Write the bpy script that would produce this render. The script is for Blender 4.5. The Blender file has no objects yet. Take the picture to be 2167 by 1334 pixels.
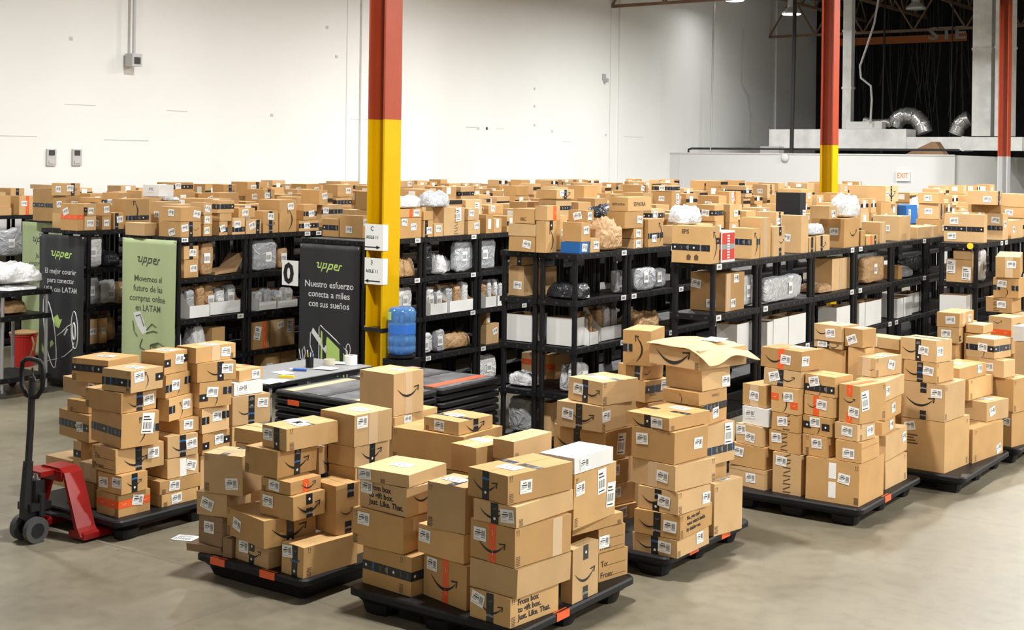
import bpy, math, random
from mathutils import Vector, Matrix, noise
C = bpy.context.scene.collection
scn = bpy.context.scene
# ---------------------------------------------------------------- camera
F_PX = 2850.0; W_PX = 2167.0; H_PX = 1334.0
cam_d = bpy.data.cameras.new('camera'); cam = bpy.data.objects.new('camera', cam_d); C.objects.link(cam)
cam_d.sensor_fit = 'HORIZONTAL'; cam_d.sensor_width = 36.0; cam_d.lens = 36.0*F_PX/W_PX
cam_d.shift_x = 0.0; cam_d.shift_y = -(H_PX/2-340.0)/W_PX
cam_d.clip_start = 0.1; cam_d.clip_end = 300
cam.matrix_world = Matrix.Translation((0, 0, 2.69)) @ Matrix.Rotation(math.radians(35.3), 4, 'Z') @ Matrix.Rotation(math.radians(90), 4, 'X') @ Matrix.Rotation(0.013, 4, 'Z')
scn.camera = cam
# ---------------------------------------------------------------- world, exposure
w = bpy.data.worlds.new('world'); scn.world = w; w.use_nodes = True
w.node_tree.nodes['Background'].inputs[0].default_value = (1.0, 0.97, 0.92, 1); w.node_tree.nodes['Background'].inputs[1].default_value = 0.01
scn.view_settings.view_transform = 'Standard'; scn.view_settings.look = 'None'
scn.view_settings.exposure = 0.0; scn.view_settings.gamma = 1.0; scn.view_settings.use_curve_mapping = False
scn.cycles.use_denoising = True
scn.cycles.max_bounces = 6; scn.cycles.diffuse_bounces = 4; scn.cycles.transparent_max_bounces = 6
scn.cycles.sample_clamp_indirect = 4
# ---------------------------------------------------------------- high-bay lamps: positions and power
LAMP_Z = 7.0
LX = {-13.0: .68, -5.0: .95, 3.0: 1.2, 11.0: 1.5}
LY = {-1.0: .14, 7.0: .9, 14.0: .85, 21.0: 1.2, 28.0: 1.2}
LAMPS = [(x, y, fx*fy) for y, fy in LY.items() for x, fx in LX.items()]
LAMP_W = 665.0
LAMP_COL = (1.0, 0.995, 0.97)
ROWS={'RM': (-16.62, 0.87, 10.9, [1.02], 1), 'R0': (-14.72, 0.87, 10.85, [1.02], 1), 'R1': (-12.77, 0.87, 9.72, [1.02], 1), 'R2': (-11.06, 0.87, 9.56, [1.02], 1), 'R3': (-9.33, 0.87, 10.52, [1.02], 1), 'R4': (-6.69, 0.87, 10.5, [0.98], 1), 'R5': (-5.2, 0.43, 10.35, [0.925, 1.225, 1.135, 1.125, 1.16], 0), 'R6': (-4.39, 0.45, 15.15, [1.02], 0)}
YEND={'RM': 24, 'R0': 25, 'R1': 26, 'R2': 26, 'R3': 26.5, 'R4': 26.5, 'R5': 19.5, 'R6': 22}
RN={'RM': 'shelving row by the long wall', 'R0': 'pale green banner row', 'R1': 'courier banner row', 'R2': 'big green banner row', 'R3': 'row behind the yellow column', 'R4': 'row with double bare end', 'R5': 'single row', 'R6': 'short far row'}
NUM=['first', 'second', 'third', 'fourth', 'fifth', 'sixth', 'seventh', 'eighth', 'ninth', 'tenth', 'eleventh', 'twelfth', 'thirteenth', 'fourteenth', 'fifteenth', 'sixteenth', 'seventeenth', 'eighteenth', 'nineteenth', 'twentieth', '21st', '22nd', '23rd', '24th', '25th', '26th', '27th', '28th', '29th', '30th', '31st', '32nd', '33rd', '34th', '35th']
PAL={'P1': (-8.57, 6.05, -7.58, 7.27), 'P2': (-6.63, 5.89, -5.66, 7.1), 'P3': (-5.39, 5.97, -4.13, 7.22), 'P4': (-5.12, 7.64, -4.14, 8.85), 'P5': (-4.6, 9.6, -3.6, 10.82), 'P6': (-4.5, 11.1, -3.47, 12.3), 'P7': (-4.3, 12.52, -3.27, 13.7), 'P9': (-6.5, 7.4, -5.45, 8.6), 'P10': (-4.05, 13.85, -3.1, 15.0), 'P11': (-4.35, 14.4, -3.4, 15.6)}
PB=[
('P1','orange-banded brown carton, bottom in front corner stack beside pallet jack','L:O.55 R:O.55 R:s.6,.62 L:i.9',-7.797,6.266,0.15,-0.8,0.258,0.287,0.159),
('P1','brown carton with picture label, second up in front corner stack beside pallet jack','L:s.25,.5 L:s.8,.6 R:k.5 R:a.5,.5,.6',-7.781,6.244,0.311,1.4,0.264,0.245,0.135),
('P1','carton printed To and From, third up in front corner stack beside pallet jack','L:t.1,.5 R:k.47 R:a.42,.4,.5 R:s.78,.6 L:i.05',-7.843,6.34,0.448,-3.1,0.296,0.422,0.175),
('P1','large carton with black band, fourth up in front corner stack beside pallet jack','L:K.45 R:v.55,.5 R:s.7,.72 R:Kr.5',-7.881,6.336,0.625,-10.6,0.455,0.306,0.242),
('P1','wide brown carton, fifth up in front corner stack beside pallet jack','R:k.52 R:a.45,.4,.5 R:s.78,.5 L:i.06',-7.914,6.323,0.869,-2.1,0.431,0.312,0.145),
('P1','carton with black band round it, top in front corner stack beside pallet jack','L:K.45 R:s.25,.7 R:v.48,.5 R:Kr.55 T:s.6,.5 L:i.9',-7.8,6.334,1.016,4.9,0.298,0.321,0.157),
('P1','brown carton close to the lever arm, bottom in rear corner stack beside pallet jack','L:i.9',-8.769,6.577,0.152,-1.6,0.339,0.3,0.216),
('P1','narrow carton with black band, second up in rear corner stack beside pallet jack','L:K.5',-8.539,6.58,0.336,-3.9,0.104,0.3,0.19),
('P1','carton with black band and label, third up in rear corner stack beside pallet jack','L:K.52 L:s.7,.5',-8.609,6.603,0.528,-8.1,0.457,0.3,0.206),
('P1','thin plain carton, fourth up in rear corner stack beside pallet jack','L:i.2',-8.589,6.601,0.736,4.0,0.245,0.3,0.093),
('P1','tan carton with tall label, fifth up in rear corner stack beside pallet jack','L:s.7,.55',-8.643,6.698,0.831,-7.5,0.632,0.276,0.126),
('P1','wide top carton with black band, top in rear corner stack beside pallet jack','L:K.6 T:s.5,.5 L:i.08',-8.567,6.696,0.959,10.3,0.367,0.363,0.179),
('P1','plain brown carton, bottom in stack behind front corner beside pallet jack','L:s.2,.75',-8.175,6.31,0.15,8.2,0.274,0.3,0.179),
('P1','small plain carton, top in stack behind front corner beside pallet jack','L:c.5',-8.103,6.331,0.331,0.4,0.201,0.3,0.135),
('P1','low brown carton, bottom in second stack beside pallet jack','R:s.4,.5 R:i.1',-7.795,6.664,0.15,-1.4,0.295,0.344,0.091),
('P1','flat carton with white label, second up in second stack beside pallet jack','R:s.35,.5 R:i.1',-7.781,6.667,0.243,-1.7,0.268,0.39,0.098),
('P1','carton with white patch and label, third up in second stack beside pallet jack','R:w.5 R:s.75,.5',-7.784,6.697,0.343,-3.1,0.27,0.294,0.143),
('P1','black-taped carton, fourth up in second stack beside pallet jack','R:k.5 R:s.82,.55 R:a.45,.45,.6',-7.784,6.701,0.489,-8.1,0.275,0.268,0.159),
('P1','small carton jutting forward, fifth up in second stack beside pallet jack','R:s.45,.6',-7.801,6.76,0.65,2.2,0.251,0.2,0.104),
('P1','carton with tape and white label, sixth up in second stack beside pallet jack','L:k.5 R:Kl.5 R:s.72,.6 R:v.5,.4',-7.837,6.68,0.756,13.0,0.271,0.299,0.166),
('P1','carton with label between black tapes, seventh up in second stack beside pallet jack','R:s.4,.5 R:v.5,.4 R:Kr.6 R:Kl.4',-7.861,6.665,0.924,13.0,0.278,0.308,0.17),
('P1','pale topped carton, top in second stack beside pallet jack','R:s.65,.6 R:Kl.5 R:Kr.6 T:s.6,.5',-7.842,6.658,1.096,9.9,0.227,0.27,0.161),
('P1','black-taped carton with label, second up in third stack beside pallet jack','R:s.6,.6 R:Kl.4 R:Kr.5',-7.816,7.016,0.462,4.7,0.288,0.308,0.155),
('P1','carton with loose flap edge, third up in third stack beside pallet jack','R:s.55,.6 R:Kl.5 R:Kr.6',-7.783,7.008,0.619,0.4,0.246,0.283,0.192),
('P1','carton with centre label, fourth up in third stack beside pallet jack','R:s.4,.6 R:Kl.4 R:Kr.6 R:v.5,.3',-7.761,7.006,0.814,-13.0,0.258,0.282,0.189),
('P1','black-taped carton, fifth up in third stack beside pallet jack','R:k.6 R:s.78,.6 R:a.5,.5,.5',-7.759,7.02,1.005,-13.0,0.245,0.337,0.145),
('P1','wide carton with taped seam, top in third stack beside pallet jack','R:c.5 R:s.75,.5 R:i.9 T:s.6,.5',-7.791,7.018,1.151,1.0,0.222,0.412,0.116),
('P1','plain brown carton, second up in rearmost stack beside pallet jack','R:a.5,.4,.5',-7.8,7.368,0.275,-10.3,0.289,0.249,0.181),
('P1','carton with orange corner, third up in rearmost stack beside pallet jack','R:a.4,.2,.5 R:ot.85',-7.793,7.34,0.458,-10.1,0.282,0.268,0.166),
('P1','tall black-taped carton, fourth up in rearmost stack beside pallet jack','R:k.5 R:s.8,.7 R:a.35,.45,.4',-7.761,7.382,0.627,-13.0,0.243,0.343,0.223),
('P1','white carton, fifth up in rearmost stack beside pallet jack','R:s.3,.5',-7.822,7.375,0.852,-8.7,0.299,0.279,0.1),
('P1','small carton with orange top tape, top in rearmost stack beside pallet jack','R:s.7,.45 T:o.5',-7.85,7.397,0.954,3.2,0.298,0.278,0.089),
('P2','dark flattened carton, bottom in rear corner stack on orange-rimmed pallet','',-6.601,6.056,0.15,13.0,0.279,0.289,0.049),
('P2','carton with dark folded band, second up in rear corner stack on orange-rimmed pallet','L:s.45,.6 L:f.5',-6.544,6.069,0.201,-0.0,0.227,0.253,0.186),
('P2','carton with picture label, third up in rear corner stack on orange-rimmed pallet','L:s.35,.5',-6.56,6.079,0.388,13.0,0.241,0.282,0.151),
('P2','tall plain carton with slanted label, top in rear corner stack on orange-rimmed pallet','L:s.72,.28 L:i.08 T:k.5',-6.458,6.064,0.542,13.0,0.305,0.245,0.253),
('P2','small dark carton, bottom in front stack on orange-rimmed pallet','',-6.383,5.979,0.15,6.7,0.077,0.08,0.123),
('P2','smile-printed carton with label, second up in front stack on orange-rimmed pallet','L:s.25,.65 L:kt.5 L:kb.5 L:a.55,.5,.5',-6.151,6.067,0.15,-7.0,0.351,0.255,0.141),
('P2','wide black-taped carton, third up in front stack on orange-rimmed pallet','L:s.28,.5 R:k.5 R:a.5,.5,.7 L:i.05',-6.145,6.095,0.293,-13.0,0.457,0.389,0.174),
('P2','carton with big smile print, fourth up in front stack on orange-rimmed pallet','R:kt.5 R:kb.5 R:a.5,.45,.75 L:s.25,.6',-5.96,6.095,0.469,-2.8,0.314,0.281,0.148),
('P2','flat orange-taped carton, fifth up in front stack on orange-rimmed pallet','R:o.5 R:a.6,.5,.5 L:s.45,.6 L:i.1',-5.978,6.097,0.619,-0.5,0.268,0.278,0.081),
('P2','black-taped smile carton, sixth up in front stack on orange-rimmed pallet','R:k.5 R:a.5,.45,.65 L:i.07',-6.115,6.138,0.703,-1.6,0.309,0.349,0.17),
('P2','long carton with labels on lid, top in front stack on orange-rimmed pallet','L:s.25,.6 L:k.6 R:i.1 T:K.5 T:s.3,.5 T:s.75,.4',-6.015,6.213,0.875,-6.1,0.25,0.43,0.14),
('P2','long low carton, bottom in right corner stack on orange-rimmed pallet','L:s.25,.75 L:k.6 L:a.6,.5,.5 R:i.1',-5.775,6.148,0.15,-5.0,0.211,0.453,0.188),
('P2','upright black-taped carton, second up in right corner stack on orange-rimmed pallet','R:kt.65 R:kb.55 R:a.5,.45,.65 T:K.5',-5.82,6.33,0.34,-8.5,0.255,0.192,0.31),
('P2','upright smile-printed carton, top in right corner stack on orange-rimmed pallet','R:kt.5 R:kb.5 R:a.5,.42,.7',-6.136,6.466,0.652,6.2,0.268,0.241,0.175),
('P2','black-taped carton, second up in rear right stack on orange-rimmed pallet','R:k.5 R:a.4,.4,.5',-5.881,6.613,0.613,0.7,0.238,0.332,0.101),
('P2','smile-printed carton with black tape, third up in rear right stack on orange-rimmed pallet','R:k.5 R:a.5,.5,.6',-5.878,6.614,0.717,-0.2,0.241,0.348,0.13),
('P2','big square carton with taped lid, top in rear right stack on orange-rimmed pallet','L:s.0,.0 R:s.2,.75 R:c.5 T:s.6,.5 T:c.5',-5.904,6.613,0.849,-4.2,0.33,0.35,0.205),
('P2','open brown carton, top in rear middle stack on orange-rimmed pallet','',-6.625,6.446,0.774,2.2,0.271,0.223,0.096),
('P3','carton with black band round it, bottom in rear corner stack on foremost pallet','L:K.5 R:K.5 L:i.8',-5.154,6.209,0.15,-4.8,0.419,0.291,0.23),
('P3','bulky plain carton, second up in rear corner stack on foremost pallet','L:s.22,.75 L:i.04',-5.231,6.197,0.382,-0.9,0.414,0.28,0.216),
('P3','carton lettered about gift box, third up in rear corner stack on foremost pallet','L:s.15,.75 L:g.2,.42 R:a.5,.6,.6',-5.202,6.223,0.6,-4.8,0.403,0.293,0.169),
('P3','flat carton with labelled lid, top in rear corner stack on foremost pallet','L:s.15,.55 L:i.5 T:s.5,.5',-5.213,6.26,0.771,4.1,0.393,0.403,0.076),
('P3','orange-taped smile carton, bottom in middle stack on foremost pallet','L:o.52 L:a.5,.45,.65 L:s.2,.78',-4.719,6.236,0.15,-13.0,0.402,0.3,0.253),
('P3','plain carton with side label, second up in middle stack on foremost pallet','L:s.15,.62',-4.759,6.215,0.405,-6.5,0.381,0.277,0.167),
('P3','tall plain carton, top in middle stack on foremost pallet','L:i.06 T:s.4,.5 T:k.6',-4.724,6.191,0.574,-0.3,0.288,0.262,0.266),
('P3','carton lettered From box, bottom in front corner stack on foremost pallet','L:s.2,.75 L:k.5 L:a.55,.5,.6 R:g.15,.5 R:i.05',-4.328,6.194,0.15,-5.7,0.308,0.428,0.163),
('P3','broad blank carton, second up in front corner stack on foremost pallet','',-4.318,6.233,0.315,-5.1,0.356,0.483,0.159),
('P3','orange-taped smile carton, third up in front corner stack on foremost pallet','L:s.22,.65 L:o.5 L:a.5,.42,.65 R:i.05 R:c.75',-4.321,6.239,0.476,-7.2,0.348,0.484,0.216),
('P3','wide black-taped carton, fourth up in front corner stack on foremost pallet','L:k.5 L:s.8,.5 L:a.45,.5,.6 R:i.08',-4.316,6.261,0.694,-2.6,0.311,0.548,0.118),
('P3','long carton with dark lid tape, top in front corner stack on foremost pallet','L:k.45 L:a.45,.5,.65 R:s.27,.5 R:i.05 T:K.5 T:s.55,.3',-4.346,6.265,0.814,-8.9,0.325,0.541,0.159),
('P3','upright smile carton, bottom in front right corner on foremost pallet','R:kt.5 R:kb.5 R:a.5,.45,.8',-4.187,6.651,0.15,-0.3,0.082,0.281,0.316),
('P3','carton printed To and From, bottom in rear right stack on foremost pallet','R:t.05,.55',-4.358,7.106,0.15,-10.8,0.3,0.276,0.172),
('P3','labelled From carton, second up in rear right stack on foremost pallet','R:s.2,.45 R:t.05,.5',-4.363,7.091,0.324,-10.1,0.3,0.257,0.145),
('P3','long low plain carton, third up in rear right stack on foremost pallet','R:i.92',-4.383,6.972,0.472,-10.0,0.29,0.472,0.069),
('P3','large carton with three labels, fourth up in rear right stack on foremost pallet','R:s.14,.72 R:s.65,.72 R:s.93,.4 R:i.06',-4.351,6.852,0.542,0.7,0.282,0.491,0.323),
('P3','white box, top in rear right stack on foremost pallet','R:s.25,.5 T:e.5',-4.325,6.821,0.868,-1.4,0.259,0.427,0.098),
('P9','very wide blank carton, second up in second stack behind foremost pallet','L:i.04',-5.959,7.656,0.534,3.3,0.625,0.509,0.239),
('P9','flat black-taped carton, top in second stack behind foremost pallet','L:i.1 L:s.45,.5 R:k.5 R:a.5,.4,.55 T:s.4,.5 T:K.4',-5.84,7.63,0.775,-3.0,0.336,0.387,0.093),
('P3','carton with clear tape, top in middle stack on foremost pallet','R:c.5 T:s.3,.6 T:c.6',-5.017,6.803,0.76,-7.7,0.231,0.339,0.166),
('P3','carton with orange lid tape, top in beside the middle on foremost pallet','T:o.5 R:i.08',-4.795,6.927,0.856,-1.2,0.168,0.41,0.12),
('P9','flat labelled carton, second up in first stack behind foremost pallet','R:s.3,.5 R:i.95',-6.653,7.994,0.686,3.4,0.257,0.565,0.072),
('P9','large smile-printed cube carton, top in first stack behind foremost pallet','R:a.5,.55,.75 R:c.5 T:s.6,.6 L:i.06',-6.695,7.903,0.76,-2.4,0.362,0.35,0.32),
('P4','low black-taped carton, bottom in front corner stack on burst-lid pallet','L:k.5 L:s.72,.5 L:a.35,.5,.5 R:i.05 R:s.7,.6',-4.261,7.899,0.15,-0.1,0.342,0.454,0.119),
('P4','carton lettered about shaking, second up in front corner stack on burst-lid pallet','L:k.5 L:s.78,.5 L:a.35,.5,.5 R:n.2,.5 R:i.05',-4.254,7.909,0.271,1.5,0.347,0.481,0.154),
('P4','carton with tilted label, third up in front corner stack on burst-lid pallet','L:s.65,.5 L:kt.5 L:kb.45 L:a.35,.5,.5 R:s.9,.4 R:i.05',-4.233,7.881,0.427,-5.6,0.327,0.393,0.145),
('P4','crumpled carton with clear tape, fourth up in front corner stack on burst-lid pallet','L:s.72,.5 L:c.5 R:i.95',-4.266,7.919,0.575,-10.9,0.393,0.431,0.165),
('P4','tall plain carton, fifth up in front corner stack on burst-lid pallet','L:s.25,.65 R:s.7,.5',-4.289,7.907,0.742,-6.4,0.356,0.396,0.209),
('P4','black-taped flat carton, top in front corner stack on burst-lid pallet','L:k.5 L:s.72,.5 L:a.4,.4,.5 R:i.08 T:K.5 T:s.5,.8',-4.321,7.943,0.953,-9.0,0.373,0.452,0.086),
('P4','tall blank carton, bottom in rear right corner stack on burst-lid pallet','R:i.06 T:s.5,.5',-4.159,8.448,0.15,-10.6,0.094,0.323,0.359),
('P4','carton with black band and label, third up in rear right corner stack on burst-lid pallet','R:K.35 R:s.8,.75 R:i.1',-4.333,8.477,0.611,-8.6,0.286,0.382,0.276),
('P4','black-banded carton, fourth up in rear right corner stack on burst-lid pallet','R:K.8 R:s.55,.5',-4.37,8.434,0.889,0.6,0.292,0.405,0.145),
('P4','flat smile carton, fifth up in rear right corner stack on burst-lid pallet','L:v.5,.4 R:n.6,.6',-4.361,8.402,1.037,-5.8,0.309,0.364,0.091),
('P4','big blank carton, sixth up in rear right corner stack on burst-lid pallet','R:s.92,.3',-4.364,8.452,1.129,-9.1,0.324,0.34,0.153),
('P4','large carton with burst crumpled lid, top in rear right corner stack on burst-lid pallet','L:a.5,.55,.7 L:i.95 T:s.8,.4 T:c.5',-4.382,8.477,1.285,-13.0,0.469,0.517,0.143),
('P4','carton printed with small symbols, third up in rear left stack on burst-lid pallet','R:K.6 R:s.8,.7 R:n.3,.4',-4.838,8.575,0.968,-13.0,0.203,0.272,0.155),
('P4','flat black-taped carton, fourth up in rear left stack on burst-lid pallet','L:k.8 R:a.2,.5,.4',-4.899,8.573,1.125,-13.0,0.251,0.234,0.099),
('P4','carton with sideways smile, top in rear left stack on burst-lid pallet','L:v.55,.5 L:Kl.5',-4.891,8.612,1.226,13.0,0.22,0.361,0.255),
('P4','narrow plain carton, bottom in left corner stack on burst-lid pallet','R:i.5',-4.935,8.025,0.152,-13.0,0.291,0.265,0.166),
('P4','narrow carton, second up in left corner stack on burst-lid pallet','R:s.5,.5',-4.737,7.99,0.237,-13.0,0.106,0.295,0.103),
('P4','labelled carton, third up in left corner stack on burst-lid pallet','R:s.35,.6',-4.849,8.019,0.342,-13.0,0.297,0.307,0.145),
('P4','carton with corner label, fourth up in left corner stack on burst-lid pallet','R:s.4,.6',-4.853,7.983,0.489,-13.0,0.291,0.244,0.159),
('P4','wide black-taped carton, fifth up in left corner stack on burst-lid pallet','L:k.45 L:a.3,.5,.5 R:s.6,.5',-4.951,8.008,0.651,-6.2,0.462,0.314,0.202),
('P4','long carton with black tape, sixth up in left corner stack on burst-lid pallet','L:k.5 L:s.25,.55 L:a.6,.5,.5 R:s.1,.6 R:i.05',-4.936,8.029,0.854,-2.9,0.392,0.432,0.176),
('P4','top carton with black tape, top in left corner stack on burst-lid pallet','L:k.5 L:s.3,.55 L:a.7,.5,.5 R:i.06 T:K.5 T:s.5,.4',-4.885,8.032,1.033,-13.0,0.345,0.366,0.16),
('P5','plain carton with flap band, bottom in rear corner stack on widest pallet','L:s.62,.5 L:f.8',-4.558,9.867,0.15,-13.0,0.362,0.3,0.152),
('P5','plain carton, second up in rear corner stack on widest pallet','L:s.25,.65',-4.568,9.874,0.304,-8.8,0.338,0.3,0.171),
('P5','carton with tilted sticker, third up in rear corner stack on widest pallet','L:s.55,.4 L:s.2,.75',-4.55,9.889,0.476,-13.0,0.269,0.3,0.156),
('P5','white box, fourth up in rear corner stack on widest pallet','L:s.3,.6',-4.505,9.9,0.634,-13.0,0.256,0.3,0.141),
('P5','small carton with clear tape, top in rear corner stack on widest pallet','L:s.5,.5 L:c.5',-4.524,9.921,0.777,-13.0,0.239,0.3,0.173),
('P5','tall carton with zigzag print, bottom in second stack on widest pallet','L:s.3,.8 L:h.5',-4.228,9.844,0.15,-4.6,0.256,0.3,0.313),
('P5','carton with zigzag band, second up in second stack on widest pallet','L:s.25,.65 L:h.5',-4.245,9.861,0.465,-11.5,0.287,0.3,0.159),
('P5','carton with faint zigzag, third up in second stack on widest pallet','L:s.4,.55 L:h.55',-4.242,9.86,0.626,-10.4,0.259,0.3,0.137),
('P5','carton with orange corners, fourth up in second stack on widest pallet','L:s.65,.65 L:Ol.6 L:Or.35 L:v.5,.4',-4.244,9.865,0.765,-13.0,0.264,0.3,0.201),
('P5','small black-taped carton, fifth up in second stack on widest pallet','L:k.45 L:s.28,.55 L:a.65,.5,.4',-4.287,9.883,0.968,-7.3,0.343,0.3,0.129),
('P5','crumpled orange-taped carton, top in second stack on widest pallet','L:o.5 L:s.62,.5 L:a.35,.5,.5 T:o.5 T:s.6,.7 R:s.15,.5',-4.297,9.896,1.098,-13.0,0.397,0.291,0.156),
('P5','largest bottom carton with white tape, bottom in front corner stack on widest pallet','L:w.5,.75 L:w.5,.3 L:s.72,.6 L:i.95',-3.856,9.914,0.15,-1.1,0.435,0.508,0.322),
('P5','flapped carton, second up in front corner stack on widest pallet','L:s.5,.4 R:f.7',-3.732,9.848,0.474,-1.5,0.214,0.355,0.153),
('P5','plain carton with labels, third up in front corner stack on widest pallet','L:s.55,.55 R:i.2 R:s.7,.5',-3.742,9.816,0.629,-10.1,0.202,0.261,0.127),
('P5','tall orange-taped carton, top in front corner stack on widest pallet','L:ot.5 L:ob.5 L:a.5,.6,.6 L:s.72,.3 R:s.2,.6 T:o.5 R:i.95',-3.712,9.874,0.758,-12.9,0.192,0.343,0.285),
('P5','carton with house mark, bottom in middle stack on widest pallet','L:s.6,.65 L:i.2',-3.982,9.837,0.474,-13.0,0.226,0.3,0.156),
('P5','black-taped carton, second up in middle stack on widest pallet','L:Kl.5 L:Kr.5 L:s.45,.7 L:v.55,.4',-3.975,9.85,0.632,-13.0,0.252,0.3,0.141),
('P5','orange-taped smile carton, third up in middle stack on widest pallet','L:o.42 L:s.62,.6 L:a.3,.5,.4',-3.968,9.866,0.776,-13.0,0.271,0.3,0.153),
('P5','black-banded carton, top in middle stack on widest pallet','L:K.35 L:s.3,.75 L:v.5,.4',-3.964,9.841,0.931,-13.0,0.28,0.247,0.156),
('P5','plain carton, bottom in rear right stack on widest pallet','R:i.9',-3.788,10.546,0.15,-1.1,0.24,0.485,0.218),
('P5','carton with white and yellow labels, second up in rear right stack on widest pallet','R:s.85,.6',-3.811,10.581,0.37,2.1,0.253,0.573,0.202),
('P5','carton with small label, third up in rear right stack on widest pallet','R:s.7,.5',-3.849,10.441,0.573,3.5,0.295,0.384,0.108),
('P5','carton with large label, fourth up in rear right stack on widest pallet','R:s.5,.5',-3.827,10.541,0.683,3.5,0.252,0.451,0.151),
('P5','blank carton, top in rear right stack on widest pallet','R:s.1,.5',-3.828,10.57,0.836,2.5,0.255,0.504,0.157),
('P5','wide square carton with taped lid, bottom in back stack on widest pallet','L:c.5 L:a.75,.4,.3 T:c.5 T:s.7,.5 R:s.6,.55 R:i.05',-3.868,10.662,0.995,-12.5,0.178,0.384,0.153),
('P6','huge blank carton, bottom in front corner stack on pallet of tall cartons','L:s.2,.85 L:n.25,.6 R:i.9',-3.651,11.429,0.15,-5.3,0.392,0.532,0.422),
('P6','large smile-printed carton, second up in front corner stack on pallet of tall cartons','L:a.45,.5,.7 L:kt.5 L:kb.5 L:s.8,.75 R:i.05',-3.657,11.383,0.574,-4.8,0.387,0.44,0.308),
('P6','black-taped carton, third up in front corner stack on pallet of tall cartons','L:k.5 L:s.75,.6 L:a.35,.5,.6 R:i.06',-3.687,11.342,0.884,-7.2,0.307,0.34,0.167),
('P6','top black-taped carton, top in front corner stack on pallet of tall cartons','L:k.5 L:s.65,.5 L:a.3,.5,.5 R:s.15,.5 T:K.5',-3.709,11.336,1.053,-13.0,0.354,0.252,0.185),
('P6','plain carton, bottom in rear right stack on pallet of tall cartons','R:s.85,.15 R:i.1',-3.497,12.018,0.15,-7.6,0.264,0.647,0.293),
('P6','plain carton with lid label, second up in rear right stack on pallet of tall cartons','R:s.25,.5 T:s.5,.5',-3.483,12.305,0.445,-13.0,0.244,0.393,0.171),
('P6','blank carton, third up in rear right stack on pallet of tall cartons','R:i.1',-3.664,12.343,0.618,-6.8,0.278,0.533,0.182),
('P6','low labelled carton, top in rear right stack on pallet of tall cartons','R:s.75,.6 T:s.4,.5',-3.707,12.227,0.801,-6.7,0.287,0.586,0.115),
('P6','wide carton with sloping lid, top in rear left stack on pallet of tall cartons','L:s.25,.6',-4.076,11.45,1.112,-13.0,0.36,0.224,0.096),
('P5','flat black-taped carton, third up in rearmost stack on widest pallet','L:s.3,.5 L:k.45 L:a.7,.4,.4',-4.281,10.776,1.167,-11.5,0.282,0.262,0.06),
('P5','smile carton with label, top in rearmost stack on widest pallet','L:s.6,.5 L:a.3,.55,.5 T:s.6,.5',-4.275,10.758,1.229,-13.0,0.281,0.254,0.135),
('P5','labelled carton, top in rear middle stack on widest pallet','L:s.4,.4 T:s.5,.5',-4.048,10.72,1.2,-13.0,0.176,0.206,0.152),
('P7','plain carton, bottom in front stack on pallet of banded cartons','L:s.7,.75',-3.39,12.758,0.15,-13.0,0.208,0.326,0.31),
('P7','tall plain carton, second up in front stack on pallet of banded cartons','R:i.1',-3.379,12.761,0.462,-13.0,0.208,0.326,0.307),
('P7','carton with label, third up in front stack on pallet of banded cartons','L:s.4,.55 L:Kl.4',-3.501,12.705,0.771,-13.0,0.26,0.216,0.157),
('P7','carton with black band round it, top in front stack on pallet of banded cartons','L:K.5 R:K.5 L:s.6,.55 L:v.6,.3 T:s.6,.5',-3.603,12.799,0.93,-13.0,0.294,0.317,0.179),
('P7','labelled carton, third up in rear corner stack on pallet of banded cartons','L:s.4,.6 R:Kl.3',-4.116,13.542,0.971,4.5,0.218,0.803,0.155),
('P7','pale carton with labels, top in rear corner stack on pallet of banded cartons','L:s.6,.5 R:s.7,.5 R:c.3',-4.091,13.377,1.127,-0.3,0.232,0.461,0.14),
('P7','small flat carton, top in middle stack on pallet of banded cartons','T:s.5,.5',-3.876,13.449,1.07,-3.1,0.18,0.289,0.082),
('P10','plain carton, seventh up in front stack on farthest pallet','',-3.788,14.129,0.808,-13.0,0.247,0.309,0.156),
('P10','orange-banded smile carton, ninth up in front stack on farthest pallet','L:a.4,.75,.4 L:O.25 R:n.5,.6',-3.802,14.156,0.966,-11.7,0.255,0.324,0.207),
('P10','white box, top in front stack on farthest pallet','',-3.503,13.843,0.975,-9.9,0.239,0.248,0.149),
('P10','flat pale carton, eighth up in front stack on farthest pallet','T:s.5,.5',-4.165,14.845,0.866,-3.7,0.244,0.472,0.081),
('P11','carton with zigzag tape, third up in tall stack beside right-hand shelving','L:h.4 L:s.6,.55',-4.046,14.921,1.136,-2.8,0.284,0.329,0.158),
('P11','smile carton with black corners, fourth up in tall stack beside right-hand shelving','L:Kl.5 L:Kr.5 L:s.35,.7 L:v.5,.3',-3.991,14.909,1.296,2.1,0.271,0.271,0.212),
('P11','carton with clear centre tape, top in tall stack beside right-hand shelving','L:c.55 L:s.65,.65',-4.076,15.242,1.51,13.0,0.256,1.0,0.223),
('P1','plain brown carton, bottom in third stack beside pallet jack','',-7.816,7.016,0.15,0.0,0.265,0.283,0.308),
('P1','plain brown carton, bottom in rearmost stack beside pallet jack','',-7.8,7.368,0.15,0.0,0.265,0.229,0.121),
('P2','plain brown carton, bottom in rear right stack on orange-rimmed pallet','',-5.895,6.613,0.15,0.0,0.245,0.305,0.459),
('P2','plain brown carton, bottom in rear middle stack on orange-rimmed pallet','',-6.625,6.446,0.15,0.0,0.249,0.205,0.62),
('P9','plain brown carton, bottom in second stack behind foremost pallet','',-5.959,7.656,0.15,0.0,0.575,0.468,0.38),
('P3','plain brown carton, bottom in middle stack on foremost pallet','',-5.017,6.803,0.15,0.0,0.212,0.311,0.606),
('P3','plain brown carton, bottom in beside the middle on foremost pallet','',-4.815,6.928,0.15,0.0,0.188,0.377,0.35),
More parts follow.
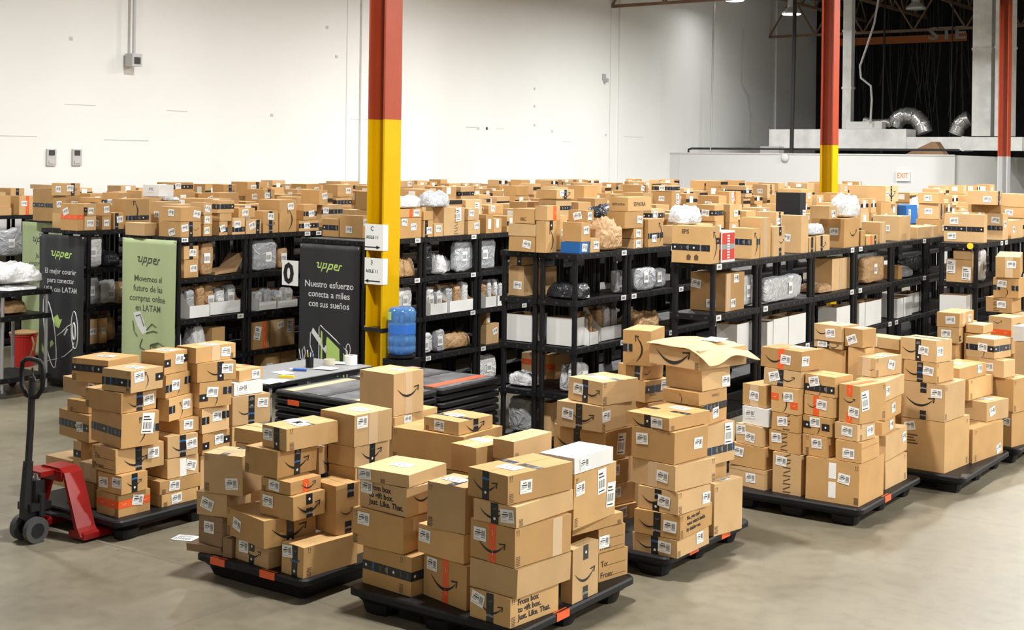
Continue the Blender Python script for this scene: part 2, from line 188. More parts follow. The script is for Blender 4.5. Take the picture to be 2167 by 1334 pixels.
('P3','plain brown carton, second up in beside the middle on foremost pallet','',-4.8,6.928,0.502,0.0,0.157,0.377,0.35),
('P9','plain brown carton, bottom in first stack behind foremost pallet','',-6.653,7.994,0.15,0.0,0.237,0.519,0.532),
('P4','plain brown carton, second up in rear right corner stack on burst-lid pallet','',-4.364,8.483,0.15,0.0,0.263,0.351,0.457),
('P4','plain brown carton, bottom in rear left stack on burst-lid pallet','',-4.838,8.575,0.15,0.0,0.2,0.25,0.406),
('P4','plain brown carton, second up in rear left stack on burst-lid pallet','',-4.838,8.575,0.558,0.0,0.2,0.25,0.406),
('P6','plain brown carton, bottom in rear left stack on pallet of tall cartons','',-4.076,11.45,0.15,0.0,0.331,0.206,0.478),
('P6','plain brown carton, second up in rear left stack on pallet of tall cartons','',-4.076,11.45,0.63,0.0,0.331,0.206,0.478),
('P5','plain brown carton, bottom in rearmost stack on widest pallet','',-4.281,10.776,0.15,0.0,0.26,0.241,0.506),
('P5','plain brown carton, second up in rearmost stack on widest pallet','',-4.281,10.776,0.658,0.0,0.26,0.241,0.506),
('P5','plain brown carton, bottom in rear middle stack on widest pallet','',-4.059,10.728,0.15,0.0,0.181,0.2,0.522),
('P5','plain brown carton, second up in rear middle stack on widest pallet','',-4.047,10.728,0.674,0.0,0.156,0.2,0.522),
('P7','plain brown carton, bottom in rear corner stack on pallet of banded cartons','',-4.116,13.542,0.15,0.0,0.201,0.739,0.407),
('P7','plain brown carton, second up in rear corner stack on pallet of banded cartons','',-4.116,13.542,0.559,0.0,0.201,0.739,0.407),
('P7','plain brown carton, bottom in middle stack on pallet of banded cartons','',-3.905,13.452,0.15,0.0,0.216,0.266,0.457),
('P7','plain brown carton, second up in middle stack on pallet of banded cartons','',-3.892,13.452,0.609,0.0,0.19,0.266,0.457),
('P10','plain brown carton, bottom in front stack on farthest pallet','',-3.788,14.129,0.15,0.0,0.227,0.285,0.326),
('P10','plain brown carton, fourth up in front stack on farthest pallet','',-3.788,14.129,0.478,0.0,0.227,0.285,0.326),
('P10','plain brown carton, second up in front stack on farthest pallet','',-3.503,13.843,0.15,0.0,0.22,0.228,0.409),
('P10','plain brown carton, sixth up in front stack on farthest pallet','',-3.503,13.843,0.561,0.0,0.22,0.228,0.409),
('P10','plain brown carton, third up in front stack on farthest pallet','',-4.162,14.844,0.15,0.0,0.224,0.435,0.355),
('P10','plain brown carton, fifth up in front stack on farthest pallet','',-4.139,14.844,0.507,0.0,0.224,0.435,0.355),
('P11','plain brown carton, bottom in tall stack beside right-hand shelving','',-3.925,14.921,0.15,0.0,0.2,0.303,0.49),
('P11','plain brown carton, second up in tall stack beside right-hand shelving','',-3.918,14.914,0.642,0.0,0.215,0.303,0.49),
]
TB=[
('R1','orange-banded carton, first carton along top of courier banner row','L:O.5 R:O.5 L:s.3,.7',-12.943,9.628,1.832,1.2,0.311,0.094,0.308),
('R1','carton with two labels, second carton along top of courier banner row','L:s.5,.5 R:s.5,.5',-12.9,9.764,1.832,-1.3,0.22,0.164,0.164),
('R1','carton with black band, third carton along top of courier banner row','L:K.5 R:s.4,.4',-12.9,9.78,1.998,0.2,0.22,0.13,0.14),
('R1','small carton with labels, sixth carton along top of courier banner row','L:s.5,.5 R:s.5,.5',-12.9,9.989,1.832,-0.2,0.22,0.13,0.158),
('R1','small carton, seventh carton along top of courier banner row','R:s.5,.5',-12.9,9.99,1.992,-1.2,0.22,0.13,0.148),
('R1','black-taped carton, ninth carton along top of courier banner row','R:k.3 R:s.6,.6',-12.9,10.16,1.832,0.9,0.22,0.158,0.192),
('R1','large carton with upright smile, tenth carton along top of courier banner row','R:v.4,.6 R:K.35',-13.012,10.499,1.832,-1.5,0.284,0.345,0.345),
('R1','flat tan carton, eighth carton along top of courier banner row','',-13.053,9.957,2.142,0.6,0.266,0.13,0.057),
('R1','carton with wide label, twelfth carton along top of courier banner row','L:s.5,.5 R:s.3,.6',-12.9,10.949,1.832,-1.5,0.22,0.291,0.309),
('R0','big carton with black band, first carton along top of pale green banner row','L:K.5 R:v.6,.5',-14.975,10.751,1.832,-0.3,0.469,0.112,0.409),
('R0','flat carton on big banded one, second carton along top of pale green banner row','R:kt.5',-15.047,10.778,2.243,-1.1,0.552,0.103,0.057),
('R0','low carton with orange sticker, third carton along top of pale green banner row','R:o.7',-14.85,10.885,1.832,-0.9,0.22,0.15,0.168),
('R0','black-taped carton, fourth carton along top of pale green banner row','R:k.2',-14.88,10.9,2.002,1.9,0.28,0.15,0.126),
('R0','small labelled carton, fifth carton along top of pale green banner row','R:s.4,.6',-14.93,10.904,2.13,1.2,0.22,0.14,0.12),
('R2','long plain carton, first carton along top of big green banner row','',-11.698,9.601,1.832,-0.8,0.336,0.201,0.135),
('R2','smile carton at the row end, second carton along top of big green banner row','L:s.6,.3 R:s.2,.6 R:k.5 R:a.75,.5,.3',-11.254,9.746,1.832,1.5,0.348,0.3,0.164),
('R2','plain carton with two labels, third carton along top of big green banner row','L:s.55,.6 R:s.8,.5',-11.259,9.748,1.998,-1.2,0.357,0.282,0.153),
('R2','small labelled carton, fourth carton along top of big green banner row','R:s.4,.5',-11.19,9.983,1.832,-0.4,0.22,0.13,0.123),
('R2','small labelled carton, fifth carton along top of big green banner row','R:s.4,.5',-11.19,9.985,1.957,1.4,0.22,0.13,0.103),
('R2','small tall carton, sixth carton along top of big green banner row','R:s.5,.5',-11.19,9.979,2.062,0.6,0.22,0.13,0.136),
('R2','black-taped carton, seventh carton along top of big green banner row','R:s.4,.5 R:K.4',-11.19,10.21,1.832,-1.6,0.22,0.13,0.152),
('R2','low plain carton, eighth carton along top of big green banner row','',-11.189,10.236,1.986,2.0,0.22,0.186,0.088),
('R2','carton with black band, ninth carton along top of big green banner row','R:K.5 L:K.5',-11.19,10.242,2.076,-1.1,0.22,0.243,0.141),
('R2','black-taped carton, tenth carton along top of big green banner row','R:s.4,.6 R:K.3',-11.19,10.433,1.832,-1.0,0.22,0.193,0.19),
('R2','carton with white label, eleventh carton along top of big green banner row','R:s.4,.5',-11.19,10.55,2.024,1.1,0.22,0.262,0.1),
('R2','labelled carton, twelfth carton along top of big green banner row','R:s.4,.6 R:k.8',-11.19,10.657,1.832,-0.7,0.22,0.231,0.157),
('R2','upright black-taped carton, thirteenth carton along top of big green banner row','R:k.5 R:s.5,.75 R:a.5,.4,.6',-11.19,10.926,1.832,-0.8,0.22,0.242,0.251),
('R2','tallest carton with upright smile, fourteenth carton along top of big green banner row','R:v.6,.4 R:s.65,.8',-11.261,11.202,1.832,-1.7,0.361,0.28,0.373),
('R2','low labelled carton, fifteenth carton along top of big green banner row','R:s.4,.5 R:K.5',-11.19,11.548,1.832,-1.6,0.22,0.331,0.128),
('R2','black-banded carton, sixteenth carton along top of big green banner row','R:K.4 R:s.6,.4',-11.19,11.558,1.962,0.3,0.22,0.229,0.183),
('R2','black-banded carton with label, eighteenth carton along top of big green banner row','R:s.2,.6 R:K.5',-11.29,12.045,1.962,-1.0,0.22,0.374,0.167),
('R2','tilted open carton, seventeenth carton along top of big green banner row','R:s.8,.6',-11.267,11.819,2.131,0.4,0.313,0.156,0.18),
('R3','tan carton at the row end, first carton along top of row behind the yellow column','L:s.4,.35 R:s.3,.7',-9.854,10.98,1.832,-0.5,0.348,0.13,0.242),
('R3','carton with black band, second carton along top of row behind the yellow column','L:K.5',-10.153,10.966,1.832,-0.2,0.246,0.13,0.197),
('R3','tall carton with labels, third carton along top of row behind the yellow column','R:s.25,.85 R:s.65,.55',-9.46,11.31,1.832,1.8,0.22,0.407,0.223),
('R3','carton with red label, fourth carton along top of row behind the yellow column','R:s.75,.5 R:or.5',-9.46,11.323,2.057,-0.1,0.22,0.375,0.096),
('R3','black-taped small carton, eighth carton along top of row behind the yellow column','R:k.3 R:s.6,.4',-9.46,11.625,1.832,0.3,0.22,0.178,0.187),
('R3','small plain carton, ninth carton along top of row behind the yellow column','',-9.46,11.622,2.021,1.5,0.22,0.179,0.099),
('R3','small carton with label, tenth carton along top of row behind the yellow column','R:s.5,.6',-9.46,11.811,1.832,-1.3,0.22,0.163,0.147),
('R3','large square carton, twelfth carton along top of row behind the yellow column','R:s.7,.85 R:h.6',-9.53,12.149,1.832,-1.4,0.278,0.381,0.319),
('R3','carton with tilted label, thirteenth carton along top of row behind the yellow column','R:s.7,.6',-9.46,12.47,1.832,1.6,0.22,0.248,0.163),
('R3','small labelled carton, fourteenth carton along top of row behind the yellow column','R:s.3,.6',-9.46,12.455,1.997,1.3,0.22,0.224,0.135),
('R3','slim carton with tall white label, fifteenth carton along top of row behind the yellow column','R:w.5,.5',-9.46,12.775,1.832,-1.0,0.22,0.149,0.221),
('R4','low wide carton at row end, third carton along top of row with double bare end','R:i.9 L:s.7,.5',-7.27,10.588,1.832,-1.2,0.319,0.297,0.144),
('R4','low wide carton, fourth carton along top of row with double bare end','R:n.6,.6',-7.272,10.585,1.978,1.0,0.324,0.29,0.118),
('R4','carton with printed lines, second carton along top of row with double bare end','L:n.5,.3',-7.258,10.545,2.098,1.8,0.256,0.21,0.142),
('R4','upright black-taped carton, first carton along top of row with double bare end','R:kt.5 R:v.5,.4',-7.048,10.53,1.832,-1.2,0.116,0.179,0.3),
('R4','carton with orange strip, fifth carton along top of row with double bare end','R:o.6',-7.059,10.563,2.134,1.8,0.138,0.238,0.138),
('R4','blue patterned carton, sixth carton along top of row with double bare end','R:s.5,.5',-6.83,10.684,1.832,1.5,0.22,0.177,0.104),
('R4','plain carton over blue one, seventh carton along top of row with double bare end','R:s.5,.6',-6.83,10.711,1.938,0.4,0.22,0.169,0.184),
('R4','small carton with tilted label, eighth carton along top of row with double bare end','R:s.4,.5 L:s.5,.5',-6.83,10.79,2.123,-0.3,0.22,0.13,0.11),
('R4','small labelled carton, ninth carton along top of row with double bare end','R:s.6,.5',-6.831,10.884,1.832,-1.6,0.22,0.167,0.135),
('R4','tall slim carton, tenth carton along top of row with double bare end','R:s.5,.5',-7.25,10.97,1.832,-1.8,0.22,0.13,0.335),
('R4','carton with black tape and labels, sixteenth carton along top of row with double bare end','R:s.4,.3 R:K.4 R:v.8,.5',-6.83,12.045,1.832,1.9,0.22,0.34,0.285),
('R4','small labelled carton, thirteenth carton along top of row with double bare end','R:s.5,.5',-6.83,11.695,1.832,-1.0,0.22,0.185,0.096),
('R4','small labelled carton, fourteenth carton along top of row with double bare end','R:s.5,.5',-6.83,11.696,1.93,0.8,0.22,0.193,0.104),
('R4','carton with end label, twelfth carton along top of row with double bare end','R:s.8,.5',-6.83,11.608,2.036,-1.0,0.22,0.363,0.166),
('R5','large black-banded carton at row end, first carton along top of single row','L:K.42 R:v.5,.5 R:Kr.6 L:n.35,.85',-5.408,10.387,1.832,1.3,0.375,0.194,0.321),
('R5','red and white printed carton, second carton along top of single row','R:q',-5.33,10.65,1.832,0.4,0.22,0.275,0.273),
('R5','black-banded carton, third carton along top of single row','L:K.55 R:v.5,.5 R:Kr.55',-5.33,11.207,1.832,-0.8,0.22,0.17,0.277),
('R5','tall plain carton, fourth carton along top of single row','R:c.5',-5.35,11.461,1.832,-1.3,0.22,0.225,0.366),
('R5','slim upright smile carton, fifth carton along top of single row','R:a.7,.5,.5 R:kt.6 R:kb.6',-5.33,11.715,1.832,0.9,0.22,0.27,0.276),
('R5','large plain carton, sixth carton along top of single row','L:s.2,.4',-5.33,12.311,1.832,-1.7,0.22,0.172,0.364),
('R5','small black-taped carton, seventh carton along top of single row','R:k.5',-5.33,12.495,1.832,-1.1,0.22,0.149,0.147),
('R5','small carton with tape, ninth carton along top of single row','R:k.4 R:a.5,.4,.5',-5.33,12.77,1.832,0.2,0.22,0.358,0.153),
('R5','large smile carton, eleventh carton along top of single row','L:s.7,.55 R:a.6,.5,.5',-5.405,13.526,1.832,1.4,0.371,0.457,0.305),
('R5','narrow carton, thirteenth carton along top of single row','',-5.33,13.855,1.832,0.5,0.22,0.131,0.162),
('R5','small carton with orange strip, fourteenth carton along top of single row','R:o.45 R:k.8',-5.33,14.129,1.832,-0.9,0.22,0.342,0.101),
('R5','plain square carton, fifteenth carton along top of single row','R:c.5',-5.35,14.514,1.832,1.7,0.22,0.22,0.233),
('R5','long open-topped carton, seventeenth carton along top of single row','',-5.413,16.013,1.832,-1.2,0.385,0.708,0.137),
('R5','flat carton on the smile carton, tenth carton along top of single row','R:s.5,.4',-5.36,13.107,2.139,-1.9,0.22,0.201,0.133),
('R4','black carton, 26th carton along top of row with double bare end','R:s.9,.5',-6.879,15.761,1.832,-0.9,0.337,0.183,0.507),
('R4','labelled carton under long one, 28th carton along top of row with double bare end','L:s.4,.7 R:s.5,.4',-6.839,18.699,1.832,-0.2,0.257,0.408,0.34),
('R4','long high smile carton, 29th carton along top of row with double bare end','R:s.15,.5 R:k.45 R:a.5,.5,.6',-6.987,18.947,2.174,-1.8,0.553,0.5,0.224),
('R6','wide black-banded carton at row end, first carton along top of short far row','L:K.47 L:s.2,.2 L:s.25,.75',-4.642,15.509,1.832,-1.3,0.464,0.13,0.319),
('R6','black-banded carton, third carton along top of short far row','L:K.45 R:s.4,.6 L:s.6,.75',-4.52,16.312,1.832,-0.5,0.22,0.231,0.312),
('R6','plain labelled carton, fifth carton along top of short far row','R:s.2,.5',-4.52,16.82,1.832,0.3,0.22,0.539,0.222),
('R6','low plain carton, fourth carton along top of short far row','',-4.637,16.292,2.146,-1.5,0.395,0.13,0.098),
('R6','carton with smile end, second carton along top of short far row','L:s.7,.4 R:k.4 R:a.5,.5,.6',-4.62,16.158,2.246,-0.6,0.36,0.249,0.161),
('R1','plain tall carton, thirteenth carton along top of courier banner row','',-13.217,11.095,1.832,1.6,0.295,0.253,0.357),
('R1','white box, fifteenth carton along top of courier banner row','L:s.5,.6',-13.217,11.091,2.191,1.9,0.294,0.254,0.148),
('R1','silver mailer, fourteenth carton along top of courier banner row','B:grey',-12.968,11.083,2.143,0.6,0.196,0.159,0.051),
('R3','white mailer on the red-labelled carton, fifth carton along top of row behind the yellow column','B:white',-9.47,11.346,2.155,0.8,0.22,0.401,0.145),
('R3','clear plastic mailer, eleventh carton along top of row behind the yellow column','B:clear',-9.5,11.891,2.153,0.3,0.22,0.453,0.199),
('R4','crumpled kraft mailer, eleventh carton along top of row with double bare end','B:kraft',-6.82,11.195,1.832,-1.4,0.22,0.456,0.341),
('R4','plain carton, seventeenth carton along top of row with double bare end','',-7.27,11.986,1.832,-1.9,0.22,0.582,0.286),
('R4','shiny black mailer, eighteenth carton along top of row with double bare end','B:black',-7.27,11.978,2.12,-1.9,0.22,0.585,0.141),
('R4','plain carton, 21st carton along top of row with double bare end','R:s.6,.5',-6.84,12.958,1.832,1.6,0.22,0.805,0.196),
('R4','white mailer slumped over a carton, nineteenth carton along top of row with double bare end','B:white',-6.85,12.908,2.03,0.8,0.22,0.511,0.215),
('R4','carton with store lettering, fifteenth carton along top of row with double bare end','R:X.5,.5 L:X.5,.5',-6.84,11.727,2.204,1.9,0.22,0.5,0.14),
('R5','large draped white mailer, twelfth carton along top of single row','B:white',-5.34,13.64,2.139,-1.9,0.22,0.463,0.26),
('R5','silver mailer on small cartons, eighth carton along top of single row','B:grey',-5.36,12.724,1.987,0.5,0.22,0.452,0.116),
('R4','blue and clear wrapped carton, 30th carton along top of row with double bare end','R:s.3,.5',-6.82,19.792,1.832,-0.1,0.22,0.501,0.276),
('R4','plain carton, 32nd carton along top of row with double bare end','',-6.82,20.663,1.832,0.9,0.22,1.0,0.05),
('R4','big clear-wrapped mailer, 31st carton along top of row with double bare end','B:clear',-6.82,20.583,1.884,-0.7,0.22,1.0,0.363),
('R5','plain carton, sixteenth carton along top of single row','L:s.5,.5',-5.411,15.253,1.832,-2.5,0.332,0.347,0.282),
('R3','black-taped smile carton, seventh carton along top of row behind the yellow column','R:k.5 R:a.5,.45,.6 R:s.3,.6',-9.986,11.455,2.12,-0.5,0.322,0.301,0.205),
('RM','orange-taped carton, first carton along top of shelving row by the long wall','R:o.5 R:s.3,.6',-16.778,11.629,1.832,1.1,0.261,0.282,0.268),
('R3','black-taped smile carton, twentieth carton along top of row behind the yellow column','R:k.5 R:a.5,.45,.6 R:s.3,.6',-9.538,14.443,2.211,-2.2,0.331,0.404,0.119),
('R1','black-taped smile carton, fifth carton along top of courier banner row','R:k.5 R:a.5,.45,.6 R:s.3,.6 L:s.5,.5',-13.406,9.877,2.214,2.1,0.264,0.217,0.146),
('R5','black-taped smile carton, nineteenth carton along top of single row','R:k.5 R:a.5,.45,.6 L:s.5,.5',-5.405,16.638,2.036,0.8,0.269,0.215,0.193),
('R1','black-taped smile carton, nineteenth carton along top of courier banner row','R:k.5 R:a.5,.45,.6 R:s.3,.6 L:s.5,.5',-13.006,12.615,2.072,1.8,0.347,0.206,0.201),
('R3','plain carton, 24th carton along top of row behind the yellow column','R:s.7,.5 L:s.5,.5',-9.569,17.434,2.061,-1.3,0.346,0.26,0.207),
('R4','black-banded carton, 22nd carton along top of row with double bare end','R:K.5 L:K.5 L:s.5,.5',-6.875,13.551,2.048,1.3,0.231,0.248,0.181),
('R2','plain carton, twentieth carton along top of big green banner row','R:s.7,.5',-11.692,12.689,2.205,1.3,0.26,0.297,0.155),
('R3','plain carton, 22nd carton along top of row behind the yellow column','',-9.974,15.789,2.158,-0.0,0.272,0.358,0.202),
('R4','plain carton, 23rd carton along top of row with double bare end','R:s.7,.5 L:s.5,.5',-6.887,13.888,2.023,-0.8,0.297,0.223,0.208),
('R5','plain carton, twentieth carton along top of single row','L:s.5,.5',-5.405,16.638,2.23,-0.9,0.266,0.237,0.13),
('R1','black-taped smile carton, twentieth carton along top of courier banner row','R:k.5 R:a.5,.45,.6 R:s.3,.6',-13.439,12.828,2.165,-1.8,0.339,0.361,0.195),
('R3','black-banded carton, nineteenth carton along top of row behind the yellow column','R:K.5 L:K.5',-9.538,14.443,1.977,-1.0,0.283,0.359,0.232),
('R1','plain carton, fourth carton along top of courier banner row','R:s.7,.5 L:s.5,.5',-13.406,9.877,2.013,0.3,0.245,0.183,0.199),
('R6','black-taped smile carton, seventh carton along top of short far row','R:k.5 R:a.5,.45,.6',-4.614,17.402,2.197,-2.0,0.367,0.361,0.163),
('R1','black-banded carton, eleventh carton along top of courier banner row','R:K.5 L:K.5 R:s.3,.6 L:s.5,.5',-13.456,10.68,2.006,0.0,0.32,0.27,0.231),
('R3','black-taped smile carton, 28th carton along top of row behind the yellow column','R:k.5 R:a.5,.45,.6 L:s.5,.5',-9.509,20.678,2.126,0.9,0.272,0.311,0.227),
('R2','black-banded carton, 21st carton along top of big green banner row','R:K.5 L:K.5 L:s.5,.5',-11.254,14.648,2.134,2.5,0.293,0.328,0.196),
('R1','plain carton, seventeenth carton along top of courier banner row','L:s.5,.5',-12.981,11.898,2.071,2.5,0.321,0.349,0.165),
('R3','plain carton, sixth carton along top of row behind the yellow column','R:s.7,.5',-9.986,11.455,1.952,2.2,0.312,0.299,0.166),
('R2','plain carton, 22nd carton along top of big green banner row','',-11.667,16.595,2.167,2.3,0.25,0.336,0.144),
('R5','plain carton, eighteenth carton along top of single row','R:s.7,.5 L:s.5,.5',-5.405,16.638,1.832,-1.1,0.31,0.22,0.202),
('R1','plain carton, 23rd carton along top of courier banner row','R:s.7,.5',-13.426,15.971,2.258,-1.7,0.283,0.381,0.102),
('R4','plain carton, 24th carton along top of row with double bare end','L:s.5,.5',-7.329,14.494,2.093,-0.2,0.284,0.212,0.214),
('R4','black-taped smile carton, 25th carton along top of row with double bare end','R:k.5 R:a.5,.45,.6 R:s.3,.6 L:s.5,.5',-6.886,15.155,1.832,-1.4,0.276,0.219,0.281),
('R3','black-banded carton, 27th carton along top of row behind the yellow column','R:K.5 L:K.5 R:s.3,.6',-9.56,19.825,2.15,1.2,0.373,0.261,0.182),
('R4','plain carton, 27th carton along top of row with double bare end','R:s.7,.5',-7.361,16.998,2.179,0.5,0.34,0.408,0.181),
('R3','orange-taped carton, 26th carton along top of row behind the yellow column','R:o.5 R:s.3,.6',-9.52,19.382,2.049,0.0,0.25,0.439,0.202),
('R1','black-banded carton, sixteenth carton along top of courier banner row','R:K.5 L:K.5 R:s.3,.6 L:s.5,.5',-13.435,11.545,2.245,2.1,0.276,0.374,0.115),
('R3','black-banded carton, 25th carton along top of row behind the yellow column','R:K.5 L:K.5 L:s.5,.5',-9.569,17.434,2.27,0.8,0.334,0.263,0.09),
('R3','plain carton, sixteenth carton along top of row behind the yellow column','R:s.7,.5',-10.014,13.111,1.995,0.3,0.356,0.341,0.213),
('R3','black-taped smile carton, 23rd carton along top of row behind the yellow column','R:k.5 R:a.5,.45,.6 R:s.3,.6',-9.988,17.271,2.234,-0.6,0.314,0.243,0.126),
('R6','plain carton, sixth carton along top of short far row','R:s.7,.5 L:s.5,.5',-4.614,17.402,2.061,-1.6,0.37,0.389,0.134),
('R1','black-taped smile carton, eighteenth carton along top of courier banner row','R:k.5 R:a.5,.45,.6',-13.399,12.355,2.15,-0.4,0.222,0.245,0.178),
('R3','plain carton, 29th carton along top of row behind the yellow column','R:s.7,.5 L:s.5,.5',-9.528,23.879,2.163,-1.4,0.323,0.372,0.176),
('R4','black-banded carton, twentieth carton along top of row with double bare end','R:K.5 L:K.5 R:s.3,.6 L:s.5,.5',-7.334,12.923,2.042,1.0,0.297,0.311,0.141),
('RM','black-taped smile carton, second carton along top of shelving row by the long wall','R:k.5 R:a.5,.45,.6',-17.304,11.801,1.985,0.3,0.346,0.239,0.212),
('R3','plain carton, eighteenth carton along top of row behind the yellow column','R:s.7,.5 L:s.5,.5',-9.986,14.421,1.832,1.3,0.269,0.388,0.332),
('R2','black-banded carton, nineteenth carton along top of big green banner row','R:K.5 L:K.5',-11.692,12.689,2.069,-0.1,0.218,0.303,0.134),
('R3','plain carton, seventeenth carton along top of row behind the yellow column','R:s.3,.6 L:s.5,.5',-9.98,13.592,2.024,2.5,0.243,0.343,0.109),
('R3','plain carton, 21st carton along top of row behind the yellow column','L:s.5,.5',-9.536,15.334,1.994,1.9,0.287,0.342,0.211),
('R1','plain carton, 21st carton along top of courier banner row','R:s.7,.5 L:s.5,.5',-13.428,13.912,2.159,-0.9,0.312,0.3,0.164),
('R1','black-banded carton, 22nd carton along top of courier banner row','R:K.5 L:K.5 R:s.3,.6',-13.439,14.69,2.18,-1.9,0.317,0.387,0.18),
]
